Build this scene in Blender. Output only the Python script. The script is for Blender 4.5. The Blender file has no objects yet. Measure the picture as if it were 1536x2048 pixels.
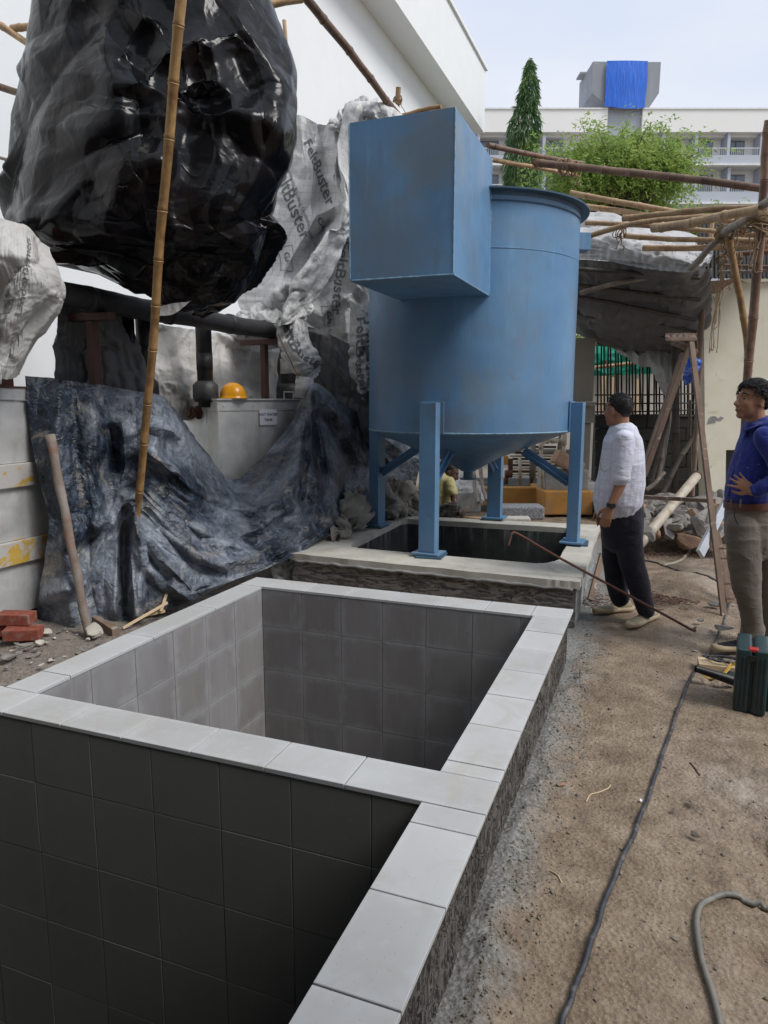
import bpy, bmesh, math, random
import numpy as np
from mathutils import Vector, Matrix
random.seed(7)
SC = bpy.context.scene
COL = SC.collection
PI = math.pi
# ---------------------------------------------------------------- camera
F = 1423.0; TH = math.atan(224/F); PS = math.atan(558/math.hypot(F, 224)); H = 1.62
cam = bpy.data.cameras.new('camera'); cam.sensor_fit = 'VERTICAL'; cam.sensor_height = 24.0
cam.lens = 24.0*F/2048; cam.clip_start = .05; cam.clip_end = 2000
co = bpy.data.objects.new('camera', cam); COL.objects.link(co); SC.camera = co
co.location = (0, 0, H); co.rotation_euler = (PI/2-TH, 0, PS)
# ---------------------------------------------------------------- world, sun, exposure
w = bpy.data.worlds.new('World'); SC.world = w; w.use_nodes = True
nt = w.node_tree; nt.nodes.clear()
SUN_EL, SUN_AZ = math.radians(50), math.radians(98)     # azimuth measured from +Y towards +X
sky = nt.nodes.new('ShaderNodeTexSky'); sky.sky_type = 'NISHITA'; sky.sun_disc = False
sky.sun_elevation = SUN_EL; sky.sun_rotation = SUN_AZ; sky.air_density = 1.0; sky.dust_density = 2.5
tc = nt.nodes.new('ShaderNodeTexCoord'); mp = nt.nodes.new('ShaderNodeMapping'); mp.inputs['Scale'].default_value = (1.0, 1.0, 2.6)
nz = nt.nodes.new('ShaderNodeTexNoise'); nz.inputs['Scale'].default_value = 1.7; nz.inputs['Detail'].default_value = 6; nz.inputs['Roughness'].default_value = .5
cr = nt.nodes.new('ShaderNodeValToRGB')
cr.color_ramp.elements[0].position = .36; cr.color_ramp.elements[0].color = (3.7, 4.3, 5.35, 1)
cr.color_ramp.elements[1].position = .64; cr.color_ramp.elements[1].color = (4.9, 5.1, 5.6, 1)
mx = nt.nodes.new('ShaderNodeMix'); mx.data_type = 'RGBA'; mx.inputs[0].default_value = .93
bg = nt.nodes.new('ShaderNodeBackground'); bg.inputs['Strength'].default_value = .1
wo = nt.nodes.new('ShaderNodeOutputWorld')
L = nt.links.new
L(tc.outputs['Generated'], mp.inputs[0]); L(mp.outputs[0], nz.inputs['Vector']); L(nz.outputs['Fac'], cr.inputs[0])
L(sky.outputs[0], mx.inputs[6]); L(cr.outputs[0], mx.inputs[7]); L(mx.outputs[2], bg.inputs[0]); L(bg.outputs[0], wo.inputs[0])
sl = bpy.data.lights.new('sun', 'SUN'); sl.energy = 1.5; sl.angle = math.radians(24); sl.color = (1, .97, .93)
so = bpy.data.objects.new('sun', sl); COL.objects.link(so)
sd = Vector((math.sin(SUN_AZ)*math.cos(SUN_EL), math.cos(SUN_AZ)*math.cos(SUN_EL), math.sin(SUN_EL)))
so.rotation_euler = sd.to_track_quat('Z', 'Y').to_euler(); so.location = (5, 5, 20)
SC.view_settings.view_transform = 'Standard'; SC.view_settings.look = 'None'
SC.view_settings.exposure = 0.82; SC.view_settings.gamma = 1.0; SC.view_settings.use_curve_mapping = False
SC.cycles.use_denoising = True
SC.cycles.max_bounces = 6; SC.cycles.diffuse_bounces = 4; SC.cycles.glossy_bounces = 3; SC.cycles.transparent_max_bounces = 6

# ---------------------------------------------------------------- measuring helpers (photo pixel + distance -> place in the world)
RX = np.array([math.cos(PS), math.sin(PS), 0]); FY = np.array([-math.sin(PS), math.cos(PS), 0])
def ray(px, py):
    x = (px-768)/F; y = -(py-1024)/F
    d = FY*math.cos(TH) + np.array([0, 0, -math.sin(TH)]) + y*(FY*math.sin(TH)+np.array([0, 0, math.cos(TH)])) + RX*x
    return d
O = np.array([0, 0, H])
def at(px, py, d):                      # d metres in front of the camera (horizontal)
    r = ray(px, py); return O + r*(d/(r@FY))
def gz(px, py, z=0.0):
    r = ray(px, py); return O + r*((z-H)/r[2])
def loc3(a, b, z, c):                   # a to the photo's right, b away, from a base point c
    return np.array([c[0], c[1], 0]) + RX*a + FY*b + np.array([0, 0, z])

# ---------------------------------------------------------------- object helpers
ORG = {}
def link(o, parent=None):
    COL.objects.link(o)
    if parent is not None: o.parent = parent
def tag(o, label=None, cat=None, group=None, kind=None):
    if label: o['label'] = label
    if cat: o['category'] = cat
    if group: o['group'] = group
    if kind: o['kind'] = kind
    return o
def thing(name, loc, label, cat, group=None):
    o = bpy.data.objects.new(name, None); o.empty_display_size = .1; o.location = [float(v) for v in loc]; COL.objects.link(o)
    ORG[o.name] = np.array([float(v) for v in loc]); return tag(o, label, cat, group)
def mk(name, V, Fc, mat, parent=None, smooth=False, org=None, uv=None):
    V = np.asarray(V, float).reshape(-1, 3)
    og = ORG[parent.name] if parent is not None else (np.array([float(v) for v in org]) if org is not None else np.zeros(3))
    me = bpy.data.meshes.new(name)
    if isinstance(Fc, np.ndarray):
        me.vertices.add(len(V)); me.vertices.foreach_set('co', (V-og).ravel())
        k = Fc.shape[1]; me.loops.add(Fc.size); me.polygons.add(len(Fc))
        me.loops.foreach_set('vertex_index', Fc.ravel().astype(np.int32))
        me.polygons.foreach_set('loop_start', np.arange(0, Fc.size, k, dtype=np.int32))
        me.polygons.foreach_set('loop_total', np.full(len(Fc), k, dtype=np.int32))
        me.update(calc_edges=True); me.validate()
    else:
        me.from_pydata((V-og).tolist(), [], [tuple(int(i) for i in f) for f in Fc]); me.update()
    if mat is not None: me.materials.append(mat)
    if smooth: me.polygons.foreach_set('use_smooth', [True]*len(me.polygons))
    if uv is not None:
        ul = me.uv_layers.new(name='UVMap'); idx = np.zeros(len(me.loops), dtype=np.int32); me.loops.foreach_get('vertex_index', idx)
        ul.data.foreach_set('uv', np.asarray(uv, float)[idx].ravel())
    o = bpy.data.objects.new(name, me); link(o, parent); ORG[o.name] = og
    if parent is None and org is not None: o.location = og.tolist()
    return o
class G:                                # collects shapes, one mesh
    def __init__(s): s.v = []; s.f = []
    def add(s, V, Fc):
        b = len(s.v); s.v += [tuple(map(float, v)) for v in V]; s.f += [tuple(int(i)+b for i in f) for f in Fc]; return s
    def box(s, c, size, M=None):
        x, y, z = [k/2 for k in size]
        V = np.array([(-x,-y,-z),(x,-y,-z),(x,y,-z),(-x,y,-z),(-x,-y,z),(x,-y,z),(x,y,z),(-x,y,z)])
        if M is not None: V = V@np.asarray(M).T
        return s.add(V+np.asarray(c, float), [(0,3,2,1),(4,5,6,7),(0,1,5,4),(1,2,6,5),(2,3,7,6),(3,0,4,7)])
    def bb(s, a, b):                    # box between two corners
        a = np.minimum(a, b); c = np.maximum(np.asarray(a), np.asarray(b)); 
        return s.box((a+c)/2, c-a)
    def tube(s, pts, r, n=10, caps=True, ry=None, up=None):
        pts = np.asarray(pts, float); m = len(pts); r = np.broadcast_to(r, (m,)); ry = r if ry is None else np.broadcast_to(ry, (m,))
        T = np.gradient(pts, axis=0); T /= np.linalg.norm(T, axis=1)[:, None]+1e-12
        u = np.array(up if up is not None else ((0, 0, 1) if abs(T[0][2]) < .9 else (1, 0, 0)), float); V = []
        th = np.arange(n)*2*PI/n
        for i in range(m):
            if up is None or i == 0:
                a = u - T[i]*(u@T[i])
            else: a = np.array(up, float) - T[i]*(np.array(up, float)@T[i])
            a /= np.linalg.norm(a)+1e-12; b = np.cross(T[i], a); u = a
            V += [pts[i]+a*r[i]*math.cos(t)+b*ry[i]*math.sin(t) for t in th]
        Fc = [(i*n+j, i*n+(j+1)%n, (i+1)*n+(j+1)%n, (i+1)*n+j) for i in range(m-1) for j in range(n)]
        if caps: Fc += [tuple(range(n))[::-1], tuple(range((m-1)*n, m*n))]
        return s.add(V, Fc)
    def lathe(s, prof, c, n=24, axis='z'):
        V = []
        for (r, z) in prof:
            for k in range(n):
                t = 2*PI*k/n; V.append((r*math.cos(t)+c[0], r*math.sin(t)+c[1], z+c[2]))
        m = len(prof); return s.add(V, [(i*n+j, i*n+(j+1)%n, (i+1)*n+(j+1)%n, (i+1)*n+j) for i in range(m-1) for j in range(n)])
    def build(s, name, mat, parent=None, smooth=False, org=None, bevel=0, seg=2):
        if bevel:
            bm = bmesh.new(); vs = [bm.verts.new(v) for v in s.v]
            for f in s.f:
                try: bm.faces.new([vs[i] for i in f])
                except ValueError: pass
            bmesh.ops.bevel(bm, geom=bm.edges[:], offset=bevel, segments=seg, affect='EDGES', profile=.6, clamp_overlap=True)
            bm.verts.ensure_lookup_table(); V = [tuple(v.co) for v in bm.verts]; bm.verts.index_update()
            Fc = [[v.index for v in f.verts] for f in bm.faces]; bm.free()
            return mk(name, V, Fc, mat, parent, smooth, org)
        return mk(name, s.v, s.f, mat, parent, smooth, org)
def auto_smooth(o, ang=40):
    me = o.data; me.polygons.foreach_set('use_smooth', [True]*len(me.polygons))
    bm = bmesh.new(); bm.from_mesh(me); c = math.radians(ang)
    for e in bm.edges:
        if len(e.link_faces) == 2 and e.calc_face_angle(0) > c: e.smooth = False
    bm.to_mesh(me); bm.free(); return o
def rotm(ax, ay, az):
    return np.array(Matrix.Rotation(az, 3, 'Z') @ Matrix.Rotation(ay, 3, 'Y') @ Matrix.Rotation(ax, 3, 'X'))
def dup(root):
    r = root.copy(); COL.objects.link(r)
    for ch in root.children:
        c = ch.copy(); COL.objects.link(c); c.parent = r
        for g in ch.children:
            d = g.copy(); COL.objects.link(d); d.parent = c
    return r
# ---- numpy value noise
_rs = np.random.RandomState(3); _P = _rs.rand(64, 64, 16)
def vnoise(x, y, z=0.0):
    x = np.asarray(x, float); y = np.asarray(y, float); z = np.broadcast_to(np.asarray(z, float), x.shape)
    xi, yi, zi = np.floor(x).astype(int), np.floor(y).astype(int), np.floor(z).astype(int)
    fx, fy, fz = x-xi, y-yi, z-zi; fx, fy, fz = [t*t*(3-2*t) for t in (fx, fy, fz)]
    def g(a, b, c): return _P[(xi+a) % 64, (yi+b) % 64, (zi+c) % 16]
    l0 = (g(0,0,0)*(1-fx)+g(1,0,0)*fx)*(1-fy)+(g(0,1,0)*(1-fx)+g(1,1,0)*fx)*fy
    l1 = (g(0,0,1)*(1-fx)+g(1,0,1)*fx)*(1-fy)+(g(0,1,1)*(1-fx)+g(1,1,1)*fx)*fy
    return (l0*(1-fz)+l1*fz)*2-1
def fbm(x, y, z=0.0, o=4, g=.5):
    s = 0; a = 1; t = 0
    for k in range(o):
        s = s+a*vnoise(np.asarray(x)*2**k+17.3*k, np.asarray(y)*2**k+5.1*k, np.asarray(z)*2**k+2.7*k); t += a; a *= g
    return s/t
# ---- grids
def gridf(nv, nu):
    i, j = np.meshgrid(np.arange(nv-1), np.arange(nu-1), indexing='ij'); a = (i*nu+j).ravel()
    return np.stack([a, a+1, a+nu+1, a+nu], 1)
def cubic(ctrl, n):                     # Catmull-Rom resample along axis 0
    c = np.asarray(ctrl, float); m = len(c); t = np.linspace(0, m-1, n); i = np.clip(t.astype(int), 0, m-2); f = (t-i)
    f = f.reshape((-1,)+(1,)*(c.ndim-1)); q = np.concatenate([2*c[:1]-c[1:2], c, 2*c[-1:]-c[-2:-1]])
    p0, p1, p2, p3 = q[i], q[i+1], q[i+2], q[i+3]
    return .5*((2*p1)+(-p0+p2)*f+(2*p0-5*p1+4*p2-p3)*f*f+(-p0+3*p1-3*p2+p3)*f**3)
def upsample(P, nv, nu):
    return np.swapaxes(cubic(np.swapaxes(cubic(P, nv), 0, 1), nu), 0, 1)
def gnormal(P):
    a = np.gradient(P, axis=1); b = np.gradient(P, axis=0); n = np.cross(a, b); return n/(np.linalg.norm(n, axis=2)[..., None]+1e-12)
def relax(P, P0, rest, pin, iters, kt, grav, damp=.9, bend=.5, zmin=None):
    nv, nu, _ = P.shape; Q = P.copy()
    def con(A, B, L, wA, wB, minonly=False, k=1.0):
        D = B-A; l = np.linalg.norm(D, axis=2)+1e-9; e = (l-L)/l
        if minonly: e = np.minimum(e, 0)
        s = wA+wB; s = np.where(s == 0, 1, s)
        D = D*(e*k/s)[..., None]; A += D*wA[..., None]; B -= D*wB[..., None]
    W = np.where(pin, 0.0, 1.0)
    for it in range(iters):
        vel = (P-Q)*damp; Q = P.copy(); P = P+vel*W[..., None]; P[..., 2] -= grav*W
        for s in (0, 1):
            a = slice(s, nu-1, 2); b = slice(s+1, nu, 2); con(P[:, a], P[:, b], rest[0][:, a], W[:, a], W[:, b])
            a = slice(s, nv-1, 2); b = slice(s+1, nv, 2); con(P[a], P[b], rest[1][a], W[a], W[b])
        for s in (0, 1):
            a = slice(s, nv-1, 2); b = slice(s+1, nv, 2)
            con(P[a, :-1], P[b, 1:], rest[2][a], W[a, :-1]*.5, W[b, 1:]*.5, k=.6)
            con(P[a, 1:], P[b, :-1], rest[3][a], W[a, 1:]*.5, W[b, :-1]*.5, k=.6)
        for st in (2, 4):
            if nu > st*2:
                L = rest[4][st][0]; con(P[:, :-st], P[:, st:], L, W[:, :-st]*.5, W[:, st:]*.5, True, bend*.5)
                L = rest[4][st][1]; con(P[:-st], P[st:], L, W[:-st]*.5, W[st:]*.5, True, bend*.5)
        P += (P0-P)*(kt*W)[..., None]
        if zmin is not None: P[..., 2] = np.maximum(P[..., 2], zmin)
        P = np.where(pin[..., None], P0, P)
    return P
def rests(P0, su, sv):
    n = lambda A, B: np.linalg.norm(B-A, axis=2)
    hu = n(P0[:, :-1], P0[:, 1:])*(1+su); hv = n(P0[:-1], P0[1:])*(1+sv); s = 1+(su+sv)/2
    return [hu, hv, n(P0[:-1, :-1], P0[1:, 1:])*s, n(P0[:-1, 1:], P0[1:, :-1])*s,
            {k: (n(P0[:, :-k], P0[:, k:])*(1+su)*.93, n(P0[:-k], P0[k:])*(1+sv)*.93) for k in (2, 4)}]
def cloth(ctrl, nv, nu, su=.08, sv=.04, seed=0, pin='top', grav=.0006, kt=.02, amp=.05, freq=1.5, stages=3, iters=90, zmin=None, bend=.6, fine=.02, wmask=None):
    """ctrl: rows x cols x 3 control net; returns a draped, buckled grid nv x nu"""
    ctrl = np.asarray(ctrl, float); rs = np.random.RandomState(seed); cur = None; prev = None
    for s in range(stages):
        q = 2**(stages-1-s); a, b = max(8, nv//q), max(8, nu//q); P0 = upsample(ctrl, a, b)
        pn = np.zeros((a, b), bool)
        if 'top' in pin: pn[0] = True
        if 'bottom' in pin: pn[-1] = True
        if 'left' in pin: pn[:, 0] = True
        if 'right' in pin: pn[:, -1] = True
        N = gnormal(P0); o = rs.rand(3)*30
        if cur is None:
            P = P0 + N*(amp*fbm(P0[..., 0]*freq+o[0]+P0[..., 1]*freq, P0[..., 2]*freq*.8+o[1], o[2], 3))[..., None]; tgt = P0
        else:
            P = upsample(cur, a, b) + (P0-upsample(prev, a, b)); tgt = P.copy(); N = gnormal(P)
            P = P + N*(fine*amp/(2**s)*rs.randn(a, b))[..., None]
            P[pn] = P0[pn]; tgt[pn] = P0[pn]
        R = rests(P0, su, sv)
        P = relax(P, tgt, R, pn, iters if s < stages-1 else iters//2, kt*(1 if s == 0 else .6), grav if s == 0 else grav*.3, bend=bend, zmin=zmin); cur = P; prev = P0
    return cur
def ridged(R, nv, nu, lines, extra=0):
    """R rows of (px, py, d); returns a fine target net with sharp ridges (positive) and valleys (negative) along photo polylines"""
    A = np.array(R, float); T = upsample(net(R), nv, nu); Q = upsample(A[..., :2], nv, nu); x, y = Q[..., 0], Q[..., 1]; dsp = np.zeros(x.shape)
    for pts, w_, a in lines:
        best = np.full(x.shape, 1e9)
        for (x0, y0), (x1, y1) in zip(pts[:-1], pts[1:]):
            dx, dy = x1-x0, y1-y0; t = np.clip(((x-x0)*dx+(y-y0)*dy)/(dx*dx+dy*dy), 0, 1); best = np.minimum(best, np.hypot(x-x0-t*dx, y-y0-t*dy))
        dsp += a*np.maximum(0, 1-best/w_)**1.15
    V = O-T; V /= np.linalg.norm(V, axis=2)[..., None]
    return T+V*dsp[..., None]
from mathutils.geometry import delaunay_2d_cdt
def facet(nv, nu, W, Hh, layers, seed):
    """crumple relief: random flat facets meeting in sharp creases, several sizes"""
    rs = np.random.RandomState(seed); out = np.zeros((nv, nu)); gx = np.linspace(0, W, nu); gy = np.linspace(0, Hh, nv)
    for n, amp in layers:
        p = rs.rand(n, 2)*[W*1.1, Hh*1.1]-[W*.05, Hh*.05]; p = np.concatenate([p, [(-W, -Hh), (2*W, -Hh), (2*W, 2*Hh), (-W, 2*Hh)]]); hh = (rs.rand(len(p))*2-1)*amp
        r = delaunay_2d_cdt([Vector(q) for q in p], [], [], 0, 1e-6); V = np.array([v[:] for v in r[0]]); hv = np.array([hh[o[0]] if len(o) else 0 for o in r[3]])
        lay = np.zeros((nv, nu))
        for f in r[2]:
            a, b, c = f[0], f[1], f[2]; A, B, C = V[a], V[b], V[c]
            x0, x1 = min(A[0], B[0], C[0]), max(A[0], B[0], C[0]); y0, y1 = min(A[1], B[1], C[1]), max(A[1], B[1], C[1])
            i0, i1 = np.searchsorted(gy, [y0, y1]); j0, j1 = np.searchsorted(gx, [x0, x1]); i1 = min(i1+1, nv); j1 = min(j1+1, nu)
            if i0 >= i1 or j0 >= j1: continue
            X, Y = np.meshgrid(gx[j0:j1], gy[i0:i1]); dt = (B[1]-C[1])*(A[0]-C[0])+(C[0]-B[0])*(A[1]-C[1])
            if abs(dt) < 1e-12: continue
            l1 = ((B[1]-C[1])*(X-C[0])+(C[0]-B[0])*(Y-C[1]))/dt; l2 = ((C[1]-A[1])*(X-C[0])+(A[0]-C[0])*(Y-C[1]))/dt; l3 = 1-l1-l2
            m = (l1 >= -1e-6) & (l2 >= -1e-6) & (l3 >= -1e-6); cur = l1*hv[a]+l2*hv[b]+l3*hv[c]; lay[i0:i1, j0:j1][m] = cur[m]
        out += lay
    return out
def sheet(name, P, mat, parent=None, org=None, closed=False):
    nv, nu, _ = P.shape; uu, vv = np.meshgrid(np.linspace(0, 1, nu), np.linspace(0, 1, nv))
    W = np.mean(np.linalg.norm(np.diff(P, axis=1), axis=2).sum(1)); Hh = np.mean(np.linalg.norm(np.diff(P, axis=0), axis=2).sum(0))
    return mk(name, P.reshape(-1, 3), gridf(nv, nu), mat, parent, True, org, uv=np.stack([uu.ravel()*W, (1-vv.ravel())*Hh], 1))
def crumple(P, layers, seed, smooth=1, mask=None):
    nv, nu, _ = P.shape; W = np.mean(np.linalg.norm(np.diff(P, axis=1), axis=2).sum(1)); Hh = np.mean(np.linalg.norm(np.diff(P, axis=0), axis=2).sum(0))
    h = facet(nv, nu, W, Hh, layers, seed)
    for _ in range(smooth):
        q = np.pad(h, 1, mode='edge'); h = (q[1:-1, 1:-1]*4+q[:-2, 1:-1]+q[2:, 1:-1]+q[1:-1, :-2]+q[1:-1, 2:])/8
    if mask is not None: h = h*mask
    return P+gnormal(P)*h[..., None]
def net(rows):                          # rows of (px, py, d)
    return np.array([[at(*p) for p in r] for r in rows])
# ---------------------------------------------------------------- materials
def newmat(name):
    m = bpy.data.materials.new(name); m.use_nodes = True; n = m.node_tree; n.nodes.clear()
    o = n.nodes.new('ShaderNodeOutputMaterial'); b = n.nodes.new('ShaderNodeBsdfPrincipled'); n.links.new(b.outputs[0], o.inputs[0])
    return m, n, b
class NT:
    def __init__(s, n, coord='Object'):
        s.n = n; s.l = n.links.new; t = n.nodes.new('ShaderNodeTexCoord'); s.tc = t; s.co = t.outputs[coord]
    def map(s, sc=(1, 1, 1), co=None, rot=(0, 0, 0), loc=(0, 0, 0)):
        m = s.n.nodes.new('ShaderNodeMapping'); m.inputs['Scale'].default_value = sc; m.inputs['Rotation'].default_value = rot; m.inputs['Location'].default_value = loc
        s.l(co or s.co, m.inputs[0]); return m.outputs[0]
    def noise(s, scale, detail=4, rough=.5, co=None, dist=0.0):
        t = s.n.nodes.new('ShaderNodeTexNoise'); t.inputs['Scale'].default_value = scale; t.inputs['Detail'].default_value = detail
        t.inputs['Roughness'].default_value = rough; t.inputs['Distortion'].default_value = dist; s.l(co or s.co, t.inputs['Vector']); return t.outputs['Fac']
    def vor(s, scale, co=None, feat='F1', out='Distance', rnd=1.0):
        t = s.n.nodes.new('ShaderNodeTexVoronoi'); t.inputs['Scale'].default_value = scale; t.feature = feat; t.inputs['Randomness'].default_value = rnd
        s.l(co or s.co, t.inputs['Vector']); return t.outputs[out]
    def ramp(s, fac, stops):
        r = s.n.nodes.new('ShaderNodeValToRGB'); e = r.color_ramp.elements
        for i, (p, c) in enumerate(stops):
            if i >= 2: e.new(p)
            e[i].position = p
            c = (c, c, c) if not hasattr(c, '__len__') else c; e[i].color = (*c[:3], 1)
        s.l(fac, r.inputs[0]); return r.outputs[0]
    def mix(s, f, a, b, mode='MIX'):
        m = s.n.nodes.new('ShaderNodeMix'); m.data_type = 'RGBA'; m.blend_type = mode
        for v, i in ((f, 0), (a, 6), (b, 7)):
            if hasattr(v, 'is_linked') or hasattr(v, 'links'): s.l(v, m.inputs[i])
            elif i == 0: m.inputs[0].default_value = v
            else: m.inputs[i].default_value = (*v[:3], 1)
        return m.outputs[2]
    def math(s, op, a, b=0.0, clamp=False):
        m = s.n.nodes.new('ShaderNodeMath'); m.operation = op; m.use_clamp = clamp
        for v, i in ((a, 0), (b, 1)):
            if hasattr(v, 'links'): s.l(v, m.inputs[i])
            else: m.inputs[i].default_value = v
        return m.outputs[0]
    def sep(s, co=None):
        m = s.n.nodes.new('ShaderNodeSeparateXYZ'); s.l(co or s.co, m.inputs[0]); return m.outputs
    def rnd(s): return s.n.nodes.new('ShaderNodeObjectInfo').outputs['Random']
    def bump(s, h, strength=.3, dist=.01, nrm=None):
        b = s.n.nodes.new('ShaderNodeBump'); b.inputs['Strength'].default_value = strength; b.inputs['Distance'].default_value = dist
        s.l(h, b.inputs['Height']);
        if nrm is not None: s.l(nrm, b.inputs['Normal'])
        return b.outputs[0]
def sett(b, n, **k):
    for a, v in k.items():
        i = b.inputs[a.replace('_', ' ')]
        if hasattr(v, 'links'): n.links.new(v, i)
        elif hasattr(v, '__len__'): i.default_value = (*v[:3], 1) if len(i.default_value) == 4 else v
        else: i.default_value = v
def simple(name, c1, c2=None, scale=6, rough=.6, metal=0, bump=.2, bscale=60, bdist=.004, stretch=(1, 1, 1), spec=.5, jitter=0, dirt=None, dscale=3, dlo=.5, dhi=.7):
    m, n, b = newmat(name); t = NT(n); co_ = t.map(stretch)
    c2 = c2 or tuple(v*.8 for v in c1)
    col = t.ramp(t.noise(scale, 6, .6, co_), [(.3, c2), (.7, c1)])
    if dirt: col = t.mix(t.ramp(t.noise(dscale, 7, .65, dist=.6), [(dlo, 0), (dhi, 1)]), col, dirt)
    if jitter:
        r = t.rnd(); col = t.mix(1.0, col, t.ramp(r, [(0, 1-jitter), (1, 1.0)]), 'MULTIPLY')
    sett(b, n, Base_Color=col, Roughness=rough, Metallic=metal, Specular_IOR_Level=spec)
    if bump: sett(b, n, Normal=t.bump(t.noise(bscale, 5, .6, co_), bump, bdist))
    return m
MT = {}
# ground
def m_ground():
    m, n, b = newmat('packed_earth'); t = NT(n)
    x, y, z = t.sep()
    big = t.noise(.9, 5, .6, dist=.4); mid = t.noise(6, 6, .65); fine = t.noise(70, 5, .7)
    c = t.ramp(mid, [(.28, (.145, .105, .070)), (.5, (.24, .18, .124)), (.72, (.34, .268, .196))])
    pale = t.math('MULTIPLY', t.ramp(big, [(.47, 0), (.66, 1)]), t.ramp(x, [(.0, 0), (.35, 1)]))
    c = t.mix(t.math('MULTIPLY', pale, .8), c, t.ramp(t.noise(11, 6, .7), [(.35, (.27, .22, .175)), (.6, (.45, .40, .35))]))
    damp = t.ramp(t.noise(1.7, 4, .5), [(.52, 0), (.72, .5)]); c = t.mix(damp, c, (.10, .07, .045))
    # cement slurry spilt along the pit wall (from x=-0.43 outwards)
    edge = t.math('ADD', t.math('MULTIPLY', t.math('ADD', x, .47), 3.6), t.math('MULTIPLY', t.math('SUBTRACT', t.noise(5, 5, .7), .5), 1.5))
    cem = t.ramp(edge, [(.12, .95), (.75, 0)])
    lft = t.ramp(x, [(0.0, 0), (.001, 1)])
    cem2 = t.math('MULTIPLY', cem, t.ramp(t.math('ADD', x, .62), [(0, 0), (.03, 1)]))
    c = t.mix(cem2, c, t.ramp(t.noise(45, 4, .7), [(.3, (.11, .11, .10)), (.7, (.33, .33, .32))]))
    farl = t.ramp(t.math('MULTIPLY', t.math('ADD', x, 2.5), -1.0), [(0, 0), (.05, 1)])
    c = t.mix(t.math('MULTIPLY', farl, .7), c, t.ramp(t.noise(20, 5, .7), [(.3, (.12, .11, .10)), (.7, (.30, .28, .26))]))
    c = t.mix(1.0, c, t.ramp(fine, [(.25, .55), (.5, 1.0), (.8, 1.25)]), 'MULTIPLY')
    foot = t.noise(7, 3, .5, dist=.4); c = t.mix(t.math('MULTIPLY', t.ramp(foot, [(.55, 0), (.62, .45)]), t.ramp(x, [(.1, 0), (.5, 1)])), c, (.17, .125, .09))
    pv = t.vor(110); c = t.mix(t.ramp(pv, [(.12, .5), (.25, 0)]), c, (.45, .42, .37))
    wet = t.ramp(t.noise(1.1, 3), [(.45, .95), (.75, .62)])
    h = t.math('ADD', t.noise(38, 6, .7), t.math('MULTIPLY', t.vor(60), .7))
    sett(b, n, Base_Color=c, Roughness=wet, Specular_IOR_Level=.35, Normal=t.bump(h, .75, .012)); return m
MT['ground'] = m_ground()
def m_tile(name, base, smear, amt, rough=.35, dirty=None):
    m, n, b = newmat(name); t = NT(n, 'UV'); g = NT(n)
    u = t.sep(); r = g.rnd()
    # cement film left round the joints of every tile
    ex = t.math('ABSOLUTE', t.math('SUBTRACT', u[0], .5)); ey = t.math('ABSOLUTE', t.math('SUBTRACT', u[1], .5))
    e = t.math('MAXIMUM', ex, ey); nn = g.noise(7, 6, .65, dist=.8)
    ed = t.math('ADD', e, t.math('MULTIPLY', t.math('SUBTRACT', nn, .5), .55))
    f = t.math('MULTIPLY', t.ramp(ed, [(.36, 0), (.5, 1)]), amt)
    c = t.mix(1.0, base, t.ramp(r, [(0, .86), (1, 1.05)]), 'MULTIPLY')
    c = t.mix(t.ramp(g.noise(2.2, 5, .6, g.map((1, 1, .35))), [(.4, 0), (.75, .5)]), c, smear)
    c = t.mix(f, c, smear)
    c = t.mix(t.ramp(g.noise(16, 6, .75, g.map((1, 1, .10))), [(.56, 0), (.70, .35)]), c, smear)
    c = t.mix(t.math('MULTIPLY', t.ramp(g.vor(30), [(.04, 1), (.07, 0)]), t.ramp(g.noise(2.5), [(.5, 0), (.6, .8)])), c, (.5, .5, .5))
    if dirty:
        c = t.mix(t.ramp(g.noise(3.5, 7, .7, dist=1), [(.50, 0), (.72, .6)]), c, dirty)
        c = t.mix(t.ramp(g.vor(55, g.map((1, 1, 1))), [(.05, .85), (.09, 0)]), c, (.2, .18, .16))
    sett(b, n, Base_Color=c, Roughness=t.ramp(nn, [(.3, rough), (.7, rough+.25)]), Normal=g.bump(g.noise(9, 4), .08, .004)); return m
MT['tile'] = m_tile('grey_wall_tile', (.225, .21, .205), (.36, .37, .385), .4)
MT['tile_dark'] = m_tile('dark_grey_tile', (.165, .168, .15), (.19, .195, .175), .35, .55)  # darker tone for the tiles of the near compartment
MT['coping'] = m_tile('pale_coping_tile', (.47, .47, .46), (.55, .565, .57), .35, .45, (.40, .36, .30))
MT['grout'] = simple('grout', (.085, .082, .078), rough=.9, bump=.2)
def m_plaster(name, c1, c2, vertical=False, light=(.3, .29, .27)):
    m, n, b = newmat(name); t = NT(n)
    co_ = t.map((1, 1, .35) if vertical else (.22, .22, 1.0))
    a = t.noise(26 if vertical else 20, 6, .7, co_, 1.2); gran = t.noise(170, 4, .7)
    line = t.ramp(t.math('ABSOLUTE', t.math('SUBTRACT', a, .5)), [(.0, 1), (.035, 0)])
    c = t.ramp(t.noise(5, 6, .65), [(.3, c2), (.7, c1)])
    c = t.mix(t.math('MULTIPLY', line, .6), c, tuple(v*.25 for v in c2))
    c = t.mix(t.ramp(gran, [(.6, 0), (.75, .6)]), c, light)
    h = t.math('ADD', t.math('MULTIPLY', gran, .35), t.math('MULTIPLY', line, -.9)); h = t.math('ADD', h, t.math('MULTIPLY', a, 1.2))
    sett(b, n, Base_Color=c, Roughness=.95, Specular_IOR_Level=.2, Normal=t.bump(h, 1.0, .012)); return m
MT['plaster_side'] = m_plaster('combed_cement_plaster', (.20, .185, .165), (.12, .11, .097), True)
MT['plaster_front'] = m_plaster('rough_cement_plaster', (.36, .34, .315), (.24, .225, .205), False)
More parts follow.
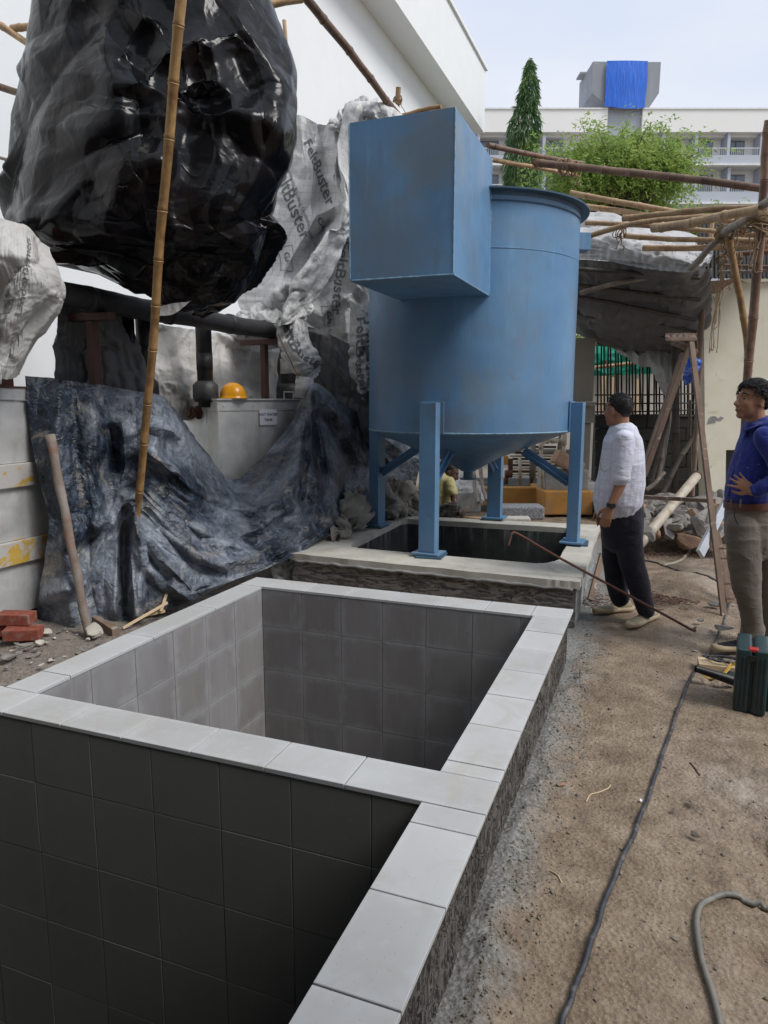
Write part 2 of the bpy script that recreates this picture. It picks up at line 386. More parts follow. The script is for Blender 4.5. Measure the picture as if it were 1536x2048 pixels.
MT['plaster_grey'] = simple('grey_cement', (.33, .33, .32), (.2, .2, .195), 9, .9, bump=.5, bscale=90)
MT['slab'] = simple('pale_concrete', (.58, .555, .49), (.42, .40, .35), 4, .85, bump=.25, bscale=70, dirt=(.30, .28, .24), dscale=5, dlo=.56, dhi=.8)
def m_wet():
    m, n, b = newmat('wet_pit_cement'); t = NT(n)
    st = t.noise(14, 6, .7, t.map((1, 1, .06)), .4); fade = t.ramp(t.math('ADD', t.sep()[2], 0), [(0.0, 0), (.33, 1)])
    c = t.ramp(t.noise(5, 6, .6), [(.3, (.035, .037, .036)), (.7, (.10, .105, .10))])
    c = t.mix(t.math('MULTIPLY', t.ramp(st, [(.54, 0), (.68, .8)]), fade), c, (.42, .44, .44))
    c = t.mix(t.ramp(t.vor(40, t.map((1, 1, .5))), [(.03, .5), (.07, 0)]), c, (.4, .4, .4))
    sett(b, n, Base_Color=c, Roughness=.45, Normal=t.bump(t.noise(60, 4), .3, .004)); return m
MT['wet'] = m_wet()
# blue painted steel
def m_blue():
    m, n, b = newmat('blue_painted_steel'); t = NT(n)
    c = t.ramp(t.noise(1.6, 5, .6, dist=.3), [(.3, (.09, .20, .355)), (.7, (.13, .28, .465))])
    c = t.mix(t.ramp(t.noise(2.3, 6, .65, t.map((1, 1, .6)), .7), [(.50, 0), (.72, .6)]), c, (.14, .19, .25))
    c = t.mix(t.ramp(t.noise(6, 7, .75, t.map((1, 1, .15))), [(.58, 0), (.75, .5)]), c, (.24, .43, .60)); c = t.mix(t.ramp(t.noise(9, 8, .8, t.map((1, 1, .12), loc=(3, 2, 1))), [(.56, 0), (.70, .55)]), c, (.11, .15, .18)); c = t.mix(t.ramp(t.noise(1.1, 4, .6, t.map((1, 1, 1), loc=(9, 1, 5)), .5), [(.5, 0), (.68, .55)]), c, (.16, .21, .26))
    c = t.mix(t.ramp(t.noise(3.1, 8, .75, dist=1.2), [(.63, 0), (.69, .6)]), c, (.15, .125, .10))
    sp = t.math('MULTIPLY', t.ramp(t.vor(24), [(.035, 1), (.06, 0)]), t.ramp(t.noise(3), [(.5, 0), (.6, 1)]))
    c = t.mix(sp, c, (.09, .045, .025))
    def patch(cx, cy, cz, r0, r1, amt, colr):
        v = n.nodes.new('ShaderNodeVectorMath'); v.operation = 'DISTANCE'; t.l(t.co, v.inputs[0]); v.inputs[1].default_value = (cx, cy, cz)
        d = t.math('ADD', v.outputs['Value'], t.math('MULTIPLY', t.math('SUBTRACT', t.noise(5, 6, .65, dist=.5), .5), .55)); return t.mix(t.ramp(d, [(r0, amt), (r1, 0)]), c, colr)
    c = patch(.20, -1.88, 2.86, .16, .34, .55, (.165, .18, .18)); c = patch(-.05, -1.88, 2.25, .12, .4, .45, (.17, .185, .19)); c = patch(.3, -.9, 1.35, .05, .22, .5, (.19, .23, .25)); c = patch(-.5, -.8, 1.5, .1, .45, .4, (.13, .19, .25)); c = patch(.1, -.95, 1.1, .02, .2, .5, (.14, .12, .10))
    sett(b, n, Base_Color=c, Roughness=t.ramp(t.noise(5, 5), [(.3, .32), (.7, .5)]), Specular_IOR_Level=.5,
         Normal=t.bump(t.math('ADD', t.noise(2.2, 3), t.math('MULTIPLY', t.noise(140, 3), .08)), .25, .02)); return m
MT['blue'] = m_blue()
MT['blue_edge'] = simple('worn_blue_weld', (.30, .48, .62), (.12, .22, .32), 25, .5, bump=.8, bscale=60, dirt=(.2, .08, .03), dscale=9, dlo=.62, dhi=.68)
MT['bluelite'] = simple('dark_blue_rim', (.07, .14, .21), (.04, .08, .12), 9, .5)
# plastic sheets
def crease(t, sc, w=.045, dist=1.4, off=0):
    n1 = t.noise(sc, 2, .5, t.map((1, 1, 1), loc=(off, off*.7, 3)), dist); return t.ramp(t.math('ABSOLUTE', t.math('SUBTRACT', n1, .5)), [(0, 1), (w*3, 0)])
def m_blackbag():
    m, n, b = newmat('black_polythene'); t = NT(n)
    c = t.ramp(t.noise(2.2, 5, .6), [(.42, (.0035, .0035, .0045)), (.8, (.014, .010, .009))])
    h = t.math('ADD', t.math('MULTIPLY', crease(t, 7, .05, .4, 4), .35), t.math('MULTIPLY', t.noise(60, 3, .6), .15))
    sett(b, n, Base_Color=c, Roughness=t.ramp(t.noise(3, 4), [(.3, .16), (.7, .27)]), Specular_IOR_Level=.22, Normal=t.bump(h, .35, .012)); return m
MT['bag'] = m_blackbag()
def m_tarp():
    m, n, b = newmat('dusty_dark_tarpaulin'); t = NT(n)
    big = t.noise(1.5, 5, .6, dist=.4); mid = t.noise(14, 9, .82, dist=.15); fine = t.noise(45, 5, .7)
    c = t.ramp(mid, [(.40, (.006, .008, .012)), (.55, (.025, .038, .062)), (.74, (.15, .185, .25))])
    c = t.mix(t.ramp(big, [(.42, 0), (.58, .9)]), c, t.ramp(mid, [(.36, (.09, .115, .16)), (.64, (.38, .41, .46))]))
    c = t.mix(t.ramp(t.noise(3.1, 6, .7, t.map((1, 1, 1), loc=(7, 3, 1)), .6), [(.56, 0), (.68, .85)]), c, t.ramp(fine, [(.3, (.20, .18, .155)), (.7, (.42, .40, .36))]))
    c = t.mix(t.math('MULTIPLY', t.ramp(t.vor(70), [(.06, .9), (.12, 0)]), t.ramp(t.noise(4), [(.45, 0), (.6, 1)])), c, (.55, .56, .58))
    h = t.math('ADD', t.math('MULTIPLY', crease(t, 6), .8), t.noise(22, 6, .7, dist=.5)); h = t.math('ADD', h, t.math('MULTIPLY', crease(t, 15, .05, 1.0, 4), .4))
    sett(b, n, Base_Color=c, Roughness=t.ramp(mid, [(.35, .26), (.7, .65)]), Specular_IOR_Level=.5, Normal=t.bump(h, .5, .012)); return m
MT['tarp'] = m_tarp()
def m_under(name, base=(.44, .44, .435), lines=.6, dirt=.5, gx=.075):
    m, n, b = newmat(name); t = NT(n, 'UV'); g = NT(n)
    s = t.sep()
    def ln(o, p, w): 
        f = t.math('FRACT', t.math('DIVIDE', o, p)); return t.ramp(t.math('ABSOLUTE', t.math('SUBTRACT', f, .5)), [(.5-w, 0), (.5-w*.4, 1)])
    li = t.math('MAXIMUM', ln(s[0], gx, .025), ln(s[1], gx, .025))
    c = t.ramp(g.noise(2, 5, .6), [(.3, tuple(v*.78 for v in base)), (.7, base)])
    c = t.mix(t.math('MULTIPLY', li, lines), c, (.13, .13, .135))
    c = t.mix(t.math('MULTIPLY', t.ramp(g.noise(2.7, 7, .7, dist=.6), [(.5, 0), (.75, 1)]), dirt), c, (.22, .19, .155))
    sett(b, n, Base_Color=c, Roughness=.62, Specular_IOR_Level=.4, Normal=g.bump(g.math('ADD', g.math('MULTIPLY', crease(g, 5), .9), g.math('ADD', g.math('MULTIPLY', crease(g, 13, .05, 1.0, 4), .4), g.noise(14, 5, .6))), .28, .01)); return m
MT['under'] = m_under('printed_grey_underlay', (.66, .66, .65), .6, .22)
MT['under_plain'] = m_under('dusty_grey_underlay', (.56, .55, .53), .10, .5)
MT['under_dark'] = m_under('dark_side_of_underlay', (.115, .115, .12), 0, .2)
MT['ink'] = simple('faded_black_print', (.17, .17, .175), rough=.7, bump=0)
MT['canvas'] = simple('dirty_canvas', (.33, .31, .275), (.17, .155, .135), 6, .9, bump=.5, bscale=25)
MT['ink_blue'] = simple('blue_print', (.03, .04, .16), rough=.7, bump=0)
MT['paper'] = simple('laminated_paper', (.78, .80, .84), (.72, .74, .78), 5, .3, bump=0)
MT['roofsheet'] = m_under('grey_roof_tarpaulin', (.50, .50, .50), 0, .45)
MT['netgreen'] = simple('green_shade_net', (.015, .36, .25), (.01, .25, .17), 5, .7, bump=.3, bscale=30, stretch=(1, 1, .3))
MT['bluetarp'] = simple('bright_blue_tarpaulin', (.012, .15, .72), (.008, .11, .55), 3, .5, bump=.5, bscale=3, bdist=.1, stretch=(2, 2, .3))
MT['bluetarp2'] = simple('blue_tarp_bundle', (.01, .08, .45), (.006, .05, .3), 3, .4, bump=.3, bscale=12)
# bamboo, wood
def m_bamboo(name, c1, c2, c3):
    m, n, b = newmat(name); t = NT(n); r = t.rnd()
    a = t.noise(5, 6, .7, dist=.6); st = t.noise(60, 3, .6, t.map((1, 1, .06)))
    c = t.ramp(a, [(.3, c3), (.5, c2), (.72, c1)])
    c = t.mix(1.0, c, t.ramp(st, [(.3, .75), (.7, 1.1)]), 'MULTIPLY'); c = t.mix(1.0, c, t.ramp(r, [(0, .75), (1, 1.15)]), 'MULTIPLY')
    sett(b, n, Base_Color=c, Roughness=.5, Specular_IOR_Level=.4, Normal=t.bump(st, .3, .003)); return m
MT['bam'] = m_bamboo('golden_bamboo', (.42, .27, .11), (.30, .17, .065), (.11, .055, .028))
MT['bam_pale'] = m_bamboo('pale_bamboo', (.58, .42, .26), (.46, .30, .16), (.26, .15, .08))
MT['bam_brown'] = m_bamboo('brown_bamboo', (.30, .19, .125), (.20, .12, .08), (.09, .055, .04))
MT['bam_grey'] = m_bamboo('grey_bamboo', (.33, .29, .25), (.22, .185, .155), (.10, .08, .065))
MT['bam_dark'] = m_bamboo('dark_bamboo', (.10, .085, .07), (.06, .05, .042), (.03, .025, .02))
MT['wood'] = simple('weathered_wood', (.27, .19, .14), (.13, .085, .06), 9, .8, bump=.6, bscale=50, stretch=(1, 1, .15), dirt=(.5, .47, .42), dscale=14, dlo=.6, dhi=.68)
MT['wood_dark'] = simple('dark_brown_wood', (.09, .07, .055), (.045, .035, .03), 9, .8, bump=.5, bscale=40, stretch=(1, 1, .15))  # darker brown wood for the timbers at the back
MT['jute'] = simple('jute_rope', (.34, .24, .14), (.2, .13, .07), 40, .95, bump=.8, bscale=250)
MT['rust'] = simple('rusty_steel', (.14, .06, .035), (.07, .035, .025), 14, .8, metal=.1, bump=.4, bscale=90)
MT['rust_pole'] = simple('rusty_dusty_pole', (.30, .27, .24), (.17, .12, .09), 5, .85, bump=.5, bscale=60, dirt=(.24, .10, .06), dscale=2.6, dlo=.5, dhi=.62)
MT['brown_paint'] = simple('red_oxide_steel', (.10, .042, .03), (.055, .025, .02), 8, .6, bump=.15)
MT['rebar'] = simple('rebar_steel', (.045, .028, .022), (.02, .015, .013), 20, .8, bump=.3)
MT['rebar_light'] = simple('lighter_rusty_rebar', (.20, .10, .055), (.10, .05, .03), 20, .8, bump=.3)  # lighter rust brown for the bars behind the cage
MT['pipe_black'] = simple('black_pipe_insulation', (.030, .030, .033), (.014, .014, .016), 7, .55, bump=.5, bscale=18, bdist=.01, dirt=(.10, .09, .08), dscale=5, dlo=.55, dhi=.8)
MT['cable'] = simple('black_cable', (.05, .055, .065), (.02, .02, .025), 18, .45, bump=.1, dirt=(.22, .20, .18), dscale=7, dlo=.5, dhi=.7)
MT['hose'] = simple('grey_hose', (.19, .185, .165), (.12, .12, .105), 9, .55, bump=.1, dirt=(.26, .22, .17), dscale=8)
MT['pvc'] = simple('dirty_pvc', (.50, .46, .38), (.40, .34, .26), 8, .5, bump=.1, dirt=(.25, .16, .09), dscale=9)
def m_steel():
    m, n, b = newmat('aluminium_cladding'); t = NT(n)
    c = t.ramp(t.noise(3, 6, .65, dist=.5), [(.3, (.50, .50, .495)), (.7, (.78, .78, .76))])
    c = t.mix(t.ramp(t.noise(5, 7, .75, t.map((1, 1, .3))), [(.5, 0), (.75, .7)]), c, (.40, .33, .26))
    sett(b, n, Base_Color=c, Metallic=.35, Roughness=t.ramp(t.noise(6, 5), [(.3, .3), (.7, .55)]), Normal=t.bump(t.noise(4, 4), .25, .02)); return m
MT['steel'] = m_steel()
MT['yellowrail'] = simple('flaking_yellow_paint', (.55, .36, .06), (.45, .28, .05), 6, .6, bump=.3, dirt=(.46, .44, .42), dscale=5, dlo=.45, dhi=.5)
MT['helmet'] = simple('yellow_helmet', (.80, .36, .01), (.72, .30, .01), 3, .3, bump=0)
MT['helmet_in'] = simple('helmet_lining', (.05, .03, .02), rough=.8, bump=.3)
MT['brick'] = simple('red_brick', (.30, .075, .045), (.19, .05, .032), 12, .85, bump=.6, bscale=60, jitter=.25, dirt=(.26, .20, .17), dscale=11, dlo=.52, dhi=.68)
MT['stone'] = simple('grey_rubble', (.36, .335, .31), (.17, .155, .145), 7, .9, bump=.7, bscale=22, bdist=.02, jitter=.4, dirt=(.42, .37, .31), dscale=5)
MT['stone_tan'] = simple('tan_sandstone', (.42, .27, .18), (.28, .17, .115), 6, .9, bump=.6, bscale=22, bdist=.02, jitter=.2)
MT['pebble'] = simple('pebbles', (.27, .23, .18), (.12, .10, .08), 9, .9, bump=.3)
MT['fibre'] = simple('coconut_fibre', (.17, .10, .07), (.09, .05, .04), 9, .9, bump=0)
MT['cream'] = simple('stained_cream_wall', (.76, .73, .60), (.68, .64, .50), 3, .85, bump=.25, bscale=40, dirt=(.30, .24, .15), dscale=4, dlo=.6, dhi=.85)
MT['white_wall'] = simple('white_painted_wall', (.80, .82, .82), (.76, .78, .79), 1.5, .8, bump=.06, bscale=30)
MT['bldg_cream'] = simple('cream_facade', (.86, .85, .81), (.83, .82, .78), .4, .8, bump=0)
MT['bldg_grey'] = simple('grey_facade', (.46, .49, .54), (.43, .46, .51), .5, .8, bump=0)  # grey lightened, distance haze put into the colour
MT['bldg_white'] = simple('white_trim', (.80, .80, .78), rough=.7, bump=0)
MT['tower'] = simple('weathered_grey_tower', (.33, .35, .38), (.24, .25, .28), .8, .85, bump=.1, stretch=(1, 1, .2), dirt=(.5, .5, .5), dscale=1.5, dlo=.6, dhi=.8)
MT['glass'] = simple('window_glass', (.16, .20, .25), (.09, .12, .15), .8, .12, bump=0, spec=.8)  # glass lightened as well, haze over the far building put into its colour
MT['frame'] = simple('dark_window_frame', (.10, .11, .12), rough=.5, bump=0)
MT['yellowpaint'] = simple('yellow_painted_kerb', (.52, .25, .05), (.36, .17, .04), 5, .75, bump=.4, bscale=40, dirt=(.28, .19, .12), dscale=4, dlo=.52, dhi=.75)
MT['darkwall'] = simple('black_block_wall', (.035, .035, .034), (.018, .018, .018), 5, .9, bump=.5, bscale=20)
MT['granite'] = simple('speckled_stone_block', (.42, .43, .45), (.05, .055, .06), 55, .8, bump=.8, bscale=60)
MT['beige'] = simple('beige_painted_column', (.25, .23, .19), (.20, .185, .155), 3, .7, bump=.1)
MT['greywall'] = simple('pale_far_wall', (.55, .52, .47), (.40, .38, .34), 3, .9, bump=.3, stretch=(1, 1, .3))
MT['bark'] = simple('bark', (.14, .11, .08), (.07, .055, .04), 12, .9, bump=.8, bscale=30)
def m_leaf(name, a, bc, c3, th=.25):
    m, n, b = newmat(name); t = NT(n)
    c = t.ramp(t.noise(1.4, 4, .6), [(.3, a), (.55, bc), (.75, c3)])
    wn = t.n.nodes.new('ShaderNodeTexWhiteNoise'); t.l(t.map((9, 9, 9)), wn.inputs[0]); c = t.mix(.25, c, t.mix(1.0, c, wn.outputs['Value'], 'MULTIPLY'))
    o = [x for x in n.nodes if x.type == 'OUTPUT_MATERIAL'][0]; tr = n.nodes.new('ShaderNodeBsdfTranslucent'); ms = n.nodes.new('ShaderNodeMixShader'); ms.inputs[0].default_value = th
    t.l(c, tr.inputs[0]); t.l(b.outputs[0], ms.inputs[1]); t.l(tr.outputs[0], ms.inputs[2]); t.l(ms.outputs[0], o.inputs[0])
    sett(b, n, Base_Color=c, Roughness=.5, Specular_IOR_Level=.35); return m
MT['leaf'] = m_leaf('light_green_leaves', (.22, .34, .08), (.36, .50, .13), (.56, .64, .22), .5)
MT['leaf_dark'] = m_leaf('dark_green_leaves', (.07, .15, .06), (.14, .25, .09), (.40, .46, .10), .3)
# people
MT['skin'] = simple('brown_skin', (.36, .185, .115), (.28, .135, .08), 12, .5, bump=.12, bscale=160, spec=.4)
MT['skin_dark'] = simple('dark_skin', (.11, .05, .035), (.075, .035, .025), 12, .5, bump=.1, bscale=160)
MT['hair'] = simple('black_hair', (.010, .009, .009), (.005, .005, .005), 30, .55, bump=.4, bscale=120, spec=.35)
MT['lip'] = simple('lips', (.22, .08, .06), rough=.45, bump=0)
MT['eye'] = simple('eyeball', (.6, .55, .5), rough=.2, bump=0); MT['iris'] = simple('iris', (.01, .007, .005), rough=.15, bump=0)
def m_fab(name, c1, c2, dots=None, check=None, s=260):
    m, n, b = newmat(name); t = NT(n)
    c = t.ramp(t.noise(4, 5, .6), [(.3, c2), (.7, c1)])
    if dots: c = t.mix(t.ramp(t.vor(22, rnd=.6), [(.06, 1), (.09, 0)]), c, dots)
    if check:
        q = t.sep(t.map((85, 85, 85))); li = t.math('MAXIMUM', t.math('SINE', q[2]), t.math('SINE', q[0])); c = t.mix(t.ramp(li, [(.9, 0), (.97, .3)]), c, check)
    sett(b, n, Base_Color=c, Roughness=.85, Specular_IOR_Level=.2, Sheen_Weight=.15, Normal=t.bump(t.math('ADD', t.noise(9, 4, .6, t.map((1, 1, 1.8)), 1.0), t.math('MULTIPLY', t.noise(s, 2), .06)), .6, .018)); return m
MT['shirt_white'] = m_fab('pale_lilac_shirt', (.66, .67, .76), (.56, .57, .67), check=(.40, .42, .55))
MT['shirt_blue'] = m_fab('royal_blue_dotted_shirt', (.028, .042, .24), (.018, .026, .15), dots=(.22, .24, .45))
MT['shirt_yellow'] = m_fab('faded_yellow_shirt', (.52, .46, .22), (.42, .37, .17), check=(.6, .56, .4))
MT['trouser_navy'] = m_fab('navy_trousers', (.022, .022, .034), (.012, .012, .02))
MT['trouser_khaki'] = m_fab('taupe_trousers', (.17, .145, .12), (.115, .098, .082))
MT['trouser_plaid'] = m_fab('dark_plaid_cloth', (.05, .045, .04), (.025, .022, .02), check=(.25, .23, .2))
MT['belt'] = simple('brown_leather_belt', (.13, .045, .03), (.09, .03, .02), 9, .45)
MT['shoe_tan'] = simple('khaki_trainer', (.33, .28, .19), (.24, .20, .13), 14, .7, dirt=(.45, .33, .10), dscale=10, dlo=.66, dhi=.72)
MT['sole_tan'] = simple('dirty_cream_sole', (.50, .42, .28), (.36, .27, .16), 18, .8, bump=.4)
MT['shoe_black'] = simple('black_knit_shoe', (.016, .018, .022), (.01, .011, .013), 20, .85, bump=.4, bscale=200)
MT['lace'] = simple('grey_laces', (.2, .19, .16), rough=.8, bump=.2)
MT['watch'] = simple('black_watch', (.012, .012, .014), rough=.3, bump=0)
MT['case'] = simple('dark_teal_plastic', (.022, .055, .06), (.012, .03, .034), 6, .42, bump=.2, bscale=120, dirt=(.09, .08, .07), dscale=6, dlo=.55, dhi=.8)
MT['case_black'] = simple('black_plastic', (.018, .018, .02), rough=.4, bump=.1)
MT['red'] = simple('red_plastic', (.5, .03, .025), rough=.4, bump=0)
MT['yellow_wire'] = simple('yellow_wire', (.62, .36, .03), rough=.5, bump=0)
MT['plank_pale'] = simple('pale_pine', (.62, .48, .30), (.52, .39, .24), 6, .7, bump=.3, stretch=(1, 1, .2))
MT['alu'] = simple('aluminium', (.55, .57, .60), (.45, .47, .5), 6, .35, metal=.5, bump=.1)
# ================================================================ SETTING
# pit and slab footprints (metres)
PX0, PX1, PY0, PY1, PZ = -2.66, -.435, -.12, 4.32, .36       # tiled pit outer, top height
SLAB = np.array([(-.475, 5.05), (-2.87, 5.17), (-2.84, 7.38), (-.53, 7.52)])
def gheight(x, y):
    b = fbm(x*.9, y*.9, .3, 3)*.035 + fbm(x*5, y*5, 1.2, 4)*.014 + fbm(x*22, y*22, 4.1, 3)*.0055
    ridge = np.maximum(0, 1-np.abs(x+.40+fbm(x*0, y*2.2, 3., 3)*.05)/.16)
    b = b + ridge**1.5*.035*(1+fbm(x*12, y*12, 2, 3)) * (y < 4.4)
    b = b + np.where(x < -2.66, .04+.05*fbm(x*3, y*3, 7, 4)+.02*fbm(x*14, y*14, 2., 3), 0)
    # low mound of earth behind the white-shirted man
    b = b + .10*np.exp(-(((x-.28)/.30)**2+((y-6.6)/.42)**2)**2)
    # churned mud patch on the right
    b = b + np.exp(-(((x-.62)/.35)**2+((y-2.7)/.7)**2))*.012*np.sign(fbm(x*14, y*11, 5, 4))
    b = b - .014*np.clip(fbm(x*5.2+3, y*3.4, 6, 2)*4-.7, 0, 1)*(x > .1)*np.clip((x-.1)*4, 0, 1)
    return b
def ground():
    x0, x1, y0, y1 = -5.2, 3.2, -.6, 12.0
    xs = np.concatenate([np.arange(x0, -2.66, .045), np.linspace(-2.66, -.435, 24)[:-1], np.arange(-.435, 1.35, .0135), np.arange(1.35, x1+.001, .06)])
    ys = np.concatenate([np.arange(y0, .5, .05), np.arange(.5, 4.4, .014), np.arange(4.4, 8.2, .03), np.arange(8.2, y1, .08)])
    X, Y = np.meshgrid(xs, ys); fade = np.clip(np.minimum.reduce([X-X.min(), X.max()-X, Y-Y.min(), Y.max()-Y])/.4, 0, 1)
    Z = gheight(X, Y)*fade
    nv, nu = X.shape; Fq = gridf(nv, nu); V = np.stack([X, Y, Z], 2).reshape(-1, 3)
    c = V[Fq].mean(1); inp = (c[:, 0] > PX0+.08) & (c[:, 0] < PX1-.05) & (c[:, 1] > PY0) & (c[:, 1] < PY1-.05) | (c[:, 0] > -2.92) & (c[:, 0] < -2) & (c[:, 1] > PY0) & (c[:, 1] < 2.1)
    ins = (c[:, 0] > -2.72) & (c[:, 0] < -.58) & (c[:, 1] > 5.25) & (c[:, 1] < 7.33)
    Fq = Fq[~(inp | ins)]
    used = np.unique(Fq); mp_ = -np.ones(len(V), int); mp_[used] = np.arange(len(used)); V = V[used]; Fq = mp_[Fq]
    g = mk('ground', V, Fq, MT['ground'], None, True); g['kind'] = 'structure'
    xa, xb, ya, yb = xs[0], xs[-1], ys[0], ys[-1]; B = 900
    V2 = [(-B,-B,0),(B,-B,0),(B,ya,0),(-B,ya,0),(-B,yb,0),(B,yb,0),(B,B,0),(-B,B,0),(xa,ya,0),(xa,yb,0),(xb,ya,0),(xb,yb,0),(-B,ya,0)]
    V2 = [(-B,-B,0),(B,-B,0),(B,ya,0),(-B,ya,0), (-B,yb,0),(B,yb,0),(B,B,0),(-B,B,0), (-B,ya,0),(xa,ya,0),(xa,yb,0),(-B,yb,0), (xb,ya,0),(B,ya,0),(B,yb,0),(xb,yb,0)]
    o = mk('open_ground', V2, [(0,1,2,3),(4,5,6,7),(8,9,10,11),(12,13,14,15)], MT['ground']); o['kind'] = 'structure'
ground()

# ---------------- far building across the back, facing the yard
def far_building():
    D = 45.0
    root = thing('apartment_building', at(1300, 800, D)*[1, 1, 0], 'long cream and grey building with balconies behind the trees, blue sheet over its roof tower', 'building')
    def P(px, py, d=D): return at(px, py, d)
    def pz(py): return P(900, py)[2]
    def pa(px): return (px-768)/F*D*1.0 / (math.cos(TH)) * 1.0
    def A(px, py, d=D):                     # lateral offset and height of a facade point
        p = P(px, py, d)-O; return p@RX, P(px, py, d)[2]
    def bx(g, px0, py0, px1, py1, d0, d1):
        a0, z0 = A(px0, py0); a1, _ = A(px1, py0); _, z1 = A(px0, py1)
        c = O+RX*(a0+a1)/2+FY*(d0+d1)/2; c = np.array([c[0], c[1], (z0+z1)/2]); M = np.column_stack([RX, FY, [0, 0, 1]])
        g.box(c, (abs(a1-a0), abs(d1-d0), abs(z0-z1)), M)
    def part(name, mat, rects, parent=root):
        g = G()
        for r in rects: bx(g, *r)
        return g.build(name, mat, parent)
    X0, X1 = 880, 1760
    part('parapet', MT['bldg_cream'], [(X0, 219, 1216, 264, D, D+.5), (1286, 219, X1, 264, D, D+.5)])
    part('parapet_cap', MT['bldg_white'], [(X0, 216, 1216, 219, D-.06, D+.56), (1286, 216, X1, 219, D-.06, D+.56)])
    part('stair_wall', MT['bldg_grey'], [(1216.6, 216, 1285.4, 282, D+.25, D+2)])
    part('wall', MT['bldg_cream'], [(X0, 264, 1216, 760, D+1.0, D+9), (1216, 282, 1286, 760, D+.9, D+9), (1286, 264, X1, 760, D+1.0, D+9), (X0, 264.1, 1216, 268, D+.5, D+1.0), (1286, 264.1, X1, 268, D+.5, D+1.0)])
    part('roof', MT['bldg_cream'], [(X0, 226, X1, 230, D+.5, D+9)])
    fl = [(264, 310, 328), (333, 383, 405), (410, 468, 490), (495, 556, 578), (583, 646, 668)]
    for k, (t0, t1, t2) in enumerate(fl):
        for (xa, xb) in ((X0, 1216), (1286, X1)):
            part('floor_band', MT['bldg_grey'], [(xa, t1, xb, t2, D, D+1.0)])
            part('floor_edge', MT['bldg_white'], [(xa, t2+.2, xb, t2+4, D-.15, D+1.0)])
        xs = [900, 958, 1024, 1090, 1156, 1300, 1330, 1396, 1461, 1527, 1593, 1659]
        for j, x in enumerate(xs[:-1]):
            if x in (1156, 1300): continue
            part('partition', MT['bldg_grey'], [(x-3, t0+.5, x+3, t1-.2, D+.1, D+.99)])
            wf = part('window', MT['frame'], [(x+6, t0+7, x+44, t1-.4, D+.9, D+1.02)])
            part('pane', MT['glass'], [(x+7.5, t0+8.5, x+24, t1-1, D+.87, D+.9), (x+26, t0+8.5, x+42.5, t1-1, D+.87, D+.9)], wf)
            g = G()
            bx(g, x+4, t1-16, x+62, t1-14.7, D+.12, D+.17)
            for q in range(16): bx(g, x+5+q*3.7, t1-14.6, x+5.4+q*3.7, t1-.1, D+.13, D+.15)
            g.build('railing', MT['bldg_white'], root)
    # roof tower: wide box with undercut bottom
    tw = G()
    def q(px, py, d): return at(px, py, d)
    f = [q(1186, 123, D), q(1322, 124, D), q(1318, 186, D), q(1298, 216, D), q(1222, 216, D), q(1184, 186, D)]
    bk = [p+FY*2.9 for p in f]; sl_ = [q(1161, 150, D+4.2), q(1161, 215, D+4.2)]
    n = 6; tw.add(f+bk, [tuple(range(n)), tuple(range(n, 2*n))[::-1]]+[(i, i+n, (i+1) % n+n, (i+1) % n) for i in range(n)])
    tw.build('tower', MT['tower'], root)
    g = G(); g.box(at(1168, 152, D+1.9), (.7, .9, .10), np.column_stack([RX, FY, [0, 0, 1]])); g.build('window_hood', MT['tower'], root)
    g = G(); g.box(at(1173, 163, D+1.7), (.12, .5, .6), np.column_stack([RX, FY, [0, 0, 1]])); g.build('tower_window', MT['frame'], root)
    # blue sheet hanging down over the tower face: own thing
    C = net([[(1214, 121.5, D-.12), (1255, 121, D-.15), (1296, 122, D-.12)], [(1212, 150, D-.14), (1254, 150, D-.2), (1295, 152, D-.14)], [(1211, 185, D-.14), (1252, 186, D-.2), (1292, 186, D-.14)], [(1209, 212, D-.14), (1250, 217, D-.22), (1289, 216, D-.14)]])
    P_ = cloth(C, 60, 60, .004, .002, 5, 'top bottom', 0, .03, amp=.10, freq=.5, stages=2, iters=40, fine=0)
    tag(sheet('blue_tarpaulin', P_, MT['bluetarp'], None, P_[0, 0]), 'bright blue tarpaulin hung over the grey roof tower of the far building', 'tarpaulin')
far_building()

# ---------------- white building on the left with deep cornice
def white_building():
    root = thing('white_building', (-6.16, 8, 0), 'tall white rendered building with a deep overhanging cornice along the left', 'building')
    x, xc, y0, y1, zb, zt = -6.16, -5.5, -9.0, 22.0, 9.6, 11.35
    G().bb((x-6, y0, 0), (x, y1, zb+.3)).build('wall', MT['white_wall'], root)
    G().bb((x+.001, y0, zb), (xc, y1+.6, zb+.18)).build('soffit', MT['white_wall'], root)
    G().bb((xc-.16, y0, zb+.181), (xc, y1+.6, zt)).build('fascia', MT['white_wall'], root)
    G().bb((xc-.24, y0, zt+.001), (xc+.06, y1+.66, zt+.10)).build('cornice_cap', MT['white_wall'], root)
    G().bb((x-6, y1+.44, zb+.181), (xc-.161, y1+.6, zt)).build('end_fascia', MT['white_wall'], root)
    G().bb((x-6, y0, zb+.301), (xc-.161, y1+.43, zb+.4)).build('roof', MT['white_wall'], root)
white_building()
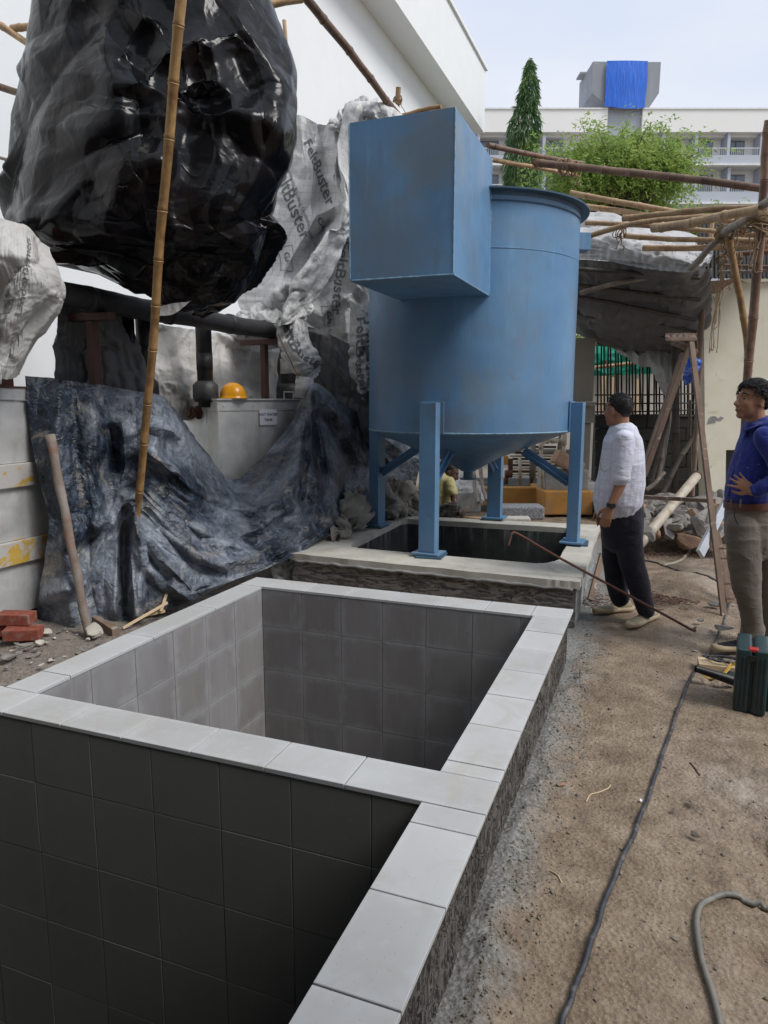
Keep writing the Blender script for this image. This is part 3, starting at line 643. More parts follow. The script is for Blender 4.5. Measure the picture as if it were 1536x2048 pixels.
# ---------------- unseen roof and walls, added behind the camera to shade the near pit
def shed():
    root = thing('shade_shed', (-1, -1.6, 0), 'unseen dark roof and wall added to shade the near end of the tiled pit', 'shed')
    G().bb((-5.0, -1.75, 0), (2.4, -1.6, 3.6)).build('wall', MT['darkwall'], root)
    r2 = thing('shade_building', (-1, -4, 0), 'unseen plain grey building added behind the camera to darken faces turned towards it', 'building'); G().bb((-9, -9, 0), (8, -3.2, 10.5)).build('wall', MT['plaster_grey'], r2)  # unseen block, added to cut sky light on faces turned this way
    G().bb((-5.0, -1.59, 3.0), (2.4, .95, 3.06)).build('roof', MT['darkwall'], root)
    for xx in (-4.9, 2.3): G().bb((xx-.05, .8, 0), (xx+.05, .9, 2.999)).build('post', MT['rust'], root)
shed()

# ================================================================ TREES
def leaf_cloud(name, P, D_, N_, L_, Wd, mat, root, kind='stuff'):
    # P centres, D_ direction of leaf, N_ side vector
    n = len(P); L_ = np.broadcast_to(L_, (n,))[:, None]; Wd = np.broadcast_to(Wd, (n,))[:, None]
    D_ = D_/(np.linalg.norm(D_, axis=1)[:, None]+1e-9); S = np.cross(D_, N_); S /= np.linalg.norm(S, axis=1)[:, None]+1e-9
    V = np.stack([P, P+D_*L_*.45+S*Wd*.5+np.cross(S, D_)*Wd*.12, P+D_*L_, P+D_*L_*.45-S*Wd*.5+np.cross(S, D_)*Wd*.12], 1).reshape(-1, 3)
    o = mk(name, V, np.arange(4*n).reshape(n, 4), mat, root); o['kind'] = 'stuff'; return o
def ashoka():
    d = 22.0; base = at(1036, 800, d)*[1, 1, 0]; top = at(1037, 114, d)[2]
    root = thing('conical_tree', base, 'tall narrow conical tree with drooping leaves left of the round tree', 'tree')
    rs = np.random.RandomState(4)
    G().tube([base+[0, 0, -.1], base+[.03, 0, top*.5], base+[0, 0, top-.3]], [.14, .09, .02], 8).build('trunk', MT['bark'], root, True)
    n = 15000; t = rs.rand(n)**.8; z = 3.2+(top-3.2)*(1-t); t = (top-z)/(top-3.2)
    prof = np.interp(t, [0, .05, .12, .25, .45, .7, 1], [.03, .13, .25, .42, .52, .60, .62])
    th = rs.rand(n)*2*PI; lump = 1+.28*vnoise(np.cos(th)*1.6+5, np.sin(th)*1.6+z*1.3, z*1.9)
    r = prof*lump*(.45+.6*rs.rand(n)**.45)
    P = np.stack([base[0]+r*np.cos(th)+.06*np.sin(z*1.3), base[1]+r*np.sin(th), z], 1)
    D_ = np.stack([np.cos(th)*.4, np.sin(th)*.4, -np.ones(n)*(.7+.5*rs.rand(n))], 1)+rs.randn(n, 3)*.22
    leaf_cloud('crown', P, D_, rs.randn(n, 3), .17+.1*rs.rand(n), .035, MT['leaf_dark'], root)
    m = 260; z = 3.4+(top-3.7)*rs.rand(m); th = rs.rand(m)*2*PI; pr = np.interp((top-z)/(top-3.2), [0, .25, 1], [.03, .4, .58]); g = G()
    for k in range(m):
        c = base+[0, 0, z[k]]; e = c+np.array([math.cos(th[k])*pr[k]*.85, math.sin(th[k])*pr[k]*.85, -.35]); g.tube([c, (c+e)/2+[0, 0, .08], e], [.012, .008, .003], 4)
    g.build('branch', MT['bark'], root)['kind'] = 'stuff'
ashoka()
def branchy(name, base, crown_c, R, label, nl, nb=70, seed=1, mat='leaf', leaf=(.10, .035), lobes=None, trunk=.16):
    root = thing(name, base, label, 'tree'); rs = np.random.RandomState(seed)
    fork = base*[1, 1, 0]+(crown_c-base)*[.4, .4, 0]+[0, 0, crown_c[2]-R[2]*.75]
    G().tube([base+[0, 0, -.1], (base+fork)/2+[.08, .05, 0], fork], [trunk, trunk*.8, trunk*.6], 8).build('trunk', MT['bark'], root, True)
    g = G(); tips = []
    for k in range(nb):
        a = rs.rand()*2*PI; ph = rs.uniform(-.35, 1.25); rr = rs.uniform(.6, 1.02)
        e = crown_c + RX*(R[0]*math.cos(a)*math.cos(ph)*rr) + FY*(R[1]*math.sin(a)*math.cos(ph)*rr) + np.array([0, 0, R[2]*math.sin(ph)*rr])
        e = e+rs.randn(3)*.12; m = fork*.45+e*.55+rs.randn(3)*.12+[0, 0, .15]
        g.tube([fork, m, e], [trunk*.22, trunk*.12, .006], 5); tips += [(m*.5+e*.5, .8), (e, 1.0), (m, .6), (m*.25+e*.75, .9)]
    g.build('limb', MT['bark'], root, True)['kind'] = 'stuff'
    T = np.array([t[0] for t in tips]); i = rs.randint(0, len(T), nl)
    # sprays: each tip carries several drooping compound leaves
    ns = nl//9; si = rs.randint(0, len(T), ns); s0 = T[si]+rs.randn(ns, 3)*[.22, .22, .17]; sdv = rs.randn(ns, 3)*[1, 1, .5]+[0, 0, -.12]; sdv /= np.linalg.norm(sdv, axis=1)[:, None]
    k = rs.randint(0, ns, nl); u = rs.rand(nl)[:, None]; P = s0[k]+sdv[k]*u*.38+np.array([0, 0, -.16])*u**2
    side = np.cross(sdv[k], [0, 0, 1])*np.sign(rs.rand(nl)-.5)[:, None]
    D_ = side*.8+sdv[k]*.5+rs.randn(nl, 3)*.25+[0, 0, -.25]
    N_ = np.array([0, 0, 1.0])+rs.randn(nl, 3)*.45
    leaf_cloud('crown', P, D_, N_, leaf[0]*(.7+.6*rs.rand(nl)), leaf[1], MT[mat], root)
    return root
cc = at(1235, 372, 18.0)
branchy('round_tree', at(1235, 800, 18.0)*[1, 1, 0], cc, (2.15, 1.8, 1.2), 'broad light green tree with airy crown in front of the far building', 52000, 170, 3, leaf=(.095, .036))
cc2 = at(1120, 700, 17.0)
branchy('garden_tree', at(1120, 800, 17.0)*[1, 1, 0], cc2, (1.5, 1.0, 1.3), 'small leafy tree seen low under the shed roof beside the green netting', 9000, 40, 8, trunk=.08)
cc3 = at(1330, 470, 21.0)
branchy('low_tree', at(1380, 800, 21.0)*[1, 1, 0], cc3, (3.0, 1.2, .8), 'low leafy tree just above the bamboo roof poles', 12000, 50, 12, trunk=.1)
# ================================================================ TILED PIT
UVQ = [(0, 0), (1, 0), (1, 1), (0, 1)]
def slab_piece(name, p, eu, ev, nrm, th, mat, parent):
    """a thin tile with slightly eased edge: p corner, eu/ev edge vectors, nrm outward"""
    e = .0016; p = np.asarray(p, float); eu = np.asarray(eu, float); ev = np.asarray(ev, float); nrm = np.asarray(nrm, float)
    hu = eu/np.linalg.norm(eu)*e; hv = ev/np.linalg.norm(ev)*e
    bot = [p, p+eu, p+eu+ev, p+ev]; mid = [q+nrm*(th-e) for q in bot]
    top = [p+hu+hv+nrm*th, p+eu-hu+hv+nrm*th, p+eu+ev-hu-hv+nrm*th, p+ev+hu-hv+nrm*th]
    V = bot+mid+top; Fc = [(8, 9, 10, 11)]+[(i, (i+1) % 4, (i+1) % 4+4, i+4) for i in range(4)]+[(i+4, (i+1) % 4+4, (i+1) % 4+8, i+8) for i in range(4)]
    if np.dot(np.cross(eu, ev), nrm) < 0: Fc = [f[::-1] for f in Fc]
    return mk(name, V, Fc, mat, parent, uv=np.array(UVQ*3))
def tiled_pit():
    root = thing('tiled_pit', (-1.55, 2.1, 0), 'rectangular pit lined with grey square tiles and topped with pale coping, nearest the camera', 'pit')
    rs = random.Random(5)
    ix0, ix1, fy, cy0, cy1 = -2.49, -.64, 4.11, 2.0, 2.19; zb = -1.35; T = .010; ci = .012   # tiles stand proud of the core by T
    ox1 = PX1-.02; ox0 = PX0+.02; zt = PZ-.016
    core = G()
    core.bb((ox0, cy0+T, zb), (ix0-T, PY1-.02, zt)); nx = -2.86; core.bb((nx-.2, PY0, zb), (nx-T, cy1-T, zt)); core.bb((nx-T, cy0+T+.001, zb), (ix0-T-.17, cy1-T-.001, zt-.001)); core.bb((ix1+T, PY0, zb), (ox1-.03, PY1-.02, zt))
    core.bb((ix0-T, fy+T, zb), (ix1+T, PY1-.02, zt)); core.bb((ix0-T, cy0+T, zb), (ix1+T, cy1-T, zt)); core.bb((nx-T, PY0, zb), (ix1+T, PY0+.2, zt))
    core.build('wall', MT['grout'], root)
    G().bb((nx-T, PY0+.2, zb-.1), (ix1+T, fy+T, zb)).build('pit_floor', MT['wet'], root)
    # rough plaster faces as displaced sheets
    def face(name, p, eu, ev, nu, nv, nrm, mat, amp=.006, stretch=(6, 6)):
        u, v = np.meshgrid(np.linspace(0, 1, nu), np.linspace(0, 1, nv)); P = np.asarray(p)+u[..., None]*np.asarray(eu)+v[..., None]*np.asarray(ev)
        lu, lv = np.linalg.norm(eu), np.linalg.norm(ev); X_ = u*lu*stretch[0]; Y_ = v*lv*stretch[1]
        h = fbm(X_, Y_, .7, 4)*amp + np.where(fbm(X_*2.1, Y_*2.1, 3.3, 3) > .22, -amp*.9, 0)
        h = h*np.clip(np.minimum(v, 1-v)*12, 0, 1); P = P+h[..., None]*np.asarray(nrm)
        return mk(name, P.reshape(-1, 3), gridf(nv, nu) if np.dot(np.cross(eu, ev), nrm) > 0 else gridf(nv, nu)[:, ::-1].copy(), mat, root, True)
    face('plaster_side', (ox1-.012, .3, -.05), (0, PY1-.02-.3, 0), (0, 0, zt+.05), 700, 70, (1, 0, 0), MT['plaster_side'], .008, (30, 9))
    face('plaster_end', (ox0, PY1-.008, -.05), (ox1-ox0-.012, 0, 0), (0, 0, zt+.05), 160, 30, (0, 1, 0), MT['plaster_side'])
    # wall tiles
    zl = [zt, .079, -.234, -.545, -.85, -1.15, zb]; g = .0026
    def rows(xs, fn, mat, nm='wall_tile'):
        for a, b in zip(xs[:-1], xs[1:]):
            for zt_, zb_ in zip(zl[:-1], zl[1:]): fn(a+g/2, b-g/2, zb_+g/2, zt_-g/2, mat, nm)
    def bump(): return T+rs.uniform(-.0006, .0006)
    bx_ = [ix0, -2.473+.0, -2.186, -1.896, -1.602, -1.309, -1.01, -.72, ix1]; bx_ = [ix0, -2.186, -1.896, -1.602, -1.309, -1.01, -.72, ix1]
    rows(bx_, lambda a, b, c, d, m, n_: slab_piece(n_, (a, fy+T, c), (b-a, 0, 0), (0, 0, d-c), (0, -1, 0), bump(), m, root), MT['tile'])
    ly = [cy1, 2.25, 2.55, 2.86, 3.18, 3.49, 3.80, 4.09, fy]; ly = [cy1, 2.53, 2.84, 3.15, 3.46, 3.77, fy]
    rows(ly, lambda a, b, c, d, m, n_: slab_piece(n_, (ix0-T, a, c), (0, b-a, 0), (0, 0, d-c), (1, 0, 0), bump(), m, root), MT['tile'])
    rows(ly, lambda a, b, c, d, m, n_: slab_piece(n_, (ix1+T, a, c), (0, b-a, 0), (0, 0, d-c), (-1, 0, 0), bump(), m, root), MT['tile'])
    cx_ = [nx, -2.60, -2.30, -2.0, -1.71, -1.41, -1.12, -.82, ix1]
    rows(cx_, lambda a, b, c, d, m, n_: slab_piece(n_, (a, cy0+T, c), (b-a, 0, 0), (0, 0, d-c), (0, -1, 0), bump(), m, root), MT['tile_dark'])
    ny = [PY0+.2, .38, .68, .98, 1.28, 1.58, 1.88, cy0]
    rows(ny, lambda a, b, c, d, m, n_: slab_piece(n_, (nx-T, a, c), (0, b-a, 0), (0, 0, d-c), (1, 0, 0), bump(), m, root), MT['tile_dark'])
    # coping tiles (slight overhang)
    def cop(x0, x1, y0, y1):
        q = .0024; dz = rs.uniform(-.0012, .0015)
        slab_piece('coping_tile', (x0+q, y0+q, zt), (x1-x0-2*q, 0, 0), (0, y1-y0-2*q, 0), (0, 0, 1), PZ-zt+dz, MT['coping'], root)
    oh = .006; xR0, xR1 = ix1-oh, PX1; xL0, xL1 = PX0, ix0+oh
    ys = [-.12, .29, .60, .915, 1.229, 1.558, 1.878, cy0-oh]
    for a, b in zip(ys[:-1], ys[1:]): cop(xR0, xR1, a, b)
    ys = [cy1+oh, 2.28, 2.59, 2.897, 3.204, 3.52, 3.82, fy-oh]
    for a, b in zip(ys[:-1], ys[1:]): cop(xR0, xR1, a, b)
    ys = [cy1+oh, 2.40, 2.98, 3.56, fy-oh]
    for a, b in zip(ys[:-1], ys[1:]): cop(xL0, xL1, a, b)
    ys = [-.12, .45, 1.05, 1.6, cy0-oh]
    for a, b in zip(ys[:-1], ys[1:]): cop(nx-.2, nx+oh, a, b)
    cop(nx-.2, PX0, cy0-oh, cy1+oh)
    xs = [PX0, -2.45, -2.14, -1.84, -1.53, -1.22, -.915, PX1]
    for a, b in zip(xs[:-1], xs[1:]): cop(a, b, cy0-oh, cy1+oh)
    xs = [PX0, -2.16, -1.86, -1.55, -1.24, -.94, -.66, PX1]
    for a, b in zip(xs[:-1], xs[1:]): cop(a, b, fy-oh, PY1)
tiled_pit()

# ================================================================ CONCRETE PIT UNDER THE TANK
def concrete_pit():
    root = thing('concrete_pit', (-1.67, 6.3, 0), 'square concrete pit with a pale slab rim and wet dark inside, under the blue tank', 'pit')
    z1 = .35; th = .055
    inn = [(-.71, 5.72), (-.78, 5.58), (-.86, 5.53), (-2.38, 5.56), (-2.48, 5.60), (-2.52, 5.70), (-2.55, 7.08), (-2.50, 7.17), (-.83, 7.24), (-.74, 7.14)]
    out = [(-.475, 5.30), (-.475, 5.05), (-.70, 5.06), (-2.30, 5.14), (-2.87, 5.17), (-2.87, 5.5), (-2.84, 7.38), (-2.3, 7.40), (-.75, 7.51), (-.53, 7.52)]
    # rim ring, subdivided with slightly uneven edge
    rs = np.random.RandomState(2); A, B = [], []
    n = len(inn)
    for k in range(n):
        for s in range(8):
            t = s/8; a = np.array(inn[k])*(1-t)+np.array(inn[(k+1) % n])*t; b = np.array(out[k])*(1-t)+np.array(out[(k+1) % n])*t
            A.append(a+rs.randn(2)*.002); B.append(b+rs.randn(2)*.0035)
    m = len(A); V = [(*a, z1+rs.randn()*.0008) for a in A]+[(*b, z1+rs.randn()*.0015) for b in B]+[(*b, z1-th+rs.randn()*.004) for b in B]+[(*a, z1-th) for a in A]
    Fc = []
    for i in range(m):
        j = (i+1) % m; Fc += [(i, i+m, j+m, j), (i+m, i+2*m, j+2*m, j+m), (i+2*m, i+3*m, j+3*m, j+2*m), (i+3*m, i, j, j+3*m)]
    mk('rim', V, [f[::-1] for f in Fc], MT['slab'], root)
    # inner lining
    zb = -1.1; IN = [np.array(p) for p in inn]; V = [(*p, z1-th+.0005) for p in IN]+[(*p, zb) for p in IN]; m = len(IN)
    mk('lining', V, [(i, (i+1) % m, (i+1) % m+m, i+m)[::-1] for i in range(m)]+[tuple(range(m, 2*m))], MT['wet'], root)
    # outer wall under the rim, set back a little, rough plaster
    def face(name, a, b, mat, nrm, amp=.012):
        a = np.array([*a, -.05]); b = np.array([*b, -.05]); L_ = np.linalg.norm(b-a); nu, nv = int(L_/.012), 40
        u, v = np.meshgrid(np.linspace(0, 1, nu), np.linspace(0, 1, nv)); P = a+(b-a)*u[..., None]+np.array([0, 0, z1-th+.049])*v[..., None]
        X_ = u*L_*4; Y_ = v*.35*26+fbm(u*L_*7, v*3, 2, 3)*1.2
        h = amp*(np.mod(Y_*.32, 1.0)*.9-.4)*(.4+.6*(fbm(X_*.8, v*4, 5, 2) > -.1))+amp*.5*fbm(u*L_*18, v*12, 1, 3)
        h = h*np.clip(np.minimum(u, 1-u)*40, 0, 1)
        P = P+h[..., None]*np.array([*nrm, 0]); return mk(name, P.reshape(-1, 3), gridf(nv, nu) if True else None, mat, root, True)
    face('front_plaster', (-2.84, 5.19), (-.50, 5.075), MT['plaster_front'], (0, -1))
    face('side_plaster', (-.50, 5.075), (-.55, 7.50), MT['plaster_grey'], (1, 0), .008)
    G().bb((-2.84, 7.36), (-2.84, 7.36)) if False else None
    g = G(); g.add([(-2.84, 5.19, -.05), (-2.82, 7.36, -.05), (-2.82, 7.36, z1-th), (-2.84, 5.19, z1-th)], [(0, 1, 2, 3)]); g.add([(-2.82, 7.36, -.05), (-.55, 7.5, -.05), (-.55, 7.5, z1-th), (-2.82, 7.36, z1-th)], [(0, 1, 2, 3)])
    g.build('back_wall', MT['plaster_grey'], root)
    # smeared mortar along the underside of the rim
    g = G(); pts = []
    for k in range(60):
        t = k/59; p = np.array([-2.8, 5.165, z1-th-.004])*(1-t)+np.array([-.52, 5.055, z1-th-.004])*t
        pts.append(p+[0, -.004+.006*vnoise(k*.7, 1.), .006*vnoise(k*.9, 4.)])
    g.tube(pts, [.010+.006*abs(float(vnoise(k*.5, 9.))) for k in range(60)], 6); g.build('mortar_smear', MT['plaster_grey'], root, True)
concrete_pit()

# ================================================================ BLUE TANK
CX, CY, R0 = -1.665, 6.48, .925
def blue_tank():
    root = thing('blue_steel_tank', (CX, CY, .35), 'large blue steel tank with conical bottom and square inlet box on four legs', 'tank')
    zb, zt, za = 1.345, 3.2, .97
    c = (CX, CY, 0); n = 96
    nseg = 96; prof = [(R0, zb+.012+ (zt-zb-.012)*k/14) for k in range(15)]
    V = []
    for (r, z) in prof:
        for k in range(nseg):
            t = 2*PI*k/nseg; rr = r+.0035*float(vnoise(math.cos(t)*2.2+4, math.sin(t)*2.2, z*1.6)); V.append((CX+rr*math.cos(t), CY+rr*math.sin(t), z))
    g = G(); g.add(V, [(i*nseg+j, i*nseg+(j+1) % nseg, (i+1)*nseg+(j+1) % nseg, (i+1)*nseg+j) for i in range(14) for j in range(nseg)])
    g.lathe([(R0-.006, zt), (R0-.006, zb+.3), (R0-.01, zb+.02)], c, n); g.f = [f for f in g.f]
    g.build('shell', MT['blue'], root, True)
    auto_smooth(G().lathe([(R0-.002, zb-.001), (R0+.004, zb+.004), (R0+.005, zb+.010), (R0+.001, zb+.014)], c, n).build('seam_weld', MT['blue_edge'], root), 60)
    auto_smooth(G().lathe([(R0-.004, zb), (R0*.66, zb-.125), (R0*.33, zb-.245), (.07, za), (.07, za-.005)], c, n).build('cone', MT['blue'], root), 30)
    auto_smooth(G().lathe([(.045, za+.01), (.045, za-.07), (.075, za-.072), (.075, za-.085), (0, za-.085)], c, 24).build('drain_pipe', MT['bluelite'], root), 30)
    auto_smooth(G().lathe([(R0-.004, zt-.035), (R0+.004, zt-.035), (R0+.005, zt-.006), (R0+.075, zt-.005), (R0+.076, zt+.006), (R0-.008, zt+.006), (R0-.006, zt-.035)], c, n).build('top_flange', MT['bluelite'], root), 30)
    g = G()                                    # bent wire handrail weld below the rim
    a = np.radians(np.linspace(-72, 8, 40)); g.tube([(CX+(R0+.008)*math.cos(t), CY+(R0+.008)*math.sin(t), zt-.075) for t in a], .005, 5)
    g.build('stitch_weld', MT['bluelite'], root)
    g = G(); a = np.radians(np.linspace(-180, 180, 97)); g.tube([(CX+(R0+.0005)*math.cos(t), CY+(R0+.0005)*math.sin(t), 2.78) for t in a], .003, 5); g.build('seam', MT['blue'], root, True)
    # inlet box
    x0, x1, y0, y1, z0, z1 = -2.03, -1.305, 4.6, 5.9, 2.42, 3.42
    def pl(pts, name, mat, parent=root, dent=0, nrm=None, org=None):
        P = upsample(np.array([[pts[0], pts[1]], [pts[3], pts[2]]], float), 16, 16); nr = np.cross(np.array(pts[1])-pts[0], np.array(pts[3])-pts[0]).astype(float); nr /= np.linalg.norm(nr)
        u, v = np.meshgrid(np.linspace(0, 1, 16), np.linspace(0, 1, 16)); e = np.sin(u*PI)*np.sin(v*PI)
        P = P+nr*(.006*e*vnoise(u*3+pts[0][0]*9, v*3))[..., None]
        th = nr*-.004; V = np.concatenate([P.reshape(-1, 3), (P+th).reshape(-1, 3)])
        q = gridf(16, 16); return mk(name, V, np.concatenate([q, q[:, ::-1]+256]), mat, parent, True)
    bx = pl([(x0, y0, z0), (x1, y0, z0), (x1, y0, z1), (x0, y0, z1)], 'inlet_box', MT['blue'])
    import bpy as _b
    def yd(x): return CY-math.sqrt(max(R0**2-(x-CX)**2, 0))
    pl([(x1, y0, z0), (x1, yd(x1)-.002, z0), (x1, yd(x1)-.002, z1), (x1, y0, z1)], 'side_plate', MT['blue'], bx)
    pl([(x0, yd(x0)-.002, z0), (x0, y0, z0), (x0, y0, z1), (x0, yd(x0)-.002, z1)], 'side_plate', MT['blue'], bx)
    g = G()                                    # bottom plate with the cylinder's curve cut out
    xs = np.linspace(x0, x1, 15); V = [(x, y0, z0) for x in xs]+[(x, yd(x), z0) for x in xs]; g.add(V, [(i+15, i+16, i+1, i) for i in range(14)])
    V = [(x, y0, z0+.005) for x in xs]+[(x, yd(x), z0+.005) for x in xs]; g.add(V, [(i, i+1, i+16, i+15) for i in range(14)]); g.build('bottom_plate', MT['blue'], bx)
    rs = random.Random(1); g = G()
    def weld(a, b, r=.0045):
        a = np.array(a, float); b = np.array(b, float); k = max(3, int(np.linalg.norm(b-a)/.02)); g.tube([a+(b-a)*i/k for i in range(k+1)], [r*rs.uniform(.6, 1.25) for _ in range(k+1)], 6)
    weld((x0, y0, z0), (x1, y0, z0), .006); weld((x1, y0, z0), (x1, y0, z1)); weld((x0, y0, z0), (x0, y0, z1)); weld((x1, y0, z0), (x1, yd(x1), z0)); weld((x0, y0, z0), (x0, yd(x0), z0)); weld((x1, yd(x1), z0), (x1, yd(x1), z1), .004)
    g.build('weld_bead', MT['blue_edge'], bx, True)
    # side nozzle
    g = G(); a = math.radians(28); rx = np.array([math.cos(a), math.sin(a), 0]); ry = np.array([-math.sin(a), math.cos(a), 0]); M = np.column_stack([rx, ry, [0, 0, 1]])
    cc_ = np.array([CX, CY, 3.03])+rx*(R0+.07); g.box(cc_, (.15, .16, .15), M); nb_ = g.build('outlet_box', MT['blue'], root, bevel=.004)
    g = G(); g.box(cc_+rx*.076, (.006, .12, .11), M); g.build('opening', MT['case_black'], nb_)  # black plate, the unlit inside of the outlet put in as colour
    # legs
    for k, (px, py) in enumerate(((-1.735, 5.49), (-.69, 6.42), (-2.64, 6.63), (-1.62, 7.43))):
        ang = math.atan2(py-CY, px-CX); rx = np.array([math.cos(ang), math.sin(ang), 0]); ry = np.array([-rx[1], rx[0], 0]); M = np.column_stack([rx, ry, [0, 0, 1]])
        rad = math.hypot(px-CX, py-CY); cb = np.array([CX, CY, 0])+rx*(R0+.062)
        zt_ = 1.60; zb_ = .385; hz = (zt_+zb_)/2; hh = zt_-zb_
        g = G()
        if k in (0, 1):
            g.box(cb+[0, 0, hz], (.10, .142, hh), M); lg = g.build('leg', MT['blue'], root, bevel=.005)
        else:                                  # channel section: two flanges and a web
            for s in (-1, 1): g.box(cb+ry*s*.068+[0, 0, hz], (.10, .008, hh), M)
            g.box(cb-rx*.046+[0, 0, hz], (.008, .127, hh), M); lg = g.build('leg', MT['blue'], root)
        g = G(); g.box(cb-rx*.056+[0, 0, 1.48], (.012, .20, .26), M); g.build('wear_plate', MT['blue'], lg, bevel=.003)
        g = G(); g.box(cb+[0, 0, .376], (.20, .24, .016), M); g.build('base_plate', MT['blue'], lg, bevel=.002)
        g = G(); g.box(cb+rx*.015+ry*.03+[0, 0, .358], (.23, .22, .014), rotm(0, 0, ang+.12)); g.build('shim_plate', MT['bluelite'], lg, bevel=.002)
        a_ = cb-rx*.05+[0, 0, .90]; b_ = np.array([CX, CY, 0])+rx*.52+[0, 0, 1.165]
        d = b_-a_; L_ = np.linalg.norm(d); d /= L_; up = np.cross(ry, d)
        g = G(); g.box((a_+b_)/2, (L_, .012, .085), np.column_stack([d, ry, up])); g.box((a_+b_)/2+up*.0, (L_, .075, .010), np.column_stack([d, ry, up])); g.build('brace', MT['blue'], root)
blue_tank()
# crowbar leaning over the pit edge
def crowbar():
    a = gz(1385, 1260, .02); b = np.array([-.98, 5.35, .52]); 
    b = at(1035, 1070, 5.1); 
    tip = at(1016, 1092, 5.06); hook = at(1024, 1067, 5.08)
    end = at(1392, 1254, 4.86); pts = [tip, (tip+hook)/2+[0, 0, .004], hook, b+[.01, 0, .004], b*.8+a*.2, b*.5+a*.5, b*.12+a*.88, a, a*.4+end*.6, end]
    P = cubic(np.array(pts), 60); g = G(); g.tube(P, [.010]*50+list(np.linspace(.010, .005, 10)), 8)
    tag(g.build('crowbar', MT['rust'], None, True, org=a), 'long rusty hooked iron bar leaning on the corner of the concrete pit', 'crowbar')
crowbar()
# ================================================================ LEFT SIDE: ducts, pipes, hot water tank
def clad_tank():
    root = thing('hot_water_tank', (-3.9, 5.742, 0), 'aluminium clad square tank labelled HOT WATER TANK, behind the dark tarpaulin', 'tank')
    x, y0, y1, z1 = -3.9, 5.742, 7.36, 1.62; x0 = -5.3
    def panel(name, a, b, c, d, nrm):        # cross-broken sheet: pyramid 12 mm deep
        a, b, c, d = [np.array(p, float) for p in (a, b, c, d)]; m = (a+b+c+d)/4+np.array(nrm)*.03
        mk(name, [a, b, c, d, m], [(0, 1, 4), (1, 2, 4), (2, 3, 4), (3, 0, 4)], MT['steel'], root)
    G().bb((x0, y0+.006, 0), (x-.006, y1, z1)).build('body', MT['steel'], root)
    for a, b in ((y0, y0+.80), (y0+.804, y1)): panel('side_panel', (x, a, 0), (x, b, 0), (x, b, z1-.11), (x, a, z1-.11), (1, 0, 0))
    for a, b in ((x-.70, x), (x0, x-.704)): panel('front_panel', (a, y0, 0), (b, y0, 0), (b, y0, z1-.11), (a, y0, z1-.11), (0, -1, 0))
    g = G(); g.bb((x0, y0-.004, z1-.105), (x+.004, y1, z1-.004)); g.build('top_band', MT['steel'], root, bevel=.004)
    g = G(); g.bb((x0, y0-.018, z1-.003), (x+.018, y1, z1+.012)); g.build('lid_edge', MT['steel'], root, bevel=.003)
    g = G()
    for k in range(9): g.lathe([(0, .006), (.007, .004), (.009, 0)], (x-.05-.09*k, y0-.012, z1-.055), 6)
    for k in range(9): g.box((x+.006, y0+.06+.17*k, z1-.055), (.008, .014, .014))
    g.build('rivet', MT['steel'], root)['kind'] = 'stuff'
    # flange stub with hand wheel on the front
    c = np.array([x-.33, y0-.05, 1.50]); g = G(); g.tube([c+[0, .06, 0], c+[0, -.03, 0]], .035, 12); g.tube([c+[0, -.03, 0], c+[0, -.05, 0]], .065, 16); g.tube([c+[0, .03, 0], c+[0, .045, 0]], .065, 16); g.tube([c+[0, -.05, 0], c+[0, -.07, 0]], .028, 10)
    fl = g.build('pipe_flange', MT['rust'], root)
    g = G()
    for k in range(6): t = k*PI/3; g.tube([c+[.048*math.cos(t), -.045, .048*math.sin(t)], c+[.048*math.cos(t), -.062, .048*math.sin(t)]], .009, 6)
    g.build('bolt', MT['rust'], fl)
    g = G(); 
    for s in ((0, -.11, .24, .006), (0, .09, .24, .006)): g.bb((c[0]+.12-.26, y0-.008, c[2]+s[1]), (c[0]+.12, y0-.002, c[2]+s[1]+.006))
    g.bb((c[0]+.12, y0-.008, c[2]-.11), (c[0]+.126, y0-.002, c[2]+.096)); g.build('flange_frame', MT['steel'], root)
    # handle on the lid
    h = at(520, 787, 7.55); h = np.array([x-.05, 6.62, z1+.012]); g = G(); g.tube([h+[0, -.06, 0], h+[0, -.06, .07], h+[0, .06, .07], h+[0, .06, 0]], .008, 6); g.build('lid_handle', MT['alu'], root)
    # paper label
    pc = np.array([x+.020, y0+.563, 1.452]); g = G(); g.box(pc, (.002, .21, .155)); pl_ = g.build('label', MT['paper'], root)
    for k, (s, z) in enumerate((('HOT WATER', .012), ('TANK', -.04))): text_mesh('lettering', s, pc+[.0015, 0, z], (0, 1, 0), (0, 0, 1), .038, MT['ink_blue'], pl_, bold=.0012)
    root.rotation_euler.z = math.radians(-23.5)
    # corner angles
    G().bb((x-.022, y0-.0045, 0), (x+.0045, y0+.022, z1-.106)).build('corner_trim', MT['steel'], root, bevel=.002)
def X_at(px, py, x):
    r = ray(px, py); return O+r*(x/r[0])
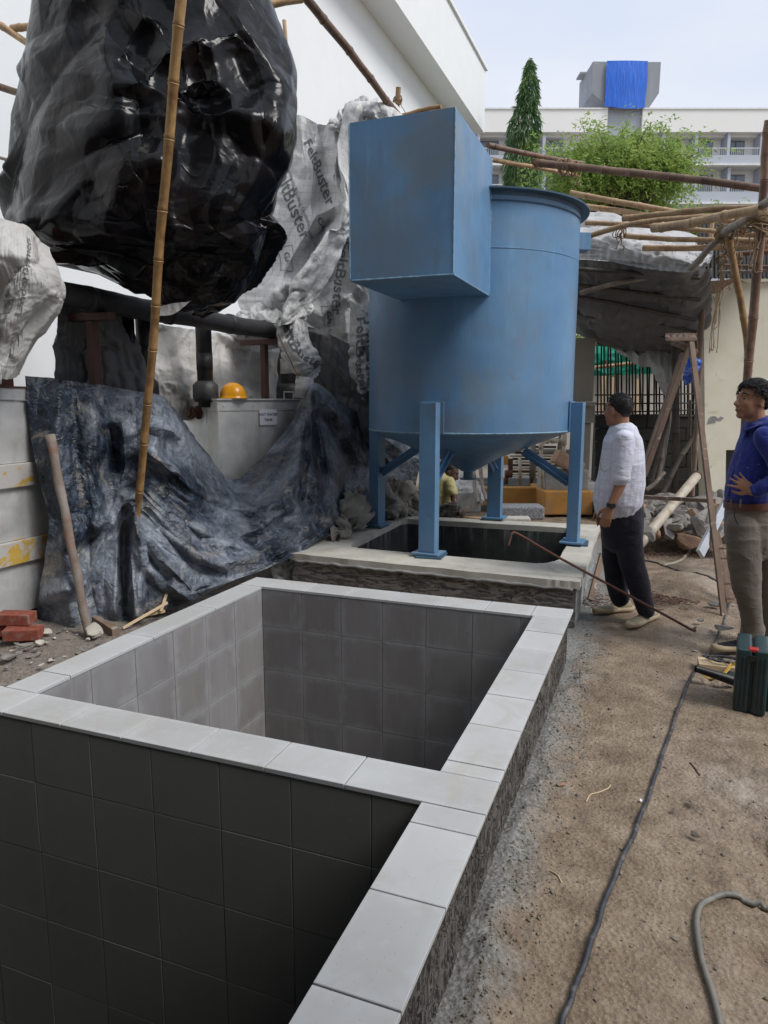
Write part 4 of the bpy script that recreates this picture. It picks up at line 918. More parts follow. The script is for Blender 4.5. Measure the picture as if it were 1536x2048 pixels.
def text_mesh(name, s, c, eu, ev, size, mat, parent=None, align='CENTER', warp=None, bold=0, thick=0.0):
    cu = bpy.data.curves.new('t', 'FONT'); cu.body = s; cu.size = size; cu.align_x = align; cu.resolution_u = 3; cu.offset = bold
    o = bpy.data.objects.new('t', cu); COL.objects.link(o); dg = bpy.context.evaluated_depsgraph_get(); me = bpy.data.meshes.new_from_object(o.evaluated_get(dg))
    bpy.data.objects.remove(o); bpy.data.curves.remove(cu)
    if warp is not None:
        bm = bmesh.new(); bm.from_mesh(me); bmesh.ops.triangulate(bm, faces=bm.faces[:])
        for _ in range(4):
            es = [e for e in bm.edges if e.calc_length() > .03]
            if not es: break
            bmesh.ops.subdivide_edges(bm, edges=es, cuts=1)
        bmesh.ops.triangulate(bm, faces=bm.faces[:]); bm.to_mesh(me); bm.free()
    V = np.array([v.co[:] for v in me.vertices]).reshape(-1, 3); Fc = [tuple(p.vertices) for p in me.polygons]; bpy.data.meshes.remove(me)
    if len(V) == 0: return None
    if warp is not None: W = warp(V[:, 0], V[:, 1])
    else: W = np.asarray(c)+V[:, :1]*np.asarray(eu)+V[:, 1:2]*np.asarray(ev)
    return mk(name, W, Fc, mat, parent)
clad_tank()
def duct():
    x = -4.12; root = thing('steel_duct_casing', (x-.5, 3.2, 0), 'aluminium casing with flaking yellow rails at the left edge of the photo', 'duct casing')
    z = [(.14, .50, 's'), (.50, .66, 'y'), (.66, 1.03, 's'), (1.03, 1.19, 'y'), (1.19, 1.62, 's'), (1.62, 1.70, 't')]
    y0, y1 = -.2, 4.35
    for a, b, k in z:
        if k == 's':
            G().bb((x-1.0, y0, a+.002), (x-.004, y1, b-.002)).build('casing', MT['steel'], root)
            for s in range(4):
                ya, yb = y0+(y1-y0)*s/4+.002, y0+(y1-y0)*(s+1)/4-.002; m = [x+.010, (ya+yb)/2, (a+b)/2]
                mk('side_panel', [(x, ya, a+.004), (x, yb, a+.004), (x, yb, b-.004), (x, ya, b-.004), m], [(0, 1, 4), (1, 2, 4), (2, 3, 4), (3, 0, 4)], MT['steel'], root)
        elif k == 'y': G().bb((x-1.0, y0, a), (x+.035, y1+.01, b)).build('rail', MT['yellowrail'], root, bevel=.006)
        else: G().bb((x-1.0, y0, a), (x+.02, y1+.01, b)).build('top_flange', MT['steel'], root, bevel=.004)
    G().bb((x-1.0, y0, 1.7005), (x+.03, y1+.02, 1.712)).build('rusty_lid', MT['rust'], root)
    G().bb((x-.9, y0, -.05), (x-.06, y1-.1, .139)).build('plinth', MT['darkwall'], root)
duct()
# helmet
def helmet():
    c = np.array([-4.06, 5.93, 1.634]); c = at(466, 787, 6.98); c[2] = 1.634
    root = thing('hard_hat', c, 'yellow hard hat lying on the lid of the hot water tank', 'helmet'); R = .115
    V = []; nr, ns = 10, 28
    for i in range(nr+1):
        ph = PI/2*i/nr
        for k in range(ns):
            t = 2*PI*k/ns; r = R*math.sin(ph)*(1+.12*abs(math.cos(t))); V.append(c+RX*(r*math.cos(t))+FY*(r*math.sin(t)*.95)+[0, 0, R*1.18*math.cos(ph)+.012+(.006 if abs(math.sin(t)) < .25 and i < 8 else 0)])
    for k in range(ns):
        t = 2*PI*k/ns; r = R*(1.24+.22*max(0, math.cos(t-PI+.2))**3); V.append(c+RX*(r*math.cos(t))+FY*(r*math.sin(t)*.92)+[0, 0, .004])
    Fc = [(i*ns+j, (i+1)*ns+j, (i+1)*ns+(j+1) % ns, i*ns+(j+1) % ns) for i in range(nr+1) for j in range(ns)]
    o = mk('shell', V, Fc, MT['helmet'], root, True); s = o.modifiers.new('s', 'SOLIDIFY'); s.thickness = .004
    G().box(c+FY*-.02+[0, 0, .02], (.13, .12, .03), np.column_stack([RX, FY, [0, 0, 1]])).build('headband', MT['helmet_in'], root, bevel=.01)
helmet()
# black insulated pipes
def pipe_run():
    root = thing('insulated_pipe', (-3.9, 5.5, 2.33), 'thick black insulated pipe running level above the hot water tank', 'pipe')
    P = [np.array([-3.86, y, 2.33+.006*math.sin(y*5)]) for y in np.linspace(1.0, 6.86, 60)]
    r = [.082+.004*abs(math.sin(k*1.7)) for k in range(60)]; G().tube(P, r, 18).build('run', MT['pipe_black'], root, True)
    for y in (4.1, 5.0, 5.9): G().tube([(-3.86, y, 2.33), (-3.86, y+.05, 2.33)], .093, 18).build('joint_wrap', MT['pipe_black'], root, True)
    root = thing('upper_insulated_pipe', (-4.3, 4.2, 2.9), 'dark insulated pipe higher up, half hidden behind the black sheeting', 'pipe')
    G().tube([(-4.35, 2.2, 2.72), (-4.35, 6.0, 2.72)], .09, 16).build('run', MT['pipe_black'], root, True)
    # brown steel frames carrying the pipe
    for k, (y, lab) in enumerate(((4.22, 'red oxide steel frame under the black pipe, left of the bamboo pole'), (6.66, 'red oxide steel frame under the end of the black pipe'))):
        r = thing('pipe_support', (-3.86, y, 0), lab, 'pipe support'); g = G(); g.bb((-3.96, y-.03, (1.2, 1.633)[k]), (-3.90, y+.04, 2.19)); g.build('upright', MT['brown_paint'], r, bevel=.004)
        g = G(); g.bb((-4.2, y-.04, 2.191), (-3.74, y+.04, 2.245)); g.build('bracket', MT['brown_paint'], r, bevel=.004)
    r = thing('pipe_support', (-4.25, 3.7, 0), 'thin dark steel upright deep in the shadow behind the pale sheet', 'pipe support'); G().bb((-4.32, 3.66, .9), (-4.22, 3.76, 2.6)).build('upright', MT['brown_paint'], r)
    # risers
    for (px, d, lab, zt, w_) in ((294, 5.95, 'black insulated riser with bulging collar just right of the bamboo pole', 2.35, .062), (412, 6.9, 'taller insulated riser standing on the hot water tank left of the helmet', 3.1, .075), (578, 7.9, 'dark riser pipe at the right end of the black pipe', 2.2, .085)):
        b = at(px, 800, d)*[1, 1, 0]; r = thing('riser_pipe', b, lab, 'pipe'); g = G(); g.tube([b+[0, 0, 1.55], b+[0, 0, zt]], w_, 16); g.build('run', MT['pipe_black'], r, True)
        g = G(); g.tube([b+[0, 0, 1.60], b+[0, 0, 1.64], b+[0, 0, 1.76], b+[0, 0, 1.80]], [w_*1.4, w_*1.65, w_*1.6, w_*1.05], 16); g.build('collar', MT['pipe_black'], r, True)
        g = G(); g.tube([b+[0, 0, 1.90], b+[0, 0, 2.06]], w_*1.04, 16); g.build('wrap', MT['steel'] if w_ == .085 else MT['pipe_black'], r, True)
pipe_run()

# ================================================================ SHEETS
def black_bag():
    rows = [(-260, 190, 380), (-130, 110, 470), (-40, 82, 512), (60, 68, 552), (140, 58, 585), (230, 48, 592), (330, 32, 588), (400, 20, 574), (445, 14, 564), (478, 60, 552), (515, 135, 528), (552, 205, 500), (585, 258, 462), (604, 300, 420), (614, 330, 385)]
    dc = 5.35; ctrl = []
    for k, (py, xl, xr) in enumerate(rows):
        row = []; c = (xl+xr)/2; h = (xr-xl)/2
        for j in range(17):
            t = j/16; ph = PI*1.0*(t*1.5-.25)          # wraps past the silhouettes
            px = c-h*math.cos(ph); bul = math.sin(ph)
            row.append((px, py, dc-.62*bul*(h/280)**.7 if bul > 0 else dc-.75*bul*(h/280)))
        ctrl.append(row)
    ctrl = net(ctrl)
    nv, nu = 200, 240; rowsd = []
    for k, (py, xl, xr) in enumerate(rows):
        c = (xl+xr)/2; h = (xr-xl)/2; rowsd.append([(c-h*math.cos(PI*(j/16*1.5-.25)), py, dc-(.62*math.sin(PI*(j/16*1.5-.25))*(h/280)**.7 if math.sin(PI*(j/16*1.5-.25)) > 0 else .75*math.sin(PI*(j/16*1.5-.25))*(h/280))) for j in range(17)])
    LN = [([(60, 77), (97, 150), (145, 145), (206, 161), (230, 182), (283, 165)], 42, .10), ([(190, 80), (226, 160)], 26, .08), ([(198, 40), (250, 110), (275, 160)], 34, .09), ([(150, -60), (120, 40), (150, 120)], 40, .07), ([(242, 335), (165, 380), (120, 436)], 34, .07), ([(238, 400), (258, 330), (315, 323)], 36, .09),
          ([(351, 109), (383, 178), (432, 162)], 34, .11), ([(359, 186), (400, 214), (505, 230), (557, 266)], 40, .13), ([(476, 20), (537, 121), (559, 182), (559, 258), (551, 303)], 30, .10), ([(500, 242), (521, 315), (480, 400), (460, 424), (545, 466)], 38, .10), ([(541, 202), (575, 363), (553, 455)], 26, .07), ([(404, 553), (480, 561), (444, 593), (375, 597)], 30, .07),
          ([(396, 81), (416, 170)], 20, .06), ([(425, 90), (440, 160)], 18, .06), ([(335, 174), (347, 283), (335, 404), (350, 500)], 34, .08), ([(300, 165), (250, 250), (160, 300), (60, 330)], 60, .08), ([(300, 330), (220, 430), (250, 540)], 50, .09), ([(420, 250), (440, 330), (400, 420)], 44, .07), ([(300, 480), (380, 520), (500, 500)], 46, .08), ([(280, 20), (330, 80), (470, 60)], 40, .10), ([(100, 200), (80, 320), (70, 420)], 30, .06),
          ([(275, 200), (290, 300)], 34, -.10), ([(330, 130), (300, 170)], 30, -.08), ([(470, 110), (500, 190)], 28, -.09), ([(440, 200), (380, 190)], 22, -.07), ([(300, 60), (270, 120)], 30, -.08), ([(200, 220), (130, 260)], 40, -.06), ([(460, 480), (400, 540)], 26, -.06)]
    LN = [(a_, b_*1.25, c_*.62) for a_, b_, c_ in LN]; P = ridged(rowsd, 300, 360, LN)
    P = crumple(P, [(50, .10), (260, .030), (1800, .0055)], 6, 0); nv, nu = 300, 360
    root = thing('wrapped_unit', P[0, nu//2], 'huge bulging bundle wrapped in glossy crumpled black plastic sheet at upper left', 'wrapped equipment')
    sheet('plastic_wrap', P, MT['bag'], root)
    # the unit inside, seen only where the wrap gapes
    c = at(310, 250, dc+.2); G().box(c, (1.2, .9, 1.7), rotm(0, 0, PS)).build('unit_casing', MT['pipe_black'], root, bevel=.05)
    tg = sheet('loose_corner', cloth(net([[(322, 612, 5.0), (350, 606, 5.0), (378, 604, 5.02)], [(318, 632, 4.98), (350, 626, 5.0), (384, 600, 5.02)]]), 20, 24, .05, .05, 3, 'top', 0, .02, .02, 6, 2, 30), MT['under_plain'], root)
black_bag()

def lower_tarp():
    R = [
     [(50,752,5.0),(120,757,5.1),(185,766,5.2),(240,776,5.34),(318,792,5.55),(355,835,5.75),(405,900,6.15),(462,962,6.45),(520,920,6.75),(570,860,7.1),(622,768,7.3),(680,802,7.4),(745,842,7.75),(842,886,8.1)],
     [(56,820,4.95),(125,820,5.02),(190,825,5.15),(246,830,5.30),(328,840,5.40),(368,890,5.62),(415,945,6.0),(470,985,6.3),(525,950,6.5),(578,900,6.8),(628,830,7.05),(682,855,7.3),(745,885,7.7),(842,915,8.1)],
     [(64,890,4.92),(130,890,4.98),(190,885,5.1),(252,900,5.32),(318,905,5.30),(372,945,5.50),(425,985,5.85),(482,1015,6.05),(535,985,6.3),(590,945,6.6),(636,900,6.85),(684,905,7.2),(740,925,7.65),(838,942,8.1)],
     [(80,960,4.90),(138,955,4.95),(192,950,5.1),(258,965,5.36),(300,972,5.25),(372,1000,5.40),(432,1030,5.65),(494,1048,5.85),(545,1020,6.1),(600,985,6.4),(642,955,6.7),(686,955,7.1),(736,965,7.6),(832,968,8.1)],
     [(100,1040,4.90),(150,1035,4.92),(205,1020,5.08),(262,1010,5.34),(284,1020,5.22),(358,1050,5.25),(430,1075,5.45),(500,1080,5.7),(556,1055,5.95),(612,1025,6.25),(650,1005,6.55),(690,1000,7.05),(734,1000,7.55),(828,992,8.1)],
     [(92,1110,4.88),(146,1105,4.86),(196,1090,5.0),(246,1085,5.2),(278,1075,5.10),(366,1110,5.18),(440,1112,5.35),(508,1108,5.6),(566,1085,5.85),(620,1058,6.15),(656,1040,6.45),(694,1030,7.0),(734,1025,7.55),(824,1008,8.1)],
     [(78,1178,4.86),(140,1180,4.82),(200,1165,4.95),(248,1165,5.1),(282,1120,5.04),(372,1158,5.14),(448,1142,5.3),(514,1128,5.55),(572,1105,5.8),(626,1076,6.1),(660,1056,6.4),(698,1046,7.0),(736,1040,7.55),(822,1020,8.1)],
     [(76,1242,4.90),(142,1252,4.82),(196,1258,4.88),(246,1240,4.98),(276,1236,5.0),(380,1202,5.12),(452,1165,5.3),(520,1142,5.55),(580,1116,5.8),(630,1088,6.1),(664,1066,6.4),(700,1056,7.0),(738,1048,7.55),(820,1032,8.1)]]
    LN = [([(345, 860), (400, 925), (465, 985), (505, 985), (560, 925), (612, 800)], 16, .07), ([(290, 900), (390, 985), (480, 1020), (555, 1008), (590, 950)], 30, .13), ([(270, 960), (320, 1005), (370, 1048), (450, 1085), (515, 1058), (578, 1010), (605, 900)], 28, .14),
          ([(268, 1000), (320, 1060), (390, 1110), (440, 1130), (520, 1105), (600, 1055)], 24, .12), ([(268, 1040), (330, 1125), (385, 1180), (425, 1165)], 24, .12), ([(272, 1070), (300, 1140), (380, 1202)], 18, .10), ([(350, 960), (420, 1010), (500, 1035), (560, 1020)], 14, -.07), ([(300, 980), (400, 1075), (500, 1075)], 14, -.08), ([(290, 1030), (380, 1120), (440, 1150)], 14, -.08), ([(280, 1090), (330, 1160)], 14, -.09),
          ([(621, 775), (606, 880), (575, 960), (530, 1030)], 20, .10), ([(622, 778), (624, 900), (634, 1000), (620, 1060)], 18, .11), ([(626, 778), (650, 900), (668, 1000), (640, 1070)], 20, .11), ([(632, 780), (690, 850), (735, 930), (720, 1000)], 24, .11), ([(640, 775), (720, 840), (800, 900)], 20, .09), ([(614, 800), (612, 900), (600, 1000)], 10, -.09), ([(636, 830), (650, 950), (650, 1040)], 12, -.09), ([(660, 840), (700, 930), (690, 1010)], 16, -.08),
          ([(180, 800), (192, 880), (186, 960), (205, 1040)], 30, .08), ([(120, 790), (110, 900), (130, 1000)], 36, .07), ([(245, 850), (252, 930), (215, 1040), (196, 1055)], 24, .12), ([(262, 985), (230, 1040), (190, 1105), (170, 1170), (95, 1190)], 24, .10), ([(262, 1000), (236, 1080), (228, 1220)], 20, .13), ([(264, 1010), (262, 1120), (272, 1235)], 16, .13), ([(266, 1010), (284, 1100), (276, 1230)], 12, .08), ([(250, 1020), (246, 1130), (250, 1230)], 12, -.10), ([(225, 1000), (205, 1060), (150, 1110)], 20, -.10), ([(222, 860), (228, 940)], 16, -.08), ([(150, 1060), (130, 1140), (140, 1230)], 30, .08), ([(180, 1080), (180, 1160), (196, 1240)], 14, -.07),
          ([(300, 800), (330, 840), (300, 905)], 26, .07), ([(310, 915), (350, 930), (380, 975)], 16, .08), ([(255, 870), (300, 850), (350, 862)], 18, .06)]
    LN = [(a_, b_*1.15, c_*.95) for a_, b_, c_ in LN]; T = ridged(R, 240, 460, LN)
    P = T*.75+cloth(T, 240, 460, .012, .01, 21, 'top', .0002, .05, amp=.03, freq=4, stages=2, iters=30, bend=.8, fine=.02, zmin=.015)*.25; P[..., 2] = np.maximum(P[..., 2], .012)
    P = crumple(P, [(120, .030), (700, .010), (4000, .0025)], 5, 1)
    o = sheet('dark_tarpaulin', P, MT['tarp'], None, P[0, 200]); tag(o, 'long dusty blue-black tarpaulin draped in heavy folds over the hot water tank', 'tarpaulin')
lower_tarp()

def put_text(P, items, parent, mat='ink', lift=.005):
    """lettering printed on a draped sheet; items: (string, u metres, v metres down, angle, size)"""
    nv, nu, _ = P.shape; W = np.mean(np.linalg.norm(np.diff(P, axis=1), axis=2).sum(1)); Hh = np.mean(np.linalg.norm(np.diff(P, axis=0), axis=2).sum(0))
    N = gnormal(P); s = np.sign(np.sum(N[nv//2, nu//2]*(O-P[nv//2, nu//2])))
    for st, u0, v0, ang, size, bold in items:
        def warp(x, y, u0=u0, v0=v0, ang=ang):
            a = u0+x*math.cos(ang)-y*math.sin(ang); b = v0-(x*math.sin(ang)+y*math.cos(ang))
            fu = np.clip(a/W*(nu-1), 0, nu-1.001); fv = np.clip(b/Hh*(nv-1), 0, nv-1.001); i = fv.astype(int); j = fu.astype(int); fi = (fv-i)[:, None]; fj = (fu-j)[:, None]
            def bl(A): return (A[i, j]*(1-fj)+A[i, j+1]*fj)*(1-fi)+(A[i+1, j]*(1-fj)+A[i+1, j+1]*fj)*fi
            return bl(P)+bl(N)*s*lift
        if st == '[]':
            k = size; V = []; 
            g = G(); q = []
            for (xa, ya, xb, yb) in ((-k, -k*.6, k, -k*.6+.006), (-k, k*.6-.006, k, k*.6), (-k, -k*.6, -k+.006, k*.6), (k-.006, -k*.6, k, k*.6)):
                n = 14
                for t in range(n):
                    if xb-xa > yb-ya: x1, x2 = xa+(xb-xa)*t/n, xa+(xb-xa)*(t+1)/n; y1, y2 = ya, yb
                    else: x1, x2 = xa, xb; y1, y2 = ya+(yb-ya)*t/n, ya+(yb-ya)*(t+1)/n
                    q.append([(x1, y1), (x2, y1), (x2, y2), (x1, y2)])
            A = np.array(q).reshape(-1, 2); Vw = warp(A[:, 0], A[:, 1]); mk('printed_frame', Vw, np.arange(len(A)).reshape(-1, 4), MT[mat], parent)
        else: text_mesh('lettering', st, None, None, None, size, MT[mat], parent, warp=warp, bold=bold)
def prints(W, Hh, seed, n=3):
    it = []; rs = random.Random(seed); a = math.radians(-48)
    return it
def underlay():
    # broad hanging sheet
    R = [[(556,236,8.5),(600,232,8.45),(650,250,8.4),(700,222,8.2),(750,226,8.1),(830,230,8.0)],
         [(548,330,8.5),(600,330,8.4),(650,330,8.42),(700,330,8.15),(752,330,8.1),(836,330,8.0)],
         [(518,430,8.45),(592,430,8.35),(645,430,8.45),(700,430,8.1),(752,430,8.0),(838,430,8.0)],
         [(500,520,8.3),(585,530,8.3),(645,530,8.35),(702,530,8.0),(754,530,7.9),(838,530,7.9)],
         [(476,606,8.2),(575,610,8.1),(645,620,8.25),(704,620,7.9),(752,620,7.8),(838,620,7.8)],
         [(540,665,8.1),(600,680,8.0),(650,690,8.1),(706,700,7.85),(752,705,7.7),(838,700,7.7)],
         [(588,712,8.0),(630,745,7.9),(670,760,7.95),(712,780,7.75),(755,790,7.6),(838,790,7.6)],
         [(622,755,7.9),(660,795,7.8),(694,810,7.8),(724,840,7.65),(758,870,7.5),(838,890,7.5)]]
    LN = [([(659, 236), (677, 299), (665, 355), (690, 399), (634, 430), (577, 524), (543, 602)], 26, .20), ([(693, 242), (687, 311), (696, 380), (690, 430), (656, 492), (587, 561), (549, 583)], 24, .18), ([(634, 230), (627, 336), (621, 430)], 22, .08), ([(600, 240), (610, 330)], 30, .06),
          ([(696, 474), (656, 533), (593, 570)], 22, .14), ([(581, 574), (602, 611), (643, 630), (702, 586)], 24, .14), ([(690, 630), (700, 711), (730, 740)], 22, .10), ([(560, 600), (600, 680), (640, 700)], 26, .12), ([(700, 440), (668, 500), (640, 540)], 12, -.10), ([(670, 430), (610, 500)], 12, -.08), ([(676, 260), (684, 400)], 9, -.12), ([(640, 560), (680, 560), (720, 600)], 18, -.08), ([(720, 240), (716, 330), (712, 560)], 24, .09), ([(600, 700), (660, 730), (720, 800)], 20, .12), ([(640, 700), (700, 760), (745, 820)], 16, .10)]
    T = ridged(R, 150, 150, LN)
    P = cloth(T, 240, 240, .012, .01, 33, 'top', .0002, .05, amp=.04, freq=3, stages=2, iters=30, bend=.8, fine=.03)
    P = crumple(P, [(130, .045), (900, .014), (5000, .004)], 7, 1)
    root = thing('printed_underlay_sheet', P[0, 100], 'grey gridded roofing underlay sheet hanging in folds left of the blue tank, printed FeltBuster', 'sheet')
    sheet('hanging_sheet', P, MT['under'], root)
    a = math.radians(-58)
    put_text(P, [('FeltBuster', .30, .95, a, .22, .003), ('FeltBuster', .72, .62, a, .20, .003), ('FeltBuster', 1.10, 1.75, math.radians(-100), .21, .003), ('FeltBuster', 1.25, 3.0, math.radians(-85), .20, .003), ('FeltBuster', .75, 2.9, math.radians(70), .20, .003),
        ('Synthetic Roofing Underlayment', .47, .95, a, .07, 0), ('Synthetic Roofing Underlayment', 1.0, 2.6, math.radians(-85), .07, 0), ('GAF', .33, 1.55, math.radians(-75), .10, .002), ('GAF', .95, 2.25, math.radians(-85), .11, .002), ('GAF', 1.3, .7, a, .10, .002), ('GAF', .85, 1.2, a, .10, .002)], root)
    for (uu, vv) in ((.36, 1.53), (.98, 2.24)): put_text(P, [('[]', uu, vv, math.radians(-80), .14, 0)], root)
    # rope-like twisted fold down its front
    pts = net([[(688,212,7.9),(676,300,7.85),(690,420,7.8),(640,500,7.75),(585,590,7.65),(560,650,7.6)]])[0]
    pts2 = net([[(745,232,7.85),(712,300,7.8),(706,430,7.7),(690,470,7.65),(628,580,7.6),(600,640,7.5)]])[0]
    C = np.stack([cubic(np.array(pts), 30), cubic(np.array(pts)*.5+np.array(pts2)*.5+[-.0, -.12, 0]+0*pts, 30), cubic(np.array(pts2), 30)], 1)
    C[:, 1] += -FY*.16; C[:, 0] += FY*.12; C[:, 2] += FY*.14
    P2 = cloth(C, 160, 70, .25, .03, 8, 'top', .0002, .02, .06, 5, 4, 90, bend=.5, fine=.05); P2 = crumple(P2, [(60, .035), (500, .012)], 8); sheet('twisted_fold', P2, MT['under'], root)
    put_text(P2, [('FeltBuster', .2, 1.55, math.radians(-95), .26, .006), ('FeltBuster', .25, .8, math.radians(-95), .2, .004)], root)
    # crumpled top edge lying over the rail
    P4 = cloth(net([[(668,236,7.9),(700,206,8.1),(745,200,8.2),(800,214,8.3)], [(662,252,7.7),(696,232,7.7),(750,222,7.7),(812,236,7.7)], [(672,262,7.75),(700,262,7.75),(752,250,7.75),(812,262,7.75)]]), 50, 110, .16, .2, 5, 'left', .0002, .02, .08, 5, 3, 80, fine=.05); P4 = crumple(P4, [(60, .05), (400, .018)], 9); sheet('crumpled_top', P4, MT['under'], root)
    # hanging scroll pieces and bunch at the pipe end
    P3 = cloth(net([[(552,640,7.5),(580,632,7.45),(610,640,7.4)], [(560,690,7.4),(590,690,7.3),(622,680,7.4)], [(580,730,7.4),(612,728,7.3),(640,712,7.4)], [(600,748,7.4),(622,748,7.35),(640,736,7.4)]]), 80, 70, .12, .08, 9, 'top', .0003, .02, .06, 5, 3, 80, fine=.05)
    P3 = crumple(P3, [(40, .03), (300, .008)], 10); sheet('folded_flap', P3, MT['under'], root); put_text(P3, [('FeltBuster', .2, .3, math.radians(-65), .17, .004)], root)
    P5 = cloth(net([[(455,640,8.1),(490,618,8.1),(530,612,8.0),(572,640,7.9)], [(452,668,7.9),(492,650,7.7),(535,640,7.6),(580,668,7.7)], [(470,690,8.0),(505,684,7.9),(545,690,7.8),(585,700,7.8)]]), 60, 110, .2, .2, 15, 'left', .0003, .02, .09, 5, 3, 80, fine=.05); P5 = crumple(P5, [(60, .05), (400, .018)], 11); sheet('bunched_end', P5, MT['under'], root)
    P6 = cloth(net([[(700,600,7.6),(722,610,7.5),(745,600,7.5)], [(702,660,7.5),(724,660,7.4),(748,660,7.45)], [(700,720,7.5),(716,725,7.4),(748,720,7.4)], [(712,770,7.5),(724,775,7.4),(745,765,7.4)]]), 90, 60, .15, .05, 19, 'top', .0005, .02, .06, 5, 3, 80, fine=.05)
    P6 = crumple(P6, [(40, .03), (300, .01)], 12); sheet('lower_flap', P6, MT['under'], root); put_text(P6, [('FeltBuster', .12, .55, math.radians(-85), .2, .005), ('FeltBuster', .27, .6, math.radians(-85), .2, .005)], root)
underlay()
def back_sheets():
    P = cloth(net([[(285,642,6.9),(350,652,7.2),(430,665,7.6),(520,680,8.2),(600,700,8.6)], [(290,690,6.8),(350,710,7.1),(430,715,7.5),(520,715,8.1),(610,735,8.5)], [(300,750,6.8),(355,760,7.0),(430,770,7.4),(520,790,8.0),(630,790,8.4)], [(300,820,6.8),(360,820,7.0),(430,830,7.4),(520,830,8.0),(640,830,8.4)]]), 90, 170, .07, .06, 41, 'top', .0006, .015, .12, 2, 3, 90, fine=.05)
    P = crumple(P, [(90, .05), (700, .012)], 20); tag(sheet('plain_underlay_sheet', P, MT['under_plain'], None, P[0, 80]), 'pale plain sheet sagging behind the hard hat and riser pipes', 'sheet')
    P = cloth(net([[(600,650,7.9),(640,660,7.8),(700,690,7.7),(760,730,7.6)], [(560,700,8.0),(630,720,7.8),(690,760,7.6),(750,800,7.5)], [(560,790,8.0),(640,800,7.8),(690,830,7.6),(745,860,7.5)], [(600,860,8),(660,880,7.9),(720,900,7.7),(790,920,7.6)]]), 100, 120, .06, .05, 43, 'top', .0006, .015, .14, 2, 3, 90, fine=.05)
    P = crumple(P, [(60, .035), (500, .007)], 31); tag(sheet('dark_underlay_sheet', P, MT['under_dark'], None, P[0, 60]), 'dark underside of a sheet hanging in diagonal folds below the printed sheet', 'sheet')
    P = cloth(net([[(-60,440,4.75),(10,442,4.65),(60,450,4.65),(105,492,4.75)], [(-60,500,4.6),(10,505,4.35),(70,510,4.4),(116,540,4.7)], [(-60,590,4.6),(10,590,4.35),(70,585,4.4),(114,592,4.7)], [(-60,680,4.6),(0,680,4.4),(45,670,4.45),(78,660,4.7)], [(-60,770,4.6),(-20,760,4.45),(15,750,4.5),(38,740,4.7)]]), 120, 120, .02, .01, 51, 'top', .0003, .03, .14, 1.6, 2, 40, fine=0)
    root = thing('pale_underlay_sheet', P[0, 60], 'dusty pale grey sheet bulging over the pipes at the left edge of the photo', 'sheet'); P = crumple(P, [(26, .055), (150, .014), (900, .003)], 23); sheet('hanging_sheet', P, MT['under_plain'], root)
    put_text(P, [('Underlayment', .55, .42, math.radians(80), .11, 0), ('FeltBuster', .3, .95, math.radians(75), .2, .003)], root)
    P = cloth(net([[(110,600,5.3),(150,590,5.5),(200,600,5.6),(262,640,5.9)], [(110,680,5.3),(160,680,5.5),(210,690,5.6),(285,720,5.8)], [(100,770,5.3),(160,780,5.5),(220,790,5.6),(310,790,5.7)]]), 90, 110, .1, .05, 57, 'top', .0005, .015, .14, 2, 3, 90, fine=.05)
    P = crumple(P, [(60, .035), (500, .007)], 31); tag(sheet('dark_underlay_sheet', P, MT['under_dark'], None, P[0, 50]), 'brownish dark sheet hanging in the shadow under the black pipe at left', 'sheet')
    P = cloth(net([[(215,620,5.8),(245,625,5.8),(268,632,5.8)], [(215,680,5.8),(245,690,5.75),(268,690,5.8)], [(215,750,5.8),(245,755,5.8),(268,760,5.8)]]), 70, 60, .12, .08, 58, 'top', .0005, .02, .08, 5, 3, 80, fine=.05)
    tag(sheet('black_plastic_strip', P, MT['bag'], None, P[0, 30]), 'short strip of glossy black plastic hanging under the pipe just left of the bamboo pole', 'sheet')
    # small scrap tied at the peak of the tarpaulin
    P = cloth(net([[(592,752,7.1),(612,754,7.1),(627,758,7.1)], [(590,775,7.05),(610,776,7.0),(628,780,7.05)], [(588,795,7.1),(606,794,7.05),(622,790,7.1)]]), 24, 24, .04, .04, 5, 'top', 0, .02, .03, 8, 2, 40)
    tag(sheet('white_scrap', P, MT['under_plain'], None, P[0, 10]), 'small whitish scrap of sheet tied at the peak of the tarpaulin', 'scrap of sheet')
    g = G(); g.tube(cubic(np.array([at(556, 665, 7.0), at(566, 690, 7.02), at(592, 745, 7.1), at(596, 756, 7.08)]), 16), .006, 5); tag(g.build('tie_string', MT['jute'], None, True, org=at(556, 665, 7.0)), 'string tying the white scrap up to the end of the black pipe', 'string')
    # crumpled heap of canvas at the left edge of the concrete pit
    P = cloth(net([[(664,1022,6.85),(696,990,7.1),(745,962,7.65),(800,958,7.9),(835,985,8.2)], [(656,1040,6.6),(694,1004,6.9),(742,985,7.5),(790,985,7.7),(832,1005,8.0)], [(662,1058,6.4),(696,1032,6.75),(742,1018,7.4),(786,1012,7.6),(830,1020,7.9)], [(672,1070,6.35),(702,1054,6.65),(742,1036,7.35),(784,1030,7.55),(828,1030,7.8)]]), 110, 150, .45, .45, 61, 'top bottom', .0002, .012, .2, 7, 3, 90, fine=.12)
    P = crumple(P, [(160, .055), (900, .018)], 21); tag(sheet('canvas_heap', P, MT['canvas'], None, P[-1, 60]), 'crumpled heap of grey-brown canvas on the left edge of the concrete pit', 'canvas')
    P = cloth(net([[(540,1118,6.1),(565,1108,6.15),(588,1104,6.2)], [(545,1140,6.0),(566,1135,6.0),(590,1130,6.05)], [(552,1160,5.9),(570,1160,5.9),(592,1158,5.95)]]), 50, 50, .12, .12, 63, 'top', .0003, .02, .06, 6, 3, 70, fine=.06)
    P = crumple(P, [(20, .02), (100, .006)], 22); tag(sheet('canvas_scrap', P, MT['under_plain'], None, P[0, 20]), 'small pale scrap of canvas at the front left corner of the concrete pit', 'canvas')
back_sheets()
